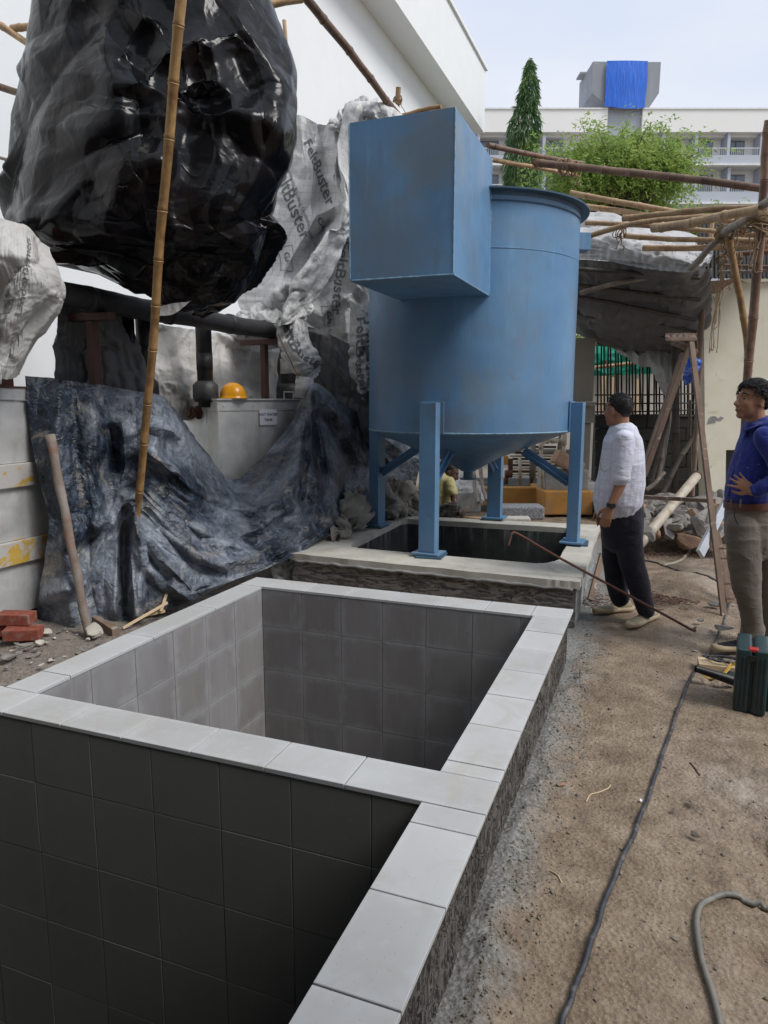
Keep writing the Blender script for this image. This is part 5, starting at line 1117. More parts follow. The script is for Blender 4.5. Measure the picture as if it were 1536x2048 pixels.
# ================================================================ BAMBOO
def bamboo(a, b, r, mat='bam', label='', cat='bamboo pole', group='bamboo poles of the scaffold', bend=0.0, name='bamboo_pole', node=.34, taper=.85, seed=0):
    a = np.array(a, float); b = np.array(b, float); L_ = np.linalg.norm(b-a); rs = random.Random(seed or int(abs(a[0]*977+b[2]*331+r*9999)))
    perp = np.cross(b-a, [.3, .1, 1.0]); perp /= np.linalg.norm(perp)+1e-9; up = np.cross(perp, (b-a)/L_)
    pts, rr = [], []; s = rs.uniform(.05, node); stops = [0.0]
    while s < L_-.03: stops.append(s); s += node*rs.uniform(.8, 1.2)
    stops.append(L_)
    def P(t):
        return a+(b-a)*t+up*bend*math.sin(PI*t)+perp*(.012*math.sin(t*7+rs_ph)+.004*math.sin(t*23+rs_ph))
    rs_ph = rs.uniform(0, 6)
    for k, s in enumerate(stops):
        t = s/L_; rad = r*(1-(1-taper)*t)
        if 0 < k < len(stops)-1:
            for ds, q in ((-.022, 1.0), (-.006, 1.13), (0, .97), (.006, 1.16), (.022, 1.0)): pts.append(P((s+ds)/L_)); rr.append(rad*q)
            t2 = (s+stops[k+1])/2/L_; pts.append(P(t2)); rr.append(rad*.97)
        else: pts.append(P(t)); rr.append(rad)
    g = G(); g.tube(pts, rr, 10); o = g.build(name, MT[mat], None, True, org=a); auto_smooth(o, 50)
    return tag(o, label, cat, group)
def lashing(c, axis, r, label, n=7, tails=3, seed=1, mat='jute', droop=.25):
    rs = random.Random(seed); c = np.array(c, float); ax = np.array(axis, float); ax /= np.linalg.norm(ax)
    u = np.cross(ax, [.2, .3, .9]); u /= np.linalg.norm(u); v = np.cross(ax, u); root = thing('rope_lashing', c, label, 'rope')
    g = G()
    for k in range(n):
        tilt = rs.uniform(-.8, .8); off = rs.uniform(-.04, .04); q = r*rs.uniform(1.1, 1.5); pts = []
        for i in range(15):
            t = 2*PI*i/14; pts.append(c+ax*(off+math.cos(t)*q*tilt)+u*q*math.cos(t)+v*q*math.sin(t))
        g.tube(pts, .005, 5)
    g.build('coil', MT[mat], root, True)
    for k in range(tails):
        p = c+u*rs.uniform(-r, r)+v*rs.uniform(-r, r); pts = [p]
        Lk = droop*rs.uniform(.5, 1.3)
        for i in range(8): p = p+np.array([rs.uniform(-.02, .02), rs.uniform(-.02, .02), -Lk/8*(1 if i < 6 else rs.uniform(-.6, .6))]); pts.append(p)
        g = G(); g.tube(cubic(np.array(pts), 18), .004, 5); g.build('loose_end', MT[mat], root, True)
    return root
def pole(p0, p1, r, mat, label, bend=0.0, **k): return bamboo(at(*p0), at(*p1), r, mat, label, bend=bend, **k)
pole((368, -60, 4.28), (250, 1221, 5.33), .030, 'bam', 'long golden bamboo pole standing upright in front of the black wrapped bundle', bend=.03)
pole((585, -40, 6.4), (802, 236, 7.95), .040, 'bam_brown', 'brown bamboo pole sloping down from the top edge to behind the blue inlet box')
pole((470, 22, 6.3), (604, -2, 6.4), .035, 'bam_pale', 'short pale bamboo end at the top edge right of the black bundle')
pole((568, 40, 8.4), (574, 104, 8.4), .022, 'bam_pale', 'thin bamboo stub standing against the white wall right of the black bundle')
pole((797, 176, 8.2), (788, 300, 8.2), .028, 'bam', 'short upright bamboo stub lashed with rope behind the blue inlet box')
pole((778, 236, 8.0), (882, 213, 7.6), .024, 'bam', 'short bamboo end lying level just above the blue inlet box')
pole((-30, 30, 6.2), (66, 94, 6.0), .028, 'bam_pale', 'pale bamboo crossing the upper left corner, sloping down')
pole((22, 55, 6.1), (120, 51, 5.9), .028, 'bam_pale', 'short level pale bamboo in the upper left corner')
pole((-30, 165, 6.0), (80, 198, 5.8), .028, 'bam_brown', 'brown bamboo entering from the left edge beside the black bundle')
pole((-30, 308, 6.4), (60, 332, 6.2), .014, 'bam_grey', 'very thin grey stick at the left edge below the other bamboo ends')
lashing(at(66, 58, 6.0), RX, .035, 'rope knot on the bamboo joint in the upper left corner', 4, 3, 2, droop=.12)
lashing(at(795, 205, 8.15), (0, 0, 1), .034, 'orange-brown rope wound round the bamboo stub behind the inlet box', 8, 1, 3, droop=.15)
# over the roof, right of the tank
B = [((978, 290, 7.6), (1168, 327, 8.4), .030, 'bam_brown', 'upper of the two thin bamboo poles leaving the top of the inlet box'),
 ((978, 318, 7.7), (1152, 350, 8.3), .026, 'bam_pale', 'thin pale bamboo just under the upper pole leaving the inlet box'),
 ((1066, 326, 8.0), (1528, 378, 6.6), .042, 'bam_brown', 'thick brown bamboo crossing in front of the round tree to the right edge'),
 ((1140, 385, 8.6), (1490, 446, 7.4), .036, 'bam_pale', 'pale bamboo sloping from behind the tank rim under the thick brown pole'),
 ((1170, 412, 8.6), (1340, 438, 7.8), .034, 'bam_pale', 'shorter pale bamboo just below the tank rim at right'),
 ((1246, 437, 7.7), (1516, 415, 6.7), .036, 'bam_pale', 'pale bamboo with a cut end starting above the roof tarpaulin'),
 ((1306, 456, 6.5), (1520, 417, 5.6), .043, 'bam_pale', 'stout pale bamboo with a pointed cut end pointing at the tank'),
 ((1155, 478, 7.4), (1420, 432, 6.7), .030, 'bam_pale', 'curved bamboo rising from the tank side towards the right'),
 ((1172, 446, 8.2), (1560, 474, 6.9), .028, 'bam_pale', 'thin level bamboo lying on the roof tarpaulin, uppermost of the level ones'),
 ((1250, 472, 8.0), (1560, 482, 6.8), .030, 'bam_pale', 'second level bamboo from the top lying on the roof tarpaulin'),
 ((1288, 497, 7.9), (1560, 493, 6.8), .034, 'bam_pale', 'third level bamboo at the lower edge of the grey roof tarpaulin'),
 ((1440, 512, 7.5), (1560, 506, 7.0), .028, 'bam_brown', 'level brown bamboo over the top of the cream wall, first below the tarpaulin edge'),
 ((1438, 530, 7.6), (1560, 533, 7.0), .022, 'bam_brown', 'thin reddish bamboo over the top of the cream wall'),
 ((1440, 545, 7.7), (1560, 540, 7.1), .020, 'bam_grey', 'lowest grey stick over the top of the cream wall'),
 ((1160, 586, 8.6), (1398, 548, 8.2), .032, 'bam_grey', 'grey curved bamboo under the shed roof behind the tank'),
 ((1380, 536, 7.4), (1446, 468, 6.9), .036, 'bam_grey', 'grey crooked bamboo rising from the edge of the roof tarpaulin'),
 ((1446, 468, 6.9), (1545, 400, 5.4), .040, 'bam_grey', 'grey crooked bamboo running from the rope knot up to the right edge'),
 ((1456, 462, 6.8), (1500, 745, 6.9), .036, 'bam', 'yellow bamboo prop leaning in front of the cream wall'),
 ((1524, 400, 6.0), (1474, 1140, 6.7), .042, 'bam_brown', 'upright brown bamboo post standing just behind the blue-shirted man'),
 ((1540, 240, 5.9), (1520, 440, 6.0), .040, 'bam_brown', 'upright bamboo at the very right edge above the rope knots'),
 ((1408, 522, 9.2), (1384, 992, 9.2), .038, 'wood', 'slim grey post at the left end of the cream wall'),
 ((1466, 455, 6.5), (1440, 560, 8.5), .016, 'bam_dark', 'dark stick behind the rope knots over the cream wall'),
 ((1425, 445, 8.6), (1422, 505, 8.6), .026, 'bam_pale', 'short upright pale bamboo against the black roof behind the knots')]
for k, (a, b, r, m, lab) in enumerate(B): pole(a, b, r*.92, m, lab, bend=(.05 if 'curved' in lab else .015*((k*7) % 3-1)))
for k, (p, ax, r, lab, n, tl, dr) in enumerate([((1128, 335, 7.85), (1, 0, 0), .055, 'brown rope binding the two bamboo poles above the tank rim', 6, 2, .10), ((1150, 338, 7.8), (1, 0, 0), .055, 'brown rope with dangling end on the thick brown bamboo', 6, 3, .22),
  ((1240, 466, 7.3), RX, .038, 'pale rope knot with frayed ends hanging from the curved bamboo', 6, 4, .22), ((1450, 462, 6.85), (0, 0, 1), .055, 'reddish rope wound thickly where the yellow prop meets the crooked bamboo', 16, 4, .30), ((1516, 445, 6.0), (0, 0, 1), .065, 'big tangle of straw-coloured rope at the right edge', 20, 7, .40),
  ((1480, 452, 6.5), RX, .05, 'torn cloth and rope hanging between the two knots over the cream wall', 8, 5, .25), ((1445, 520, 7.3), RX, .03, 'thin brown strings dangling in loops at the top of the cream wall', 5, 8, .9), ((1475, 515, 7.2), RX, .03, 'group of thin strings looped over the level bamboos in front of the cream wall', 5, 7, .35)]):
    lashing(at(*p), ax, r, lab, n, tl, 20+k, 'jute', dr)
# ================================================================ SHED ROOF, WALLS, REBAR
def roof_tarp():
    R = [[(1120,425,11.5),(1200,425,11.5),(1290,447,11),(1370,462,10.6),(1428,482,10.2)],
         [(1120,450,9.6),(1200,446,9.3),(1290,462,8.9),(1370,482,8.5),(1424,498,8.2)],
         [(1120,475,8.9),(1200,470,8.4),(1290,490,8.0),(1370,505,7.7),(1418,520,7.5)],
         [(1120,510,8.8),(1200,512,8.35),(1290,528,8.0),(1360,535,7.7),(1400,535,7.6)]]
    P = cloth(net(R), 110, 190, .04, .05, 71, 'top left right', .0004, .02, .12, 1.6, 3, 90, fine=.04)
    P = crumple(P, [(80, .04), (500, .012)], 41); tag(sheet('roof_tarpaulin', P, MT['roofsheet'], None, P[0, 90]), 'grey tarpaulin thrown over the bamboo roof of the work shed, folded over its front edge', 'tarpaulin')
    # sloping underside sheet hanging on purlins, falling away to the back
    R = [[(1110,520,8.8),(1200,520,8.4),(1290,530,8.1),(1360,536,7.9),(1420,536,8.4)],
         [(1110,575,9.4),(1200,580,9.0),(1290,580,8.8),(1360,578,8.7),(1420,580,9.0)],
         [(1110,620,10.2),(1200,640,9.8),(1290,650,9.6),(1360,650,9.5),(1420,650,9.7)],
         [(1110,632,11.2),(1200,672,11),(1290,690,10.8),(1350,700,10.6),(1420,712,10.4)],
         [(1105,625,12.4),(1180,640,12.2),(1240,690,12),(1300,705,11.8),(1420,730,11.5)]]
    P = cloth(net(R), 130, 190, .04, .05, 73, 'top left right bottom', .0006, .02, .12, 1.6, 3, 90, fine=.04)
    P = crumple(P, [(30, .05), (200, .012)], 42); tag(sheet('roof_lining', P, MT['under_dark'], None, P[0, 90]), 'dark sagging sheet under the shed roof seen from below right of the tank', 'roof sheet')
    for k, (a, b) in enumerate((((1120, 535, 8.3), (1400, 556, 8.2)), ((1120, 566, 8.8), (1400, 600, 8.7)), ((1120, 586, 9.1), (1392, 640, 9.0)), ((1120, 600, 9.4), (1392, 664, 9.3)), ((1120, 616, 9.7), (1390, 690, 9.7)))):
        pole(a, b, .026, 'bam_dark', ('uppermost', 'second', 'third', 'fourth', 'lowest')[k]+' dark purlin pole under the sagging roof sheet')
    # torn hanging end of the sheet
    P = cloth(net([[(1180,640,11.6),(1240,675,11.3),(1300,700,11)], [(1195,668,11.3),(1260,695,11.0),(1325,700,10.7)], [(1225,690,11.2),(1285,725,10.9),(1350,705,10.5)]]), 50, 80, .1, .1, 75, 'top', .0005, .02, .1, 3, 3, 80, fine=.05)
    tag(sheet('torn_sheet', P, MT['roofsheet'], None, P[0, 40]), 'torn pale edge of sheet drooping over the rebar at the back of the shed', 'sheet')
    P = cloth(net([[(1288,678,10.6),(1330,690,10.5),(1352,715,10.4)], [(1298,715,10.5),(1330,730,10.3),(1352,745,10.3)], [(1312,750,10.5),(1336,760,10.3),(1350,765,10.3)], [(1328,782,10.5),(1340,784,10.4),(1346,780,10.4)]]), 70, 50, .1, .05, 76, 'top', .0005, .02, .1, 3, 3, 80, fine=.05)
    tag(sheet('hanging_rag', P, MT['roofsheet'], None, P[0, 20]), 'long pointed grey rag hanging down in front of the rebar cage', 'sheet')
    P = cloth(net([[(1378,712,8.6),(1388,716,8.5),(1400,720,8.6)], [(1372,735,8.5),(1386,738,8.35),(1398,740,8.5)], [(1364,756,8.6),(1376,764,8.5),(1392,752,8.6)]]), 40, 36, .1, .08, 77, 'top', .0005, .03, .06, 6, 2, 70)
    P = crumple(P, [(30, .03), (100, .008)], 43); tag(sheet('blue_bundle', P, MT['bluetarp2'], None, P[0, 10]), 'bright blue plastic bundle hanging behind the wooden trestle', 'plastic sheet')
    # black corrugated strip of roof behind the knots
    g = G()
    for k in range(26):
        x0 = 1395+k*8; g.add([at(x0, 446+abs(k-3)*.8, 9.4), at(x0+4, 446+abs(k-3)*.8, 9.36), at(x0+8, 446+abs(k+1-3)*.8, 9.4), at(x0+8, 556, 8.5), at(x0+4, 556, 8.46), at(x0, 556, 8.5)], [(0, 5, 4, 1), (1, 4, 3, 2)])
    o = g.build('black_roof_sheet', MT['darkwall'], None, org=at(1450, 500, 9.0)); s = o.modifiers.new('s', 'SOLIDIFY'); s.thickness = .01; tag(o, 'black corrugated roof sheet behind the bamboo above the cream wall', 'roof sheet')
roof_tarp()
def wall_frame(px, d):                       # vertical plane facing the camera, local a,z
    return at(px, 800, d)*[1, 1, 0]
M2 = np.column_stack([RX, FY, [0, 0, 1]])
def fbox(g, px0, py0, px1, py1, d, depth):
    """box whose front face spans a photo rectangle at distance d"""
    p = at(px0, py0, d); q = at(px1, py1, d); r = at(px1, py0, d); a0 = (p-O)@RX; a1 = (at(px1, (py0+py1)/2, d)-O)@RX; a0 = (at(px0, (py0+py1)/2, d)-O)@RX
    z0, z1 = q[2], p[2]; c = O*[1, 1, 0]+RX*(a0+a1)/2+FY*(d+depth/2)+np.array([0, 0, (z0+z1)/2]); g.box(c, (abs(a1-a0), depth, abs(z1-z0)), M2)
def cream_wall():
    root = thing('cream_wall', wall_frame(1470, 9.6), 'stained cream plaster wall with a broken top corner and small dark opening, right side', 'wall')
    d = 9.6; g = G()
    def A(px, py): return (at(px, py, d)-O)@RX, at(px, py, d)[2]
    # front outline with the broken corner, opening cut as separate pieces
    def poly(pts, d0, d1, name, mat, parent=root):
        P = [A(*p) for p in pts]; f = [O*[1, 1, 0]+RX*a+FY*d0+[0, 0, z] for a, z in P]; b = [p+FY*(d1-d0) for p in f]; n = len(P)
        return mk(name, f+b, [tuple(range(n))[::-1], tuple(range(n, 2*n))]+[(i, (i+1) % n, (i+1) % n+n, i+n) for i in range(n)], mat, parent)
    poly([(1412, 1040), (1407, 590), (1440, 586), (1452, 574), (1466, 566), (1480, 556), (1492, 552), (1600, 546), (1700, 546), (1700, 900), (1452, 900), (1450, 1040)], d, d+.22, 'wall', MT['cream'])
    poly([(1540, 900.2), (1700, 900.2), (1700, 1040), (1542, 1040)], d, d+.22, 'wall_base', MT['cream'])
    poly([(1452, 900), (1540, 900), (1542, 1040), (1450, 1040)], d+.18, d+.30, 'opening', MT['case_black'])  # black slab fills the hole, its inner darkness put in as colour
    poly([(1410, 562), (1440, 560), (1472, 556), (1490, 552), (1478, 562), (1466, 568), (1452, 577), (1440, 589), (1424, 591), (1408, 593)], d+.03, d+.20, 'exposed_masonry', MT['stone_tan'])
    poly([(1480, 550), (1600, 543), (1700, 543), (1700, 556), (1490, 566), (1478, 560)], d-.05, d+.24, 'coping', MT['cream'])
    for pts in ([(1417, 838), (1421, 833), (1430, 832), (1436, 837), (1441, 833), (1448, 836), (1441, 842), (1432, 841), (1430, 846), (1421, 847), (1414, 849)],):
        poly(pts, d-.004, d+.001, 'bare_patch', MT['plaster_grey'])
cream_wall()
def back_area():
    # low black block wall, rebar cage, pale wall, green net
    rs = random.Random(9)
    root = thing('black_block_wall', wall_frame(1290, 11.2), 'low black stained block wall under the rebar cage', 'wall')
    d = 11.2; g = G(); fbox(g, 1195, 829, 1412, 1005, d+.03, .3); g.build('core', MT['darkwall'], root)
    for r, (y0, y1) in enumerate(((830, 856), (857, 882), (883, 908), (909, 934), (935, 960))):
        x = 1190-(r % 2)*26
        while x < 1405:
            g = G(); fbox(g, max(x, 1190)+.6, y0+.4, min(x+52, 1410)-.6, y1-.4, d+rs.uniform(-.012, .012), .05); g.build('block', MT['darkwall'], root, bevel=.006); x += 52
    root = thing('rebar_cage', wall_frame(1290, 11.25), 'dense cage of dark vertical rebar with a bundle of cross bars', 'rebar')
    for k in range(30):
        px = 1196+k*6.9+rs.uniform(-2, 2); top = 662+rs.uniform(-14, 30)+(px > 1340)*25; dd = 11.25+rs.uniform(-.05, .25); lt = rs.random() < .25
        g = G(); g.tube([at(px+rs.uniform(-2, 2), top, dd), at(px, 760, dd), at(px+rs.uniform(-1, 1), 860, dd)], .014, 5); g.build('bar', MT['rebar'], root, True)
    for py in (790, 807, 823, 832):
        g = G(); g.tube([at(1190, py+rs.uniform(-2, 2), 11.2), at(1290, py, 11.2), at(1398, py+rs.uniform(-3, 3), 11.2)], .012, 5); g.build('cross_bar', MT['rebar'], root, True)
    for k in range(8):
        px = 1210+k*24+rs.uniform(-4, 4); g = G(); g.tube([at(px, 690+rs.uniform(0, 30), 12.2), at(px+rs.uniform(-5, 5), 820, 12.2)], .010, 5); g.build('rusty_bar', MT['rebar_light'], root, True)
    o = G(); fbox(o, 1150, 742, 1440, 1000, 13.2, .25); tag(o.build('pale_wall', MT['greywall'], None, org=wall_frame(1290, 13.2)), 'pale weathered wall behind the rebar cage', 'wall')
    for k, px in enumerate((1201, 1222, 1270)):
        g = G(); fbox(g, px, 752+k*3, px+9, 850, 12.8, .05); tag(g.build('plank', MT['plank_pale'], None, org=at(px, 850, 12.8), bevel=.003), ('narrow pale plank standing at the left end behind the rebar', 'reddish pale plank behind the rebar, second from the left', 'pale plank with bolt holes behind the rebar behind the white-shirted man')[k], 'plank')
    P = cloth(net([[(1180,676,13.0),(1240,668,13.0),(1300,676,13.0),(1345,690,13.0)], [(1180,705,12.9),(1240,705,12.9),(1300,710,12.9),(1350,712,12.9)], [(1182,752,13),(1240,750,13),(1300,748,13),(1350,744,13)]]), 60, 110, .05, .03, 81, 'top bottom', .0003, .02, .12, 2, 3, 60, fine=.05)
    tag(sheet('green_net', P, MT['netgreen'], None, P[0, 50]), 'bright green shade net hung behind the rebar cage', 'shade net')
    pole((1190, 735, 12.4), (1300, 722, 12.4), .03, 'bam_pale', 'pale bamboo rail across the green net'); pole((1192, 688, 11.0), (1360, 698, 11.0), .03, 'bam_grey', 'grey bamboo rail above the green net')
    # beige column with projecting ledge
    root = thing('beige_column', wall_frame(1170, 10.2), 'beige steel column box with a ledge behind the right leg of the tank', 'column')
    g = G(); fbox(g, 1140, 676, 1189, 803, 10.2, .5); g.build('upper_box', MT['beige'], root, bevel=.01)
    g = G(); fbox(g, 1136, 804, 1193, 811, 10.1, .7); g.build('ledge', MT['beige'], root, bevel=.006)
    g = G(); fbox(g, 1158, 811.5, 1190, 846, 10.25, .35); g.build('bracket', MT['beige'], root, bevel=.006)
    g = G(); fbox(g, 1160, 846.5, 1180, 960, 10.3, .2); g.build('post', MT['beige'], root, bevel=.006)
    # leaning timbers in the dark behind
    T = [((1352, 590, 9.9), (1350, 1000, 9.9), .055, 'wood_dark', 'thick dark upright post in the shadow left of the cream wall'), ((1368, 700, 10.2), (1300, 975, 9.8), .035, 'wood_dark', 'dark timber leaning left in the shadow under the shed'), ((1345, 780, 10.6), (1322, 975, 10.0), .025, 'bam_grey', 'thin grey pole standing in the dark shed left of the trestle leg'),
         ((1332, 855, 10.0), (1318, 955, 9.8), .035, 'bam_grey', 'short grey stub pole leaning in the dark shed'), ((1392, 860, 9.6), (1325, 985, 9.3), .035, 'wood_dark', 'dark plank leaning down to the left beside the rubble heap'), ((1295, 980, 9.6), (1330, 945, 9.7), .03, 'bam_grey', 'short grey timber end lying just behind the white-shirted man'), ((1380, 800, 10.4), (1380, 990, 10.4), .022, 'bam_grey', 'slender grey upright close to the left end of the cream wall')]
    for a, b, r, m, lab in T: pole(a, b, r, m, lab)
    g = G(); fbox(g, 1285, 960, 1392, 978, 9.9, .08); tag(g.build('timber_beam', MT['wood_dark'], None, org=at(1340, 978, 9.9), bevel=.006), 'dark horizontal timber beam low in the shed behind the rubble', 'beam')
back_area()
def kerbs():
    root = thing('yellow_kerb', wall_frame(1060, 10.2), 'yellow painted concrete pump basin with raised edges behind the tank legs', 'kerb')
    g = G(); fbox(g, 930, 975, 1088, 1012, 10.35, .18); g.build('front_edge', MT['yellowpaint'], root, bevel=.02)
    g = G(); fbox(g, 1088.5, 983, 1186, 1030, 9.8, 1.0); g.build('side_block', MT['yellowpaint'], root, bevel=.02)
    g = G(); fbox(g, 930, 956, 1180, 985, 11.7, .15); g.build('back_edge', MT['plaster_grey'], root, bevel=.01)
    g = G(); fbox(g, 905, 1012, 1088, 1035, 10.36, 1.4); g.build('basin_floor', MT['wet'], root)
    P = [gz(1186, 1040), gz(1246, 1008), gz(1246, 968), gz(1186, 966)]
    g = G(); g.box(at(1196, 1005, 10.6)*[1, 1, 0]+[0, 0, .16], (.5, 2.2, .34), M2); tag(g.build('concrete_plinth', MT['slab'], None, org=at(1196, 1005, 10.6), bevel=.015), 'worn concrete plinth to the right of the yellow painted basin', 'plinth')
    g = G(); fbox(g, 1088, 940, 1178, 982, 10.0, .5); tag(g.build('mortar_block', MT['plaster_grey'], None, org=at(1130, 980, 10), bevel=.03), 'grey mortar block under the PVC pipe behind the right tank leg', 'block')
    g = G(); g.box(at(1135, 925, 10.05), (.42, .3, .2), rotm(0, 0, PS)@rotm(0, .5, 0)); tag(g.build('tan_stone_slab', MT['stone_tan'], None, org=at(1135, 925, 10.05), bevel=.04), 'tan stone slab tilted on the grey mortar block by the PVC pipe', 'stone')
    # speckled broken stone block
    rs = np.random.RandomState(4); g = G(); fbox(g, 1000, 1014, 1090, 1040, 9.0, .35); o = g.build('stone_block', MT['granite'], None, org=at(1045, 1040, 9.0), bevel=.03, seg=3); tag(o, 'long speckled grey stone block lying behind the concrete pit rim', 'stone block')
    g = G(); g.box(at(1032, 1038, 8.2), (.32, .2, .05), rotm(0, 0, .3)); tag(g.build('pale_chip', MT['slab'], None, org=at(1032, 1038, 8.2), bevel=.02), 'flat pale chip of concrete on the far rim of the pit', 'stone')
    # low stone wall with pale cloth near the seated man
    g = G(); fbox(g, 908, 985, 962, 1025, 9.3, .9); tag(g.build('low_masonry', MT['plaster_grey'], None, org=at(930, 1020, 9.3), bevel=.02), 'low brown masonry ledge beside the seated worker', 'ledge')
    P = cloth(net([[(892,946,9.9),(915,940,9.8),(945,955,9.8),(965,975,9.8)], [(895,975,9.6),(918,970,9.5),(945,980,9.4),(965,990,9.5)], [(900,1005,9.6),(920,1003,9.45),(942,1000,9.4),(960,1000,9.5)]]), 60, 70, .12, .1, 83, 'top', .0004, .02, .08, 4, 3, 80, fine=.05)
    P = crumple(P, [(40, .04), (200, .01)], 44); tag(sheet('grey_cloth', P, MT['under_plain'], None, P[0, 30]), 'grey-brown cloth lying over the ledge behind the seated worker', 'cloth')
    for k, (a, b) in enumerate((((944, 935, 9.6), (956, 1005, 9.0)), ((957, 925, 9.8), (972, 1000, 9.2)))): pole(a, b, .028, 'bam_grey', ('left', 'right')[k]+' one of the two short grey poles leaning under the tank cone')
    # pvc pipework
    root = thing('pvc_pipework', at(1130, 900, 10.0), 'cream PVC pipes with elbow, valve and tee behind the right tank leg', 'pipes')
    def pv(pts, r=.024, nm='pipe', m='pvc'): g = G(); g.tube([at(*p) for p in pts], r, 10); return g.build(nm, MT[m], root, True)
    pv([(1086, 975, 10.0), (1082, 895, 10.0)]); pv([(1082, 898, 10.0), (1082, 889, 10.0), (1087, 884, 10.0), (1096, 882, 10.0)], .034, 'elbow'); pv([(1094, 882, 10), (1098, 882, 10)], .042, 'coupling')
    pv([(1095, 882, 10.0), (1122, 881, 10.0)]); pv([(1102, 882, 10), (1117, 881, 10)], .038, 'valve'); pv([(1109, 880, 10), (1109, 873, 10)], .012, 'valve_stem', 'alu'); pv([(1120, 881, 10.0), (1131, 881, 10.0)], .034, 'tee')
    pv([(1128, 868, 10), (1128, 890, 10)], .038, 'tee'); pv([(1128, 890, 10), (1128, 932, 10)]); pv([(1040, 915, 10.9), (1040, 970, 10.9)], .026); pv([(1022, 943, 11), (1064, 943, 11)], .022, 'pipe', 'rust'); pv([(1065, 943, 11), (1062, 975, 11)], .028, 'elbow', 'rust')
    pv([(1058, 904, 11), (1140, 904, 11)], .04, 'pipe', 'beige'); pv([(1065, 880, 11), (1065, 958, 11)], .05, 'pipe', 'beige')
    # stacked sheets / slatted louvres glimpsed behind
    root = thing('stacked_pipes', at(1060, 930, 12.2), 'stack of pale and dark pipe ends glimpsed behind the PVC pipework', 'pipes')
    for k in range(12):
        g = G(); y = 893+k*6.2; g.tube([at(1020+k % 3*5, y, 12.2), at(1112, y+1, 12.3)], .02, 6); g.build('pipe', MT['pvc' if k % 2 else 'rebar'], root, True)
    root = thing('pump', at(1018, 930, 10.9), 'small yellow and rusty pump behind the back leg of the tank', 'pump')
    g = G(); fbox(g, 1006, 912, 1017, 930, 10.9, .15); g.build('motor_housing', MT['yellowpaint'], root, bevel=.02)
    g = G(); fbox(g, 1018, 918, 1026, 948, 10.95, .12); g.build('bracket', MT['rust'], root, bevel=.01); g = G(); g.tube([at(1010, 948, 10.9), at(1024, 948, 10.9)], .06, 12); g.build('pump_body', MT['rust'], root, True)
    g = G(); g.tube([at(1012, 955, 10.9), at(1012, 968, 10.9)], .035, 8); g.build('foot', MT['rust'], root, True)
kerbs()
# wooden trestle
def beam(g, a, b, w_, t_, up=None):
    a = np.array(a, float); b = np.array(b, float); d = b-a; L_ = np.linalg.norm(d); d /= L_; s = np.cross(d, FY); s /= np.linalg.norm(s); n = np.cross(s, d); g.box((a+b)/2, (L_, w_, t_), np.column_stack([d, s, n]))
def trestle():
    root = thing('wooden_trestle', at(1380, 1100, 5.7)*[1, 1, 0], 'tall weathered wooden A-frame trestle between the two standing men', 'trestle')
    d1, d2 = 5.5, 6.6
    legs = [((1381, 672, 5.95), (1449, 1243, 5.22), .042, .03), ((1432, 1062, 5.75), (1468, 1208, 5.55), .042, .03), ((1383, 680, 6.0), (1288, 952, 6.15), .045, .03), ((1366, 706, 6.1), (1270, 985, 6.3), .042, .03), ((1428, 1010, 6.0), (1424, 1092, 6.0), .04, .03), ((1425, 1060, 5.6), (1458, 1205, 5.5), .045, .03)]
    for a, b, w_, t_ in legs:
        g = G(); beam(g, at(*a), at(*b), w_, t_); g.build('leg', MT['wood'], root, bevel=.004)
    for a, b, w_ in (((1286, 994, 6.0), (1431, 1002, 5.6), .032), ((1342, 684, 6.05), (1392, 706, 6.0), .035), ((1352, 682, 6.3), (1394, 704, 6.15), .03)):
        g = G(); beam(g, at(*a), at(*b), w_, .03); g.build('rail', MT['wood'], root, bevel=.003)
    for k in range(5):
        g = G(); beam(g, at(1333+k*3, 671+k*.6, 6.2-k*.05), at(1388+k*1, 671+k*1.5, 6.0-k*.05), .02, .02) if False else beam(g, at(1334+k*13, 671, 6.25), at(1338+k*13, 678, 5.95), .02, .03); g.build('slat', MT['wood'], root, bevel=.002)
    for y, dd in ((670, 6.3), (678, 5.93)):
        g = G(); beam(g, at(1331, y, dd), at(1393, y, dd), .03, .03); g.build('rail', MT['wood'], root, bevel=.003)
    for (px, py, dd) in ((1445, 1100, 5.4), (1447, 1120, 5.4), (1449, 1170, 5.35), (1450, 1200, 5.3)):
        g = G(); c = at(px+4, py, dd); g.tube([c+RX*.055*math.cos(t)+FY*.045*math.sin(t)+[0, 0, .004*t] for t in np.linspace(0, 2*PI, 14)], .003, 4); g.build('wire_tie', MT['rust'], root, True)
trestle()
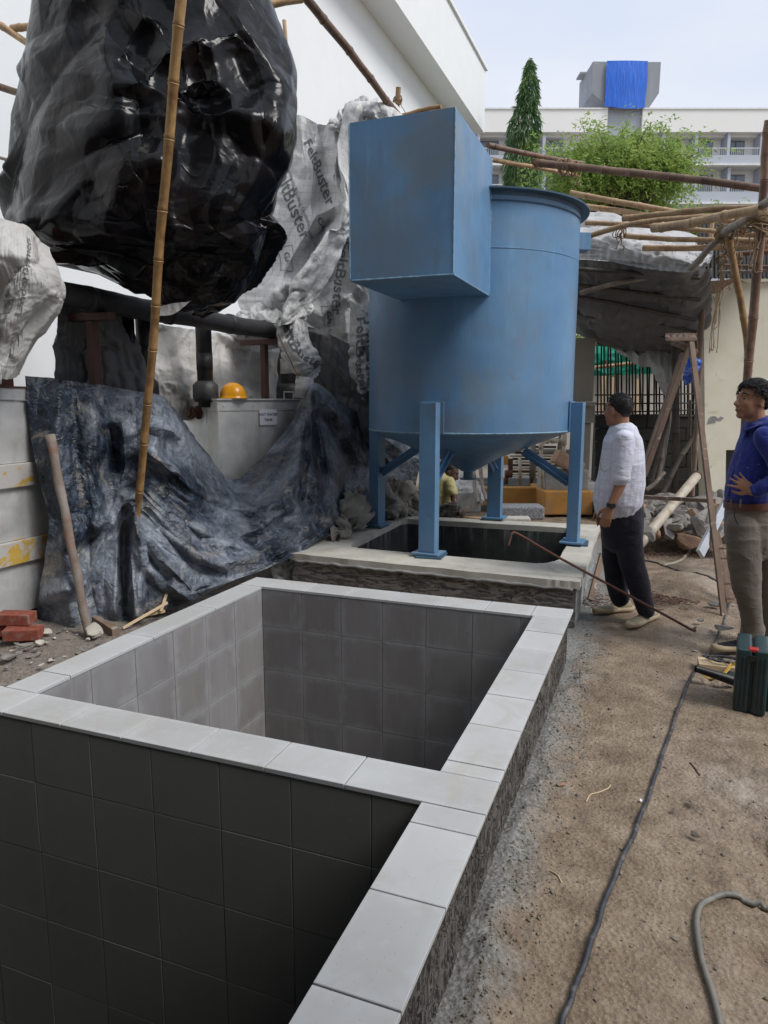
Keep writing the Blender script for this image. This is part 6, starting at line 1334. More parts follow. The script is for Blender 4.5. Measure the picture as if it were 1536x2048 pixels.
# thick pvc / bamboo pipe leaning on the stones, aluminium straightedge, plank on the pit side
def leaners():
    g = G(); a = at(1268, 1102, 7.0); b = at(1393, 953, 8.3); g.tube([a, a*.66+b*.34, a*.33+b*.67, b], [.052, .054, .052, .054], 16); root = thing('pale_pipe', a, 'dirty pale pipe leaning diagonally across the rubble heap', 'pipe')
    g.build('pipe', MT['pvc'], root, True); g = G(); d = (b-a)/np.linalg.norm(b-a); g.tube([b, b+d*.03], .06, 16); g.build('dark_end', MT['rust'], root, True)
    g = G(); beam(g, at(1462, 985, 7.3), at(1400, 1108, 6.45), .09, .035); tag(g.build('straightedge', MT['alu'], None, org=at(1400, 1108, 6.45), bevel=.004), 'flat aluminium plastering straightedge leaning behind the trestle', 'straightedge')
    g = G(); beam(g, at(1205, 1108, 5.75), at(1180, 1200, 5.55), .045, .03); tag(g.build('short_plank', MT['wood'], None, org=at(1180, 1200, 5.55), bevel=.003), 'short dark stake leaning against the side of the concrete pit', 'plank')
    a, b = at(100, 870, 4.80), at(180, 1285, 4.62); g = G(); n = 24; g.tube([a+(b-a)*k/n+np.array([.004*math.sin(k*.9), 0, 0]) for k in range(n+1)], [.030+.002*math.sin(k*1.3)+(.004 if k == 0 else 0) for k in range(n+1)], 12)
    tag(g.build('rusty_pole', MT['rust_pole'], None, True, org=b), 'rusty cement-stained pole leaning on the dark tarpaulin at lower left', 'pole')
leaners()
# ================================================================ RUBBLE, STONES, BRICKS
def rock_mesh(seed, flat=.7):
    rs = np.random.RandomState(seed); bm = bmesh.new(); bmesh.ops.create_icosphere(bm, subdivisions=3, radius=.5)
    V = np.array([v.co[:] for v in bm.verts]); Fc = [[v.index for v in f.verts] for f in bm.faces]; bm.free()
    N = rs.randn(16, 3); N /= np.linalg.norm(N, axis=1)[:, None]; d = .24+.16*rs.rand(16)
    for n, q in zip(N, d): s = V@n-q; V = V-np.maximum(s, 0)[:, None]*n*.96
    V = V+V*(.05*fbm(V[:, 0]*7+seed, V[:, 1]*7, V[:, 2]*7, 3))[:, None]; V = V*[1.15, .9, flat]/np.abs(V).max()*.5
    return V, Fc
ROCKS = [rock_mesh(s, f) for s, f in ((1, .7), (2, .6), (3, .8), (5, .55), (8, .7), (13, .75))]
def rock(k, c, size, rot, mat, label, group=None, cat='stone', name='stone'):
    V, Fc = ROCKS[k % 6]; V = (V*np.asarray(size))@rotm(*rot).T+c; o = mk(name, V, Fc, MT[mat], None, False, org=c); auto_smooth(o, 14); return tag(o, label, cat, group)
def rubble():
    rs = random.Random(12)
    big = [((1350, 1035, 7.9), .62, 'stone', 'largest dark grey boulder in the rubble heap, just under the leaning pipe'), ((1413, 1045, 7.7), .34, 'stone_tan', 'tan flat-faced stone near the middle of the rubble heap'), ((1330, 1052, 7.6), .30, 'stone', 'squarish grey stone at the front left of the rubble heap'),
           ((1385, 1080, 7.4), .42, 'stone_tan', 'reddish-tan flat stone at the foot of the rubble heap'), ((1410, 1008, 8.4), .50, 'stone', 'large pale grey stone at the top of the rubble heap behind the trestle rail'), ((1375, 1070, 7.5), .34, 'stone', 'brown-grey stone resting on the reddish flat stone'),
           ((1402, 1073, 7.4), .30, 'stone', 'blue-grey wedge stone at the front right of the rubble heap'), ((1345, 998, 8.7), .34, 'stone', 'pale pointed stone at the top left of the rubble heap'), ((1300, 1028, 8.2), .30, 'stone', 'round grey stone next to the white-shirted man'), ((1445, 1030, 8.0), .34, 'stone_tan', 'tan stone just left of the blue-shirted man')]
    for k, (p, s, m, lab) in enumerate(big):
        c = at(*p); c[2] = max(c[2], s*.3); rock(k, c, (s, s*.9, s*.85), (rs.uniform(-.5, .5), rs.uniform(-.5, .5), rs.uniform(0, 6)), m, lab)
    for k in range(130):
        px = rs.uniform(1268, 1462); t = rs.random(); py = 1070-66*t+rs.uniform(-8, 8); d = 7.35+1.1*t+rs.uniform(-.15, .15)
        if px < 1290: py = max(py, 1015)
        c = at(px, py, d); s = rs.uniform(.16, .38); c[2] = max(c[2], s*.2)
        rock(k, c, (s, s*rs.uniform(.7, 1), s*rs.uniform(.6, .95)), (rs.uniform(-1, 1), rs.uniform(-1, 1), rs.uniform(0, 6)), 'stone' if rs.random() < .8 else 'stone_tan', 'small broken stone in the rubble heap before the cream wall', 'small stones of the rubble heap')
    # stones and litter on the walking ground
    for k, (p, s, m, lab) in enumerate([((1428, 1218), .11, 'stone', 'dark oblong clod on the ground left of the trestle foot'), ((1401, 1247), .07, 'stone', 'small dark lump near the end of the iron bar'), ((1435, 1260), .07, 'stone', 'small brown lump beside the cable behind the black shoe'),
        ((1386, 1308), .05, 'stone', 'little stone on the path left of the plank'), ((1352, 1627), .035, 'pebble', 'dark round clod on the pale patch, left one'), ((1384, 1613), .04, 'pebble', 'dark round clod on the pale patch, right one'), ((1390, 1680), .045, 'pebble', 'black clod below the two dark clods'),
        ((1122, 1578), .045, 'stone_tan', 'smooth tan pebble near the pit wall at mid-path'), ((1281, 1607), .02, 'paper', 'tiny white chip beside the black cable'), ((1345, 1886), .03, 'pebble', 'single dark pebble left of the grey hose'), ((1447, 1268), .14, 'stone', 'brown flat stone behind the black shoe')]):
        c = gz(*p); c[2] = s*.25+.01; rock(k+2, c, (s, s*.8, s*.6), (0, 0, k), m, lab)
    # left ground: bricks and broken pieces beside the pit
    def brick(c, rz, tilt, lab):
        g = G(); g.box(c, (.23, .11, .075), rotm(tilt, 0, rz)); o = g.build('brick', MT['brick'], None, org=c, bevel=.006); tag(o, lab, 'brick')
    b0 = gz(48, 1279, .06); brick(b0+[0, 0, .045], PS+.12, .05, 'lower red brick of the two on the ground at the left edge'); brick(b0+[-.10, .04, .125], PS-.06, .04, 'upper red brick resting on another at the left edge')
    brick(b0+[-.25, -.02, .04], PS+.5, 0, 'red brick end poking in at the very left edge')
    L_ = [((86, 1272), .12, 'slab', 'pale cracked lump of mortar in front of the bricks'), ((80, 1292), .08, 'slab', 'small pale crumb of mortar below the bricks'), ((50, 1300), .12, 'stone', 'grey chunk of mortar at the left edge by the pit'), ((190, 1272), .16, 'slab', 'white lump of plaster just right of the rusty pole foot'), ((20, 1322), .12, 'stone', 'pale broken chunk at the left edge near the coping')]
    for k, (p, s, m, lab) in enumerate(L_): c = gz(*p, .06); c[2] += s*.25; rock(k+1, c, (s, s*.8, s*.6), (.2, .1, k*2), m, lab)
    for k in range(70):
        c = gz(rs.uniform(-20, 210), rs.uniform(1262, 1345), .04)
        if c[0] > -2.72: continue
        s = rs.uniform(.015, .05); c[2] += .02+s*.2; rock(k, c, (s, s*.8, s*.6), (0, 0, k), 'stone' if k % 3 else 'slab', 'small grey crumb of rubble on the ground between the bricks and the pit', 'small crumbs beside the pit')
    g = G(); beam(g, at(190, 1242, 4.85)+[0, 0, .0], at(232, 1268, 4.62), .075, .05); tag(g.build('timber_offcut', MT['wood'], None, org=at(210, 1260, 4.7), bevel=.004), 'short brown timber offcut lying between the rusty pole and the pit', 'timber')
    g = G(); beam(g, at(278, 1205, 5.2), at(330, 1186, 5.45), .13, .10); tag(g.build('concrete_post', MT['slab'], None, org=at(300, 1200, 5.3), bevel=.006), 'pale concrete piece under the tarpaulin edge beside the pit', 'concrete piece')
    for k, (a, b) in enumerate((((246, 1256, 4.75), (335, 1205, 5.0)), ((285, 1232, 4.9), (330, 1222, 5.0)), ((322, 1222, 4.95), (334, 1186, 5.05)))):
        g = G(); beam(g, at(*a), at(*b), .02, .008); tag(g.build('splinter', MT['plank_pale'], None, org=at(*a)), ('longest', 'shortest', 'upright')[k]+' split bamboo splinter lying behind the left coping of the pit', 'splinter')
    # stuff: pebbles on the path, fibre litter
    rp = np.random.RandomState(3); n = 12000; x = np.concatenate([rp.uniform(-.42, 1.3, 5000), -.42+np.abs(rp.randn(4000))*.11, rp.uniform(-3.9, -2.68, 3000)]); y = np.concatenate([.6+rp.rand(5000)**1.5*6.5, rp.uniform(.9, 5, 4000), rp.uniform(2.3, 4.6, 3000)])
    s = np.exp(rp.randn(n)*.55)*.0020; s = np.minimum(s, .011); z = gheight(x, y)
    base = np.array([(1, 0, 0), (-.5, .87, 0), (-.5, -.87, 0), (.3, .2, .8), (-.2, -.1, -.6)]); fb = np.array([(0, 1, 3), (1, 2, 3), (2, 0, 3), (1, 0, 4), (2, 1, 4), (0, 2, 4)])
    a = rp.rand(n)*6.28; Rz = np.stack([np.cos(a), -np.sin(a), 0*a, np.sin(a), np.cos(a), 0*a, 0*a, 0*a, 0*a+1], 1).reshape(n, 3, 3)
    V = np.einsum('nij,kj->nki', Rz, base)*(s[:, None, None]*(1+.6*rp.rand(n, 5, 1)))+np.stack([x, y, z+s*.3], 1)[:, None]
    o = mk('gravel', V.reshape(-1, 3), (fb[None]+5*np.arange(n)[:, None, None]).reshape(-1, 3), MT['pebble']); tag(o, 'loose pebbles and crumbs scattered on the earth path and beside the pit', 'gravel', kind='stuff')
    g = G()
    for k in range(420):
        p = gz(rp.uniform(1290, 1425), rp.uniform(1072, 1118)); t = rp.rand()*6.28; e = np.array([math.cos(t), math.sin(t), 0])*rp.uniform(.03, .12); h = rp.uniform(.01, .05); g.tube([p+[0, 0, .005], p+e*.5+[0, 0, h], p+e+[0, 0, .008]], .0022, 3, False)
    for k in range(110):
        p = gz(rp.choice([1190, 1330, 1365, 1300])+rp.randn()*16, rp.choice([1205, 1200, 1208, 1175])+rp.randn()*7); q = []; t = rp.rand()*6.28
        for i in range(9): t += rp.uniform(.3, .9); p = p+np.array([math.cos(t), math.sin(t), 0])*.018; q.append(p+[0, 0, .012+.008*rp.rand()])
        g.tube(q, .0032, 4, False)
    o = g.build('fibre_litter', MT['fibre']); tag(o, 'dark coconut fibre and rope scraps littering the ground behind the men', 'litter', kind='stuff')
rubble()
# ================================================================ PEOPLE
def rlimb(g, pts, r, ry=None, up=None, n=14):
    """tapered limb with rounded ends"""
    P = cubic(np.array(pts, float), max(8, len(pts)*4)); R = cubic(np.array(r, float), len(P)); Q = R if ry is None else cubic(np.array(ry, float), len(P))
    a = (P[0]-P[1])/np.linalg.norm(P[0]-P[1]); b = (P[-1]-P[-2])/np.linalg.norm(P[-1]-P[-2]); k0 = min(R[0], Q[0]); k1 = min(R[-1], Q[-1])
    P = np.concatenate([[P[0]+a*k0*.8], [P[0]+a*k0*.5], P, [P[-1]+b*k1*.5], [P[-1]+b*k1*.8]])
    R = np.concatenate([[R[0]*.5, R[0]*.85], R, [R[-1]*.85, R[-1]*.5]]); Q = np.concatenate([[Q[0]*.5, Q[0]*.85], Q, [Q[-1]*.85, Q[-1]*.5]])
    g.tube(P, R, n, True, Q, up)
def ell(g, c, axes, rad, n=14):
    A = np.array(axes, float); V = []; m = 9
    for i in range(m+1):
        ph = PI*i/m
        if i in (0, m): V.append(np.array([0, 0, math.cos(ph)])); continue
        for k in range(n): t = 2*PI*k/n; V.append(np.array([math.sin(ph)*math.cos(t), math.sin(ph)*math.sin(t), math.cos(ph)]))
    V = np.array(V)*np.array(rad); V = V@A+np.array(c); Fc = []
    for k in range(n): Fc.append((0, 1+k, 1+(k+1) % n))
    for i in range(m-2):
        for k in range(n): a = 1+i*n; Fc.append((a+k, a+n+k, a+n+(k+1) % n, a+(k+1) % n))
    e = len(V)-1; a = 1+(m-2)*n
    for k in range(n): Fc.append((e, a+(k+1) % n, a+k))
    g.add(V, Fc)
def fuse(g, name, mat, parent, voxel=.007, smooth=4, wr=0.0, wf=(9, 9, 22), seed=0):
    me = bpy.data.meshes.new('tmp'); me.from_pydata(g.v, [], g.f); bm = bmesh.new(); bm.from_mesh(me); bmesh.ops.recalc_face_normals(bm, faces=bm.faces[:]); bm.to_mesh(me); bm.free()
    o = bpy.data.objects.new('tmp', me); COL.objects.link(o); r = o.modifiers.new('r', 'REMESH'); r.mode = 'VOXEL'; r.voxel_size = voxel
    s = o.modifiers.new('s', 'SMOOTH'); s.iterations = smooth; s.factor = .5
    dg = bpy.context.evaluated_depsgraph_get(); m2 = bpy.data.meshes.new_from_object(o.evaluated_get(dg)); n = len(m2.vertices)
    V = np.zeros(n*3); m2.vertices.foreach_get('co', V); V = V.reshape(-1, 3)
    if wr:
        N = np.zeros(n*3); m2.vertices.foreach_get('normal', N); N = N.reshape(-1, 3)
        q = V*np.array(wf); h = 1-2*np.abs(vnoise(q[:, 0]+q[:, 2]*.35+seed, q[:, 1]+seed*.7, q[:, 2])); q2 = q*2.3; h2 = 1-2*np.abs(vnoise(q2[:, 0]-q2[:, 2]*.4, q2[:, 1]+seed, q2[:, 2]+3))
        V = V+N*(wr*(h*.7+h2*.35))[:, None]
    L4 = all(len(p.vertices) == 4 for p in m2.polygons); Fc = np.array([p.vertices[:] for p in m2.polygons]) if L4 else [tuple(p.vertices) for p in m2.polygons]
    bpy.data.objects.remove(o); bpy.data.meshes.remove(me); bpy.data.meshes.remove(m2)
    return mk(name, V, Fc, mat, parent, True)
def add_head(g, c, f, up=(0, 0, 1), s=1.0, neck_to=None):
    f = np.array(f, float); up = np.array(up, float); f = f-up*(f@up)/(up@up); f /= np.linalg.norm(f); up /= np.linalg.norm(up); sd = np.cross(up, f); A = [f, sd, up]
    def p(a, b, z): return np.array(c)+s*(f*a+sd*b+up*z)
    ell(g, p(-.008, 0, .028), A, np.array((.098, .077, .092))*s); ell(g, p(.028, 0, -.045), A, np.array((.062, .056, .066))*s); ell(g, p(.068, 0, -.092), A, np.array((.026, .026, .022))*s)
    ell(g, p(.050, 0, -.02), A, np.array((.048, .062, .075))*s)
    rlimb(g, [p(.090, 0, .022), p(.106, 0, -.008), p(.116, 0, -.026)], [.009*s, .012*s, .014*s]); ell(g, p(.100, 0, -.032), A, np.array((.018, .019, .010))*s)
    ell(g, p(.083, 0, .034), A, np.array((.017, .05, .012))*s); ell(g, p(.092, 0, -.056), A, np.array((.013, .024, .008))*s); ell(g, p(.089, 0, -.069), A, np.array((.013, .021, .008))*s)
    for k in (-1, 1):
        ell(g, p(.062, .034*k, -.022), A, np.array((.030, .026, .028))*s); ell(g, p(-.008, .079*k, -.008), A, np.array((.019, .009, .034))*s)
    if neck_to is not None: rlimb(g, [p(-.018, 0, -.04), (p(-.018, 0, -.09)+np.array(neck_to))/2, np.array(neck_to)], [.058*s, .056*s, .066*s])
    return p, A
def face_bits(root_body, p, A, s=1.0, sides=(-1, 1)):
    for k in sides:
        g = G(); ell(g, p(.0765, .030*k, .009), A, np.array((.0115, .0125, .0075))*s); e = g.build('eye', MT['eye'], root_body, True)
        g = G(); ell(g, p(.086, .031*k, .010), A, np.array((.0055, .006, .0065))*s); g.build('iris', MT['iris'], root_body, True)
        g = G(); rlimb(g, [p(.078, .030*k-.017, .019), p(.0905, .030*k, .0195), p(.078, .030*k+.017, .017)], [.004, .0045, .003], n=6); g.build('eyelid', MT['skin'], root_body, True)
        g = G(); rlimb(g, [p(.094, .012*k, .036), p(.093, .030*k, .043), p(.078, .052*k, .036)], [.004, .005, .003], n=6); g.build('eyebrow', MT['hair'], root_body, True)
    g = G(); rlimb(g, [p(.094, -.021, -.0635), p(.1015, 0, -.0615), p(.094, .021, -.0635)], [.003, .0055, .003], n=6); g.build('lips', MT['lip'], root_body, True)
def hair(name, p, A, parent, thick, tufts, tl, seed, s=1.0, line=.045, mat='hair', curl=.5):
    rs = random.Random(seed); f, sd, up = [np.array(a) for a in A]; g = G(); V = []; n, m = 36, 20; c = p(-.008, 0, .028); keep = []
    for i in range(m+1):
        ph = PI*.80*i/m
        for k in range(n):
            t = 2*PI*k/n; d = np.array([math.sin(ph)*math.cos(t), math.sin(ph)*math.sin(t), math.cos(ph)])
            x, y, z = d*np.array([.098, .077, .092])*s; r = 1+thick/.09*(1+.35*float(vnoise(d[0]*5+seed, d[1]*5, d[2]*5)))
            fr = x/(.098*s)                       # 1 forehead .. -1 nape
            lim = .006*float(vnoise(t*9, seed, 1.))+np.interp(fr, [-1, -.55, -.15, .05, .25, .6, 1], [-.085, -.075, -.035, -.012, .004, line, line+.012])*s
            ok = z > lim; e = min(1, max(0, (z-lim)/.02)); r = 1+(r-1)*(.25+.75*e)
            V.append(c+(f*x+sd*y+up*z)*r); keep.append(ok)
    Fc = []
    for i in range(m):
        for k in range(n):
            q = (i*n+k, (i+1)*n+k, (i+1)*n+(k+1) % n, i*n+(k+1) % n)
            if all(keep[j] for j in q): Fc.append(q)
    g.add(V, Fc)
    for _ in range(tufts):
        t = rs.uniform(0, 2*PI); ph = rs.uniform(.05, 1.5)**1.0; d = np.array([math.sin(ph)*math.cos(t), math.sin(ph)*math.sin(t), math.cos(ph)]); x, y, z = d*np.array([.098, .077, .092])*s
        if x > .045*s and z < (line+.004)*s: continue
        if x < .02*s and z < -.02*s and x > -.05*s: continue
        b = c+(f*x+sd*y+up*z)*(1+thick/.09*.8); nn = f*d[0]+sd*d[1]+up*d[2]; tg = (-f*rs.uniform(.2, 1) if (x < .02*s or rs.random() < .4 or curl < .2) else f*rs.uniform(.2, .8))+sd*rs.uniform(-.7, .7)+up*rs.uniform(-.5, .3); tg -= nn*(nn@tg); tg /= np.linalg.norm(tg)+1e-9
        q = [b-nn*.006, b+nn*tl*.35+tg*tl*.3, b+nn*tl*.35*rs.uniform(.4, 1)+tg*tl*.8, b+nn*tl*.1+tg*tl*1.15]; g.tube(cubic(np.array(q), 7), np.array([.8, 1, 1, .9, .7, .5, .2])*(.0028 if curl > .2 else .0016), 3)
    return g.build(name, MT[mat], parent, True)
def hand(g, w, d, nrm, s=1.0, curl=.25, thumb=1, spread=.08, fan=None, tcurl=.3):
    """palm from wrist w along d, back of hand faces nrm; thumb on side +1/-1"""
    d = np.array(d, float); d /= np.linalg.norm(d); nrm = np.array(nrm, float); nrm -= d*(nrm@d); nrm /= np.linalg.norm(nrm); sd = np.cross(nrm, d)*thumb
    rlimb(g, [w-d*.01, w+d*.035*s, w+d*.082*s], [.027*s, .038*s, .040*s], [.019*s, .016*s, .013*s], up=sd)
    Ls = (.070, .078, .073, .058)
    for i, L_ in enumerate(Ls):
        off = (1.5-i)*.0195*s; a = (1.5-i)*spread if fan is None else fan[i]; fd = d*math.cos(a)+sd*math.sin(a); p = w+d*.080*s+sd*off; pts = [p-fd*.025*s, p]; cd = fd
        for k, q in enumerate((.42, .32, .26)):
            th = curl*(k+1)*.9; cd = fd*math.cos(th)-nrm*math.sin(th); p = p+cd*L_*q*s; pts.append(p)
        rlimb(g, pts, [.0095*s, .0098*s, .0088*s, .0080*s, .0068*s], n=10)
    p = w+d*.022*s+sd*.026*s; t1 = d*.62+sd*.75-nrm*tcurl; t1 /= np.linalg.norm(t1); t2 = d*.9+sd*.3-nrm*tcurl; t2 /= np.linalg.norm(t2)
    rlimb(g, [p-t1*.015, p+t1*.035*s, p+t1*.035*s+t2*.030*s, p+t1*.035*s+t2*.055*s], [.014*s, .012*s, .0105*s, .0085*s], n=10)
def shoe(name, heel, toe, parent, mup, msole, s=1.0, laces=False, slim=False):
    heel = np.array(heel, float); toe = np.array(toe, float); d = toe-heel; L_ = np.linalg.norm(d); d /= L_; sd = np.cross([0, 0, 1], d); up = np.array([0, 0, 1.0])
    S = [(0, .028, .060, .035), (.06, .036, .088, .05), (.22, .038, .098, .05), (.38, .039, .086, .045), (.52, .043, .068, .036), (.68, .048, .055, .03), (.84, .045, .046, .025), (.95, .034, .038, .022), (1.0, .016, .028, .018)]
    g = G(); V = []; n = 14
    for (t, w_, h, _) in S:
        c = heel+d*L_*t
        for k in range(n):
            a = 2*PI*k/n; z = .030+(h-.030)*max(0, math.sin(a)) if math.sin(a) > 0 else .030+.012*math.sin(a)
            V.append(c+sd*w_*math.cos(a)*(1-.25*max(0, math.sin(a)))+up*z)
    m = len(S); g.add(V, [(i*n+j, i*n+(j+1) % n, (i+1)*n+(j+1) % n, (i+1)*n+j) for i in range(m-1) for j in range(n)]+[tuple(range(n))[::-1], tuple(range((m-1)*n, m*n))])
    r = g.build(name, mup, parent, True)
    g = G(); pts = [heel+d*L_*t for t in (-.05, .0, .2, .45, .7, .9, 1.0, 1.03)]; ws = [.024, .040, .043, .042, .053, .045, .028, .014]; V = []; n = 12
    for p, w_ in zip(pts, ws):
        for k in range(n): a = 2*PI*k/n; V.append(p+sd*w_*1.04*math.cos(a)+up*(.020+(.020)*np.clip(math.sin(a)*1.6, -1, 1)))
    m = len(pts); g.add(V, [(i*n+j, i*n+(j+1) % n, (i+1)*n+(j+1) % n, (i+1)*n+j) for i in range(m-1) for j in range(n)]+[tuple(range(n))[::-1], tuple(range((m-1)*n, m*n))])
    g.build('sole', msole, r, True)
    if laces:
        g = G()
        for t in (.36, .42, .48, .54): c = heel+d*L_*t; h = np.interp(t, [.38, .52, .68], [.089, .072, .058]); g.tube([c-sd*.022+up*(h-.012), c+up*(h+.004), c+sd*.022+up*(h-.012)], .0028, 5)
        g.build('laces', MT['lace'], r, True)
    return r
def rowsect(rows, D0, b=0.0, depth=.15):
    """(py, xl, xr[, b, depth]) rows -> centres and radii"""
    C, R, Q = [], [], []
    for r in rows:
        bb = r[3] if len(r) > 3 else b; dd = r[4] if len(r) > 4 else depth
        L_ = at(r[1], r[0], D0+bb); R_ = at(r[2], r[0], D0+bb); C.append((L_+R_)/2); R.append(np.linalg.norm(R_-L_)/2); Q.append(dd)
    return C, R, Q
def rows(g, rr, D0, b=0.0, depth=.15):
    C, R, Q = rowsect(rr, D0, b, depth); rlimb(g, C, R, Q, up=RX, n=22)

def man_white():
    D0 = 5.14; base = gz(1245, 1238); root = thing('person', base, 'man in pale lilac shirt and navy trousers standing beside the concrete pit, looking away', 'person')
    W = lambda px, py, b=0.0: at(px, py, D0+b)
    body = G(); fdir = -RX*.58+FY*.82; hc = W(1237, 821, 0)
    p, A = add_head(body, hc, fdir, (0, 0, 1), 1.0, W(1248, 868, .0))
    rlimb(body, [W(1245, 885), W(1243, 940), W(1242, 1000)], [.08, .09, .09], [.13, .12, .11], up=RX)
    # near arm
    rlimb(body, [W(1250, 884, -.17), W(1250, 925, -.19), W(1245, 955, -.20), W(1236, 980, -.205), W(1222, 1010, -.21)], [.045, .043, .040, .037, .026])
    hand(body, W(1220, 1015, -.21), W(1206, 1058, -.20)-W(1221, 1014, -.21), -FY*.8-RX*.5, 1.0, .22, -1, .03)
    rlimb(body, [W(1245, 884, .18), W(1236, 940, .2), W(1222, 985, .2), W(1205, 1012, .18)], [.045, .042, .038, .026]); hand(body, W(1204, 1014, .18), [0, 0, -1], FY, 1.0, .3, 1)
    for (a, b_, k) in ((1222, .09, .0), (1262, -.09, 0)):
        kx, ax = (1224, 1240) if a == 1222 else (1268, 1291); rlimb(body, [W(a+(12 if a == 1222 else -10), 1045, b_), W(kx, 1120, b_), W(ax-2, 1195 if a == 1222 else 1208, b_)], [.045, .045, .032])
    bo = fuse(body, 'body', MT['skin'], root, .0065, 3)
    face_bits(bo, p, A); hair('hair', p, A, root, .005, 1500, .007, 3, line=.05, curl=.1)
    sh = G()
    rows(sh, [(868, 1219, 1272), (880, 1211, 1280), (900, 1207, 1284), (930, 1202, 1287), (960, 1196, 1287), (985, 1190, 1285), (1004, 1187, 1283)], D0, 0, .185)
    rlimb(sh, [W(1247, 877, -.20), W(1247, 877, .20)], [.055, .055]); rlimb(sh, [W(1249, 880, -.18), W(1247, 915, -.20), W(1243, 945, -.205)], [.068, .066, .060]); rlimb(sh, [W(1245, 880, .18), W(1238, 930, .2), W(1230, 955, .2)], [.062, .058, .052])
    rlimb(sh, [W(1243, 943, -.205), W(1240, 957, -.205)], [.064, .060])
    so_ = fuse(sh, 'shirt', MT['shirt_white'], root, .007, 3, .0062, (12, 12, 5.5), 2)
    g = G(); rlimb(g, [W(1229, 866, -.01), W(1240, 858, -.075), W(1256, 854, -.05), W(1262, 852, .03), W(1252, 856, .08)], [.007, .008, .009, .009, .007], [.022]*5, up=(0, 0, 1)); rlimb(g, [W(1229, 866, -.01), W(1224, 874, -.02), W(1222, 882, -.02)], [.010, .012, .006]); g.build('collar', MT['shirt_white'], so_, True)
    g = G(); C = W(1241, 956, -.205); g.tube([C+[0, 0, .028], C+[0, 0, .012], C-[0, 0, .014], C-[0, 0, .026]], [.057, .066, .065, .054], 18); g.build('rolled_cuff', MT['shirt_white'], so_, True)
    g = G(); P = W(1212, 935, -.14); 
    g.tube([W(1201, 925, -.165), W(1202, 938, -.175), W(1209, 944, -.19), W(1216, 940, -.195)], .0025, 5); g.build('pocket_seam', MT['lace'], so_, True)
    tr = G(); rows(tr, [(1006, 1199, 1283), (1020, 1199, 1285), (1045, 1201, 1285), (1072, 1204, 1283)], D0, 0, .155)
    rows(tr, [(1040, 1202, 1252, .08, .09), (1075, 1204, 1252, .08, .09), (1120, 1206, 1250, .08, .08), (1165, 1213, 1253, .07, .07), (1198, 1222, 1258, .06, .065)], D0)
    rows(tr, [(1040, 1235, 1284, -.07, .09), (1080, 1232, 1284, -.08, .09), (1120, 1238, 1288, -.08, .08), (1165, 1254, 1298, -.09, .07), (1200, 1268, 1304, -.10, .065), (1222, 1276, 1308, -.10, .062)], D0)
    fuse(tr, 'trousers', MT['trouser_navy'], root, .007, 3, .005, (8, 8, 9), 5)
    wt = G(); a, b = W(1223, 1007, -.21), W(1221.5, 1014, -.21); wt.tube([a, b], .033, 20); wt.box((a+b)/2-FY*.034-RX*.004, (.036, .010, .032), M2); o = wt.build('wristwatch', MT['watch'], root, True); auto_smooth(o, 30)
    shoe('shoe', gz(1262, 1222)+[0, 0, .004], gz(1188, 1227)+[0, 0, .004], root, MT['shoe_tan'], MT['sole_tan'], 1, True)
    shoe('shoe', gz(1310, 1236)+[0, 0, .004], gz(1257, 1257)+[0, 0, .004], root, MT['shoe_tan'], MT['sole_tan'], 1, True)
man_white()
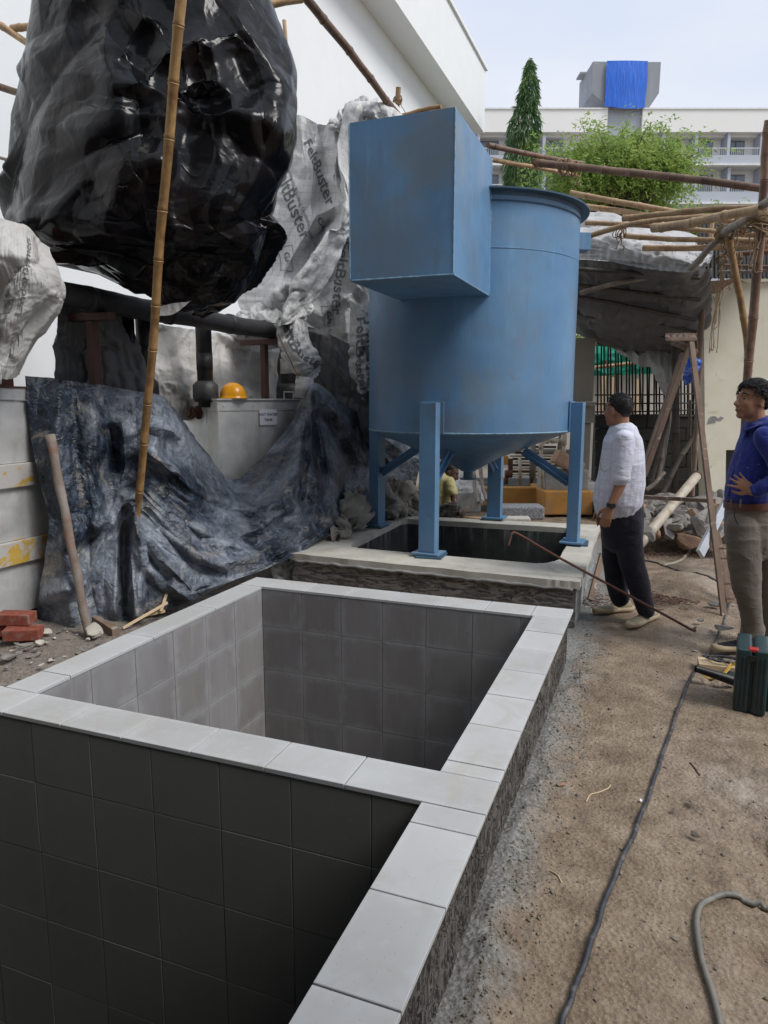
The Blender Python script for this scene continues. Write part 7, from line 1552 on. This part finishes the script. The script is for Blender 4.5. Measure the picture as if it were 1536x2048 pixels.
def man_blue():
    D0 = 4.50; base = gz(1490, 1294); root = thing('person', base, 'man in royal blue dotted shirt and taupe trousers, hand on hip at right edge', 'person')
    W = lambda px, py, b=0.0: at(px, py, D0+b)
    body = G(); fdir = -RX*.97-FY*.20+np.array([0, 0, .0]); hc = W(1505, 803, 0)
    p, A = add_head(body, hc, fdir, RX*.10+np.array([0, 0, 1.0]), 1.0, W(1525, 858, 0))
    rlimb(body, [W(1522, 880), W(1508, 940), W(1502, 1000)], [.08, .09, .085], [.13, .12, .11], up=RX)
    rlimb(body, [W(1530, 885, -.17), W(1556, 925, -.24), W(1568, 952, -.27), W(1540, 970, -.25), W(1505, 983, -.20)], [.045, .043, .040, .037, .027])
    hand(body, W(1506, 983, -.195), W(1480, 966, -.165)-W(1506, 984, -.195), -FY*.9-RX*.3+[0, 0, .15], .96, .10, 1, .1, fan=(.42, .06, -.12, -.34))
    rlimb(body, [W(1520, 885, .18), W(1535, 940, .24), W(1510, 985, .2)], [.045, .04, .03])
    rlimb(body, [W(1492, 1040, -.07), W(1496, 1180, -.07), W(1504, 1268, -.05)], [.05, .045, .035]); rlimb(body, [W(1528, 1040, .1), W(1534, 1180, .12), W(1540, 1262, .12)], [.05, .045, .035])
    bo = fuse(body, 'body', MT['skin'], root, .006, 3)
    face_bits(bo, p, A, 1.0); hair('hair', p, A, root, .016, 2200, .034, 7, line=.050, curl=.3)
    g = G(); rlimb(g, [p(-.03, .076, .02), p(-.02, .079, -.005), p(.0, .077, -.03)], [.010, .010, .004], n=8); g.build('sideburn', MT['hair'], bo, True)
    sh = G()
    rows(sh, [(862, 1490, 1560), (880, 1485, 1566), (900, 1479, 1565), (930, 1468, 1558), (958, 1461, 1550), (980, 1457, 1545), (996, 1456, 1543)], D0, 0, .165)
    rlimb(sh, [W(1528, 872, -.19), W(1528, 872, .19)], [.055, .055]); rlimb(sh, [W(1532, 878, -.18), W(1556, 922, -.24), W(1568, 950, -.265)], [.070, .064, .058]); rlimb(sh, [W(1568, 950, -.265), W(1542, 968, -.25), W(1514, 981, -.215)], [.056, .050, .042])
    rlimb(sh, [W(1525, 880, .18), W(1540, 935, .24)], [.06, .055])
    so_ = fuse(sh, 'shirt', MT['shirt_blue'], root, .007, 3, .006, (11, 11, 5.5), 9)
    g = G(); rlimb(g, [W(1493, 862, -.03), W(1506, 856, -.08), W(1524, 846, -.09), W(1540, 842, -.02)], [.006, .008, .009, .009], [.026]*4, up=(0, 0, 1)); rlimb(g, [W(1494, 862, -.03), W(1490, 872, -.04), W(1492, 868, -.06)], [.012, .010, .005]); g.build('collar', MT['shirt_blue'], so_, True)
    g = G(); P = cubic(np.array([W(1489, 868, -.01), W(1481, 900, -.01), W(1469, 935, -.01), W(1460, 965, -.01), W(1457, 992, -.01)]), 20); g.tube(P, .012, 6, ry=.004, up=FY); g.build('placket', MT['shirt_blue'], so_, True)
    g = G(); a, b = W(1513, 981, -.215), W(1505, 984, -.203); g.tube([a, b], [.042, .038], 18); g.build('cuff', MT['shirt_blue'], so_, True)
    tr = G(); rows(tr, [(1010, 1455, 1545), (1030, 1454, 1548), (1060, 1453, 1549), (1085, 1455, 1546)], D0, 0, .16)
    rows(tr, [(1050, 1454, 1522, -.07, .10), (1090, 1455, 1521, -.08, .10), (1130, 1459, 1520, -.08, .09), (1170, 1466, 1520, -.08, .08), (1195, 1475, 1520, -.08, .075), (1235, 1483, 1522, -.07, .07), (1268, 1484, 1524, -.06, .066)], D0)
    rows(tr, [(1050, 1500, 1552, .09, .10), (1100, 1505, 1556, .12, .10), (1180, 1514, 1556, .13, .08), (1240, 1520, 1556, .13, .07), (1262, 1520, 1558, .13, .066)], D0)
    for (py, xl, xr, w_) in ((1266, 1483, 1526, .0), (1258, 1485, 1527, 0)): rows(tr, [(py-2, xl, xr, -.06, .072), (py+3, xl+1, xr, -.06, .072)], D0)
    to = fuse(tr, 'trousers', MT['trouser_khaki'], root, .007, 3, .0055, (6, 6, 10), 4)
    C, R, Q = rowsect([(1000, 1454, 1547), (1013, 1453.5, 1548)], D0, 0, .172); g = G(); g.tube(C, [R[0]+.004, R[1]+.004], 40, True, [Q[0], Q[1]], RX); auto_smooth(g.build('belt', MT['belt'], root), 30)
    for px in (1462, 1481, 1526):
        f_ = math.sqrt(max(0, 1-((px-1500.5)/48)**2)); g = G(); g.box(at(px, 1006.5, D0-.176*f_-.002), (.011, .006, .052), M2); g.build('belt_loop', MT['trouser_khaki'], to)
    g = G(); g.tube([at(1471, 1016, D0-.135), at(1468, 1030, D0-.14), at(1472, 1042, D0-.15), at(1477, 1050, D0-.155)], .003, 5); g.build('pocket_edge', MT['trouser_navy'], to, True)
    shoe('shoe', gz(1527, 1299)+[0, 0, .002], gz(1426, 1301)+[0, 0, .002], root, MT['shoe_black'], MT['sole_tan']); shoe('shoe', gz(1590, 1284)+[0, 0, .002], gz(1508, 1282)+[0, 0, .002], root, MT['shoe_black'], MT['sole_tan'])
man_blue()
def man_seated():
    D0 = 8.25; base = gz(868, 1052); root = thing('person', base, 'seated worker in a faded yellow shirt, head bowed, half hidden behind the front tank leg', 'person')
    W = lambda px, py, b=0.0: at(px, py, D0+b)
    body = G(); fdir = RX*.80-FY*.25+np.array([0, 0, -.55]); up = RX*.5+np.array([0, 0, 1.0]); p, A = add_head(body, W(900, 945, -.02), fdir, up, 1.0, W(884, 968, .0))
    rlimb(body, [W(882, 972), W(872, 1000), W(866, 1030)], [.12, .12, .12], [.10, .10, .11], up=RX)
    rlimb(body, [W(899, 964, -.10), W(906, 985, -.16), W(909, 1004, -.20), W(916, 1020, -.32), W(924, 1033, -.44)], [.046, .043, .038, .034, .026]); hand(body, W(925, 1034, -.46), RX*.6-FY*.6+[0, 0, -.35], [0, 0, 1], 1.0, .5, 1)
    rlimb(body, [W(848, 966, .08), W(836, 990, .05), W(838, 1015, -.02), W(862, 1030, -.2)], [.045, .04, .036, .026]); hand(body, W(864, 1031, -.22), RX-FY*.3, [0, 0, 1], 1.0, .5, -1)
    rlimb(body, [W(868, 1032, 0), W(892, 1020, -.25), W(880, 1040, -.3)], [.07, .055, .04])
    bo = fuse(body, 'body', MT['skin_dark'], root, .009, 3); hair('hair', p, A, root, .004, 40, .008, 5, line=.045, curl=.2)
    sh = G(); rows(sh, [(957, 868, 902), (966, 846, 909), (985, 840, 908), (1008, 838, 903), (1030, 838, 900)], D0, 0, .13)
    rlimb(sh, [W(898, 964, -.10), W(905, 984, -.155)], [.066, .060]); rlimb(sh, [W(850, 966, .08), W(838, 985, .06)], [.062, .056]); so_ = fuse(sh, 'shirt', MT['shirt_yellow'], root, .013, 3, .008, (8, 8, 14), 7)
    tr = G(); rlimb(tr, [W(862, 1036, 0), W(885, 1026, -.18), W(906, 1018, -.32)], [.12, .10, .085]); rlimb(tr, [W(906, 1018, -.32), W(890, 1040, -.38)], [.08, .06]); rlimb(tr, [W(860, 1036, .1), W(885, 1028, .25), W(912, 1022, .2)], [.11, .09, .08]); rlimb(tr, [W(850, 1040, 0), W(880, 1044, 0)], [.12, .12])
    fuse(tr, 'trousers', MT['trouser_plaid'], root, .013, 3, .008, (8, 8, 12), 3)
    shoe('shoe', W(896, 1046, -.5), W(914, 1048, -.6), root, MT['shoe_black'], MT['sole_tan'])
man_seated()
# ================================================================ CABLES, TOOLS
def on_ground(pts, n, r):
    P = cubic(np.array([gz(*p) for p in pts]), n); P[:, 2] = gheight(P[:, 0], P[:, 1])+r*.9; return P
def cables():
    pts = [(1115, 2080), (1128, 2040), (1150, 1985), (1178, 1910), (1196, 1860), (1225, 1775), (1262, 1690), (1283, 1635), (1310, 1560), (1322, 1520), (1345, 1455), (1362, 1405), (1385, 1350), (1400, 1325), (1418, 1300), (1440, 1262), (1452, 1232), (1462, 1200), (1470, 1190)]
    P = on_ground(pts, 160, .011); P[:, 0] += .002*np.sin(np.arange(160)*.6); tag(G().tube(P, .0085, 8).build('power_cable', MT['cable'], None, True, org=P[0]), 'long black cable running up the earth path past the black shoe', 'cable')
    pts = [(1450, 2090), (1430, 2020), (1402, 1935), (1392, 1860), (1402, 1822), (1435, 1804), (1480, 1806), (1560, 1828)]
    P = on_ground(pts, 90, .012); tag(G().tube(P, .0095, 10).build('grey_hose', MT['hose'], None, True, org=P[0]), 'grey hose curving round in the bottom right corner', 'hose')
    P = on_ground([(1276, 1116), (1320, 1126), (1345, 1136), (1400, 1160), (1445, 1185), (1480, 1210)], 50, .008); tag(G().tube(P, .008, 6).build('thin_cable', MT['cable'], None, True, org=P[0]), 'thin dark cable crossing the ground behind both men', 'cable')
    P = on_ground([(1328, 1130), (1350, 1124), (1368, 1115), (1380, 1100), (1384, 1088), (1400, 1078), (1418, 1062)], 50, .015); tag(G().tube(P, .015, 8).build('pale_hose', MT['pvc'], None, True, org=P[0]), 'short pale hose curving on the ground before the rubble heap', 'hose')
    for k, pts in enumerate(([(1172, 1606), (1180, 1592), (1200, 1586), (1214, 1578), (1221, 1572)], [(1380, 1525), (1392, 1542), (1400, 1550)], [(1100, 1752), (1115, 1765), (1122, 1780)])):
        P = on_ground(pts, 20, .003); tag(G().tube(P, [.003, .004][k == 1], 4).build('straw', MT['plank_pale' if k != 1 else 'rust'], None, True, org=P[0]), ('thin pale curved straw on the path beside the pit wall', 'reddish dry leaf stalk right of the black cable', 'short bent straw near the cement edge of the path')[k], 'straw')
cables()
def toolcase():
    c = gz(1497, 1428); root = thing('tool_case', c, 'dark teal plastic power tool case standing on end beside the black shoe', 'tool case')
    ang = PS-.02; M = rotm(0, 0, ang); ex, ey = M[:, 0], M[:, 1]; w_, h_, L_ = .152, .345, .42
    # narrow end faces the camera; the case runs back to the right
    dirb = RX*.78+FY*.62; dirb /= np.linalg.norm(dirb); ex = np.cross(dirb, [0, 0, 1]); ex = ex/np.linalg.norm(ex)
    ey = FY+RX*.50; ey /= np.linalg.norm(ey); ex = np.cross(ey, [0, 0, 1]); M = np.column_stack([ex, ey, [0, 0, 1]]); L_ = .30
    c0 = c+ey*L_/2+ex*.0
    for s in (-1, 1):
        g = G(); g.box(c0+ex*s*.041+[0, 0, h_/2], (.072, L_, h_), M); sh = g.build('shell', MT['case'], root, True, bevel=.016, seg=4); auto_smooth(sh, 35)
        for q in (-.022, 0, .022):
            g = G(); g.box(c0+ex*(s*.041+q*.9)-ey*(L_/2+.001)+[0, 0, h_*.5], (.007, .008, h_*.78), M); g.build('rib', MT['case'], sh, bevel=.002)
    g = G(); g.box(c0+[0, 0, h_/2-.006], (.014, L_-.02, h_-.022), M); g.build('seam', MT['case_black'], root, bevel=.003)
    g = G(); g.box(c0-ey*(L_/2-.03)+[0, 0, h_-.004], (.045, .05, .016), M); lt = g.build('latch', MT['red'], root, bevel=.004)
    g = G(); g.box(c0-ey*(L_/2+.002)+[0, 0, h_-.042], (.04, .012, .03), M); g.build('catch', MT['case_black'], lt, bevel=.003)
    # body widening to the right: the broad side with its handle recess
    g = G(); g.box(c0+ex*.17+ey*.03+[0, 0, .125], (.20, L_-.08, .25), M); bd = g.build('case_body', MT['case'], root, True, bevel=.02, seg=4); auto_smooth(bd, 35)
    g = G(); P = cubic(np.array([c0+ex*.09+[0, 0, .27], c0+ex*.10+[0, 0, .32], c0+ex*.17+[0, 0, .335], c0+ex*.25+[0, 0, .32], c0+ex*.26+[0, 0, .25]]), 14); g.tube(P, .014, 8); g.build('handle', MT['case'], root, True)
    # blower nozzle sticking out to the left, teal body hidden behind the case
    root = thing('leaf_blower', gz(1463, 1375), 'teal blower behind the tool case with its black nozzle pointing left', 'blower')
    a, b = at(1391, 1337, 3.93), at(1470, 1362, 3.88); d = (b-a)/np.linalg.norm(b-a); g = G(); g.tube([a, a+d*.01, b], [.019, .0195, .030], 18, caps=False); g.tube([b, a+d*.01, a], [.026, .015, .015], 18, caps=False); g.build('nozzle', MT['case_black'], root, True)
    g = G(); g.box(at(1476, 1368, 4.02), (.15, .12, .12), rotm(0, .2, PS)); g.build('body', MT['case'], root, True, bevel=.03, seg=3)
    # pine block with coiled flex
    c = gz(1436, 1345); M = rotm(0, 0, PS-.35); c = gz(1442, 1338)+[0, 0, .02]
    g = G(); g.box(c+[0, 0, .0], (.26, .13, .04), M); tag(g.build('pine_block', MT['plank_pale'], None, org=c, bevel=.003), 'pale pine board lying behind the blower nozzle', 'board')
    g = G(); rs = random.Random(2)
    for k in range(6):
        o = c+M@np.array([rs.uniform(-.03, .05), rs.uniform(-.02, .02), 0]); q = rs.uniform(.05, .085); t0 = rs.uniform(0, 6)
        g.tube([o+M@np.array([q*1.25*math.cos(t0+t), q*.62*math.sin(t0+t), .027+.004*k+.012*abs(math.sin(t))]) for t in np.linspace(0, 5.9, 26)], .0042, 6)
    tag(g.build('coiled_flex', MT['cable'], None, True, org=c), 'loops of black flex coiled on the pale pine board', 'flex')
    g = G()
    for k in range(3): g.tube(cubic(np.array([gz(1405+k*6, 1350, .01), gz(1420, 1358+k*2, .015), gz(1445, 1352-k*2, .03), gz(1462, 1335-k*4, .06), gz(1475, 1330, .07)]), 22), .0032, 5)
    tag(g.build('yellow_wire', MT['yellow_wire'], None, True, org=gz(1440, 1350)), 'thin yellow wires lying over the blower beside the pine board', 'wire')
toolcase()
def pickaxe():
    c = at(925, 1028, 8.0); root = thing('pickaxe', c, 'wooden-handled hammer held by the seated worker over the far rim of the pit', 'hammer')
    a, b = at(918, 1036, 7.75), at(972, 1037, 7.8); g = G(); g.tube([a, (a+b)/2, b], [.022, .020, .018], 10); g.build('handle', MT['bam_pale'], root, True)
    P = cubic(np.array([at(922, 1040, 7.7), at(925, 1028, 7.7), at(933, 1018, 7.75), at(938, 1014, 7.8)]), 12); g = G(); g.tube(P, [.026]*5+list(np.linspace(.025, .008, 7)), 8); g.build('head', MT['bam_brown'], root, True)
pickaxe()
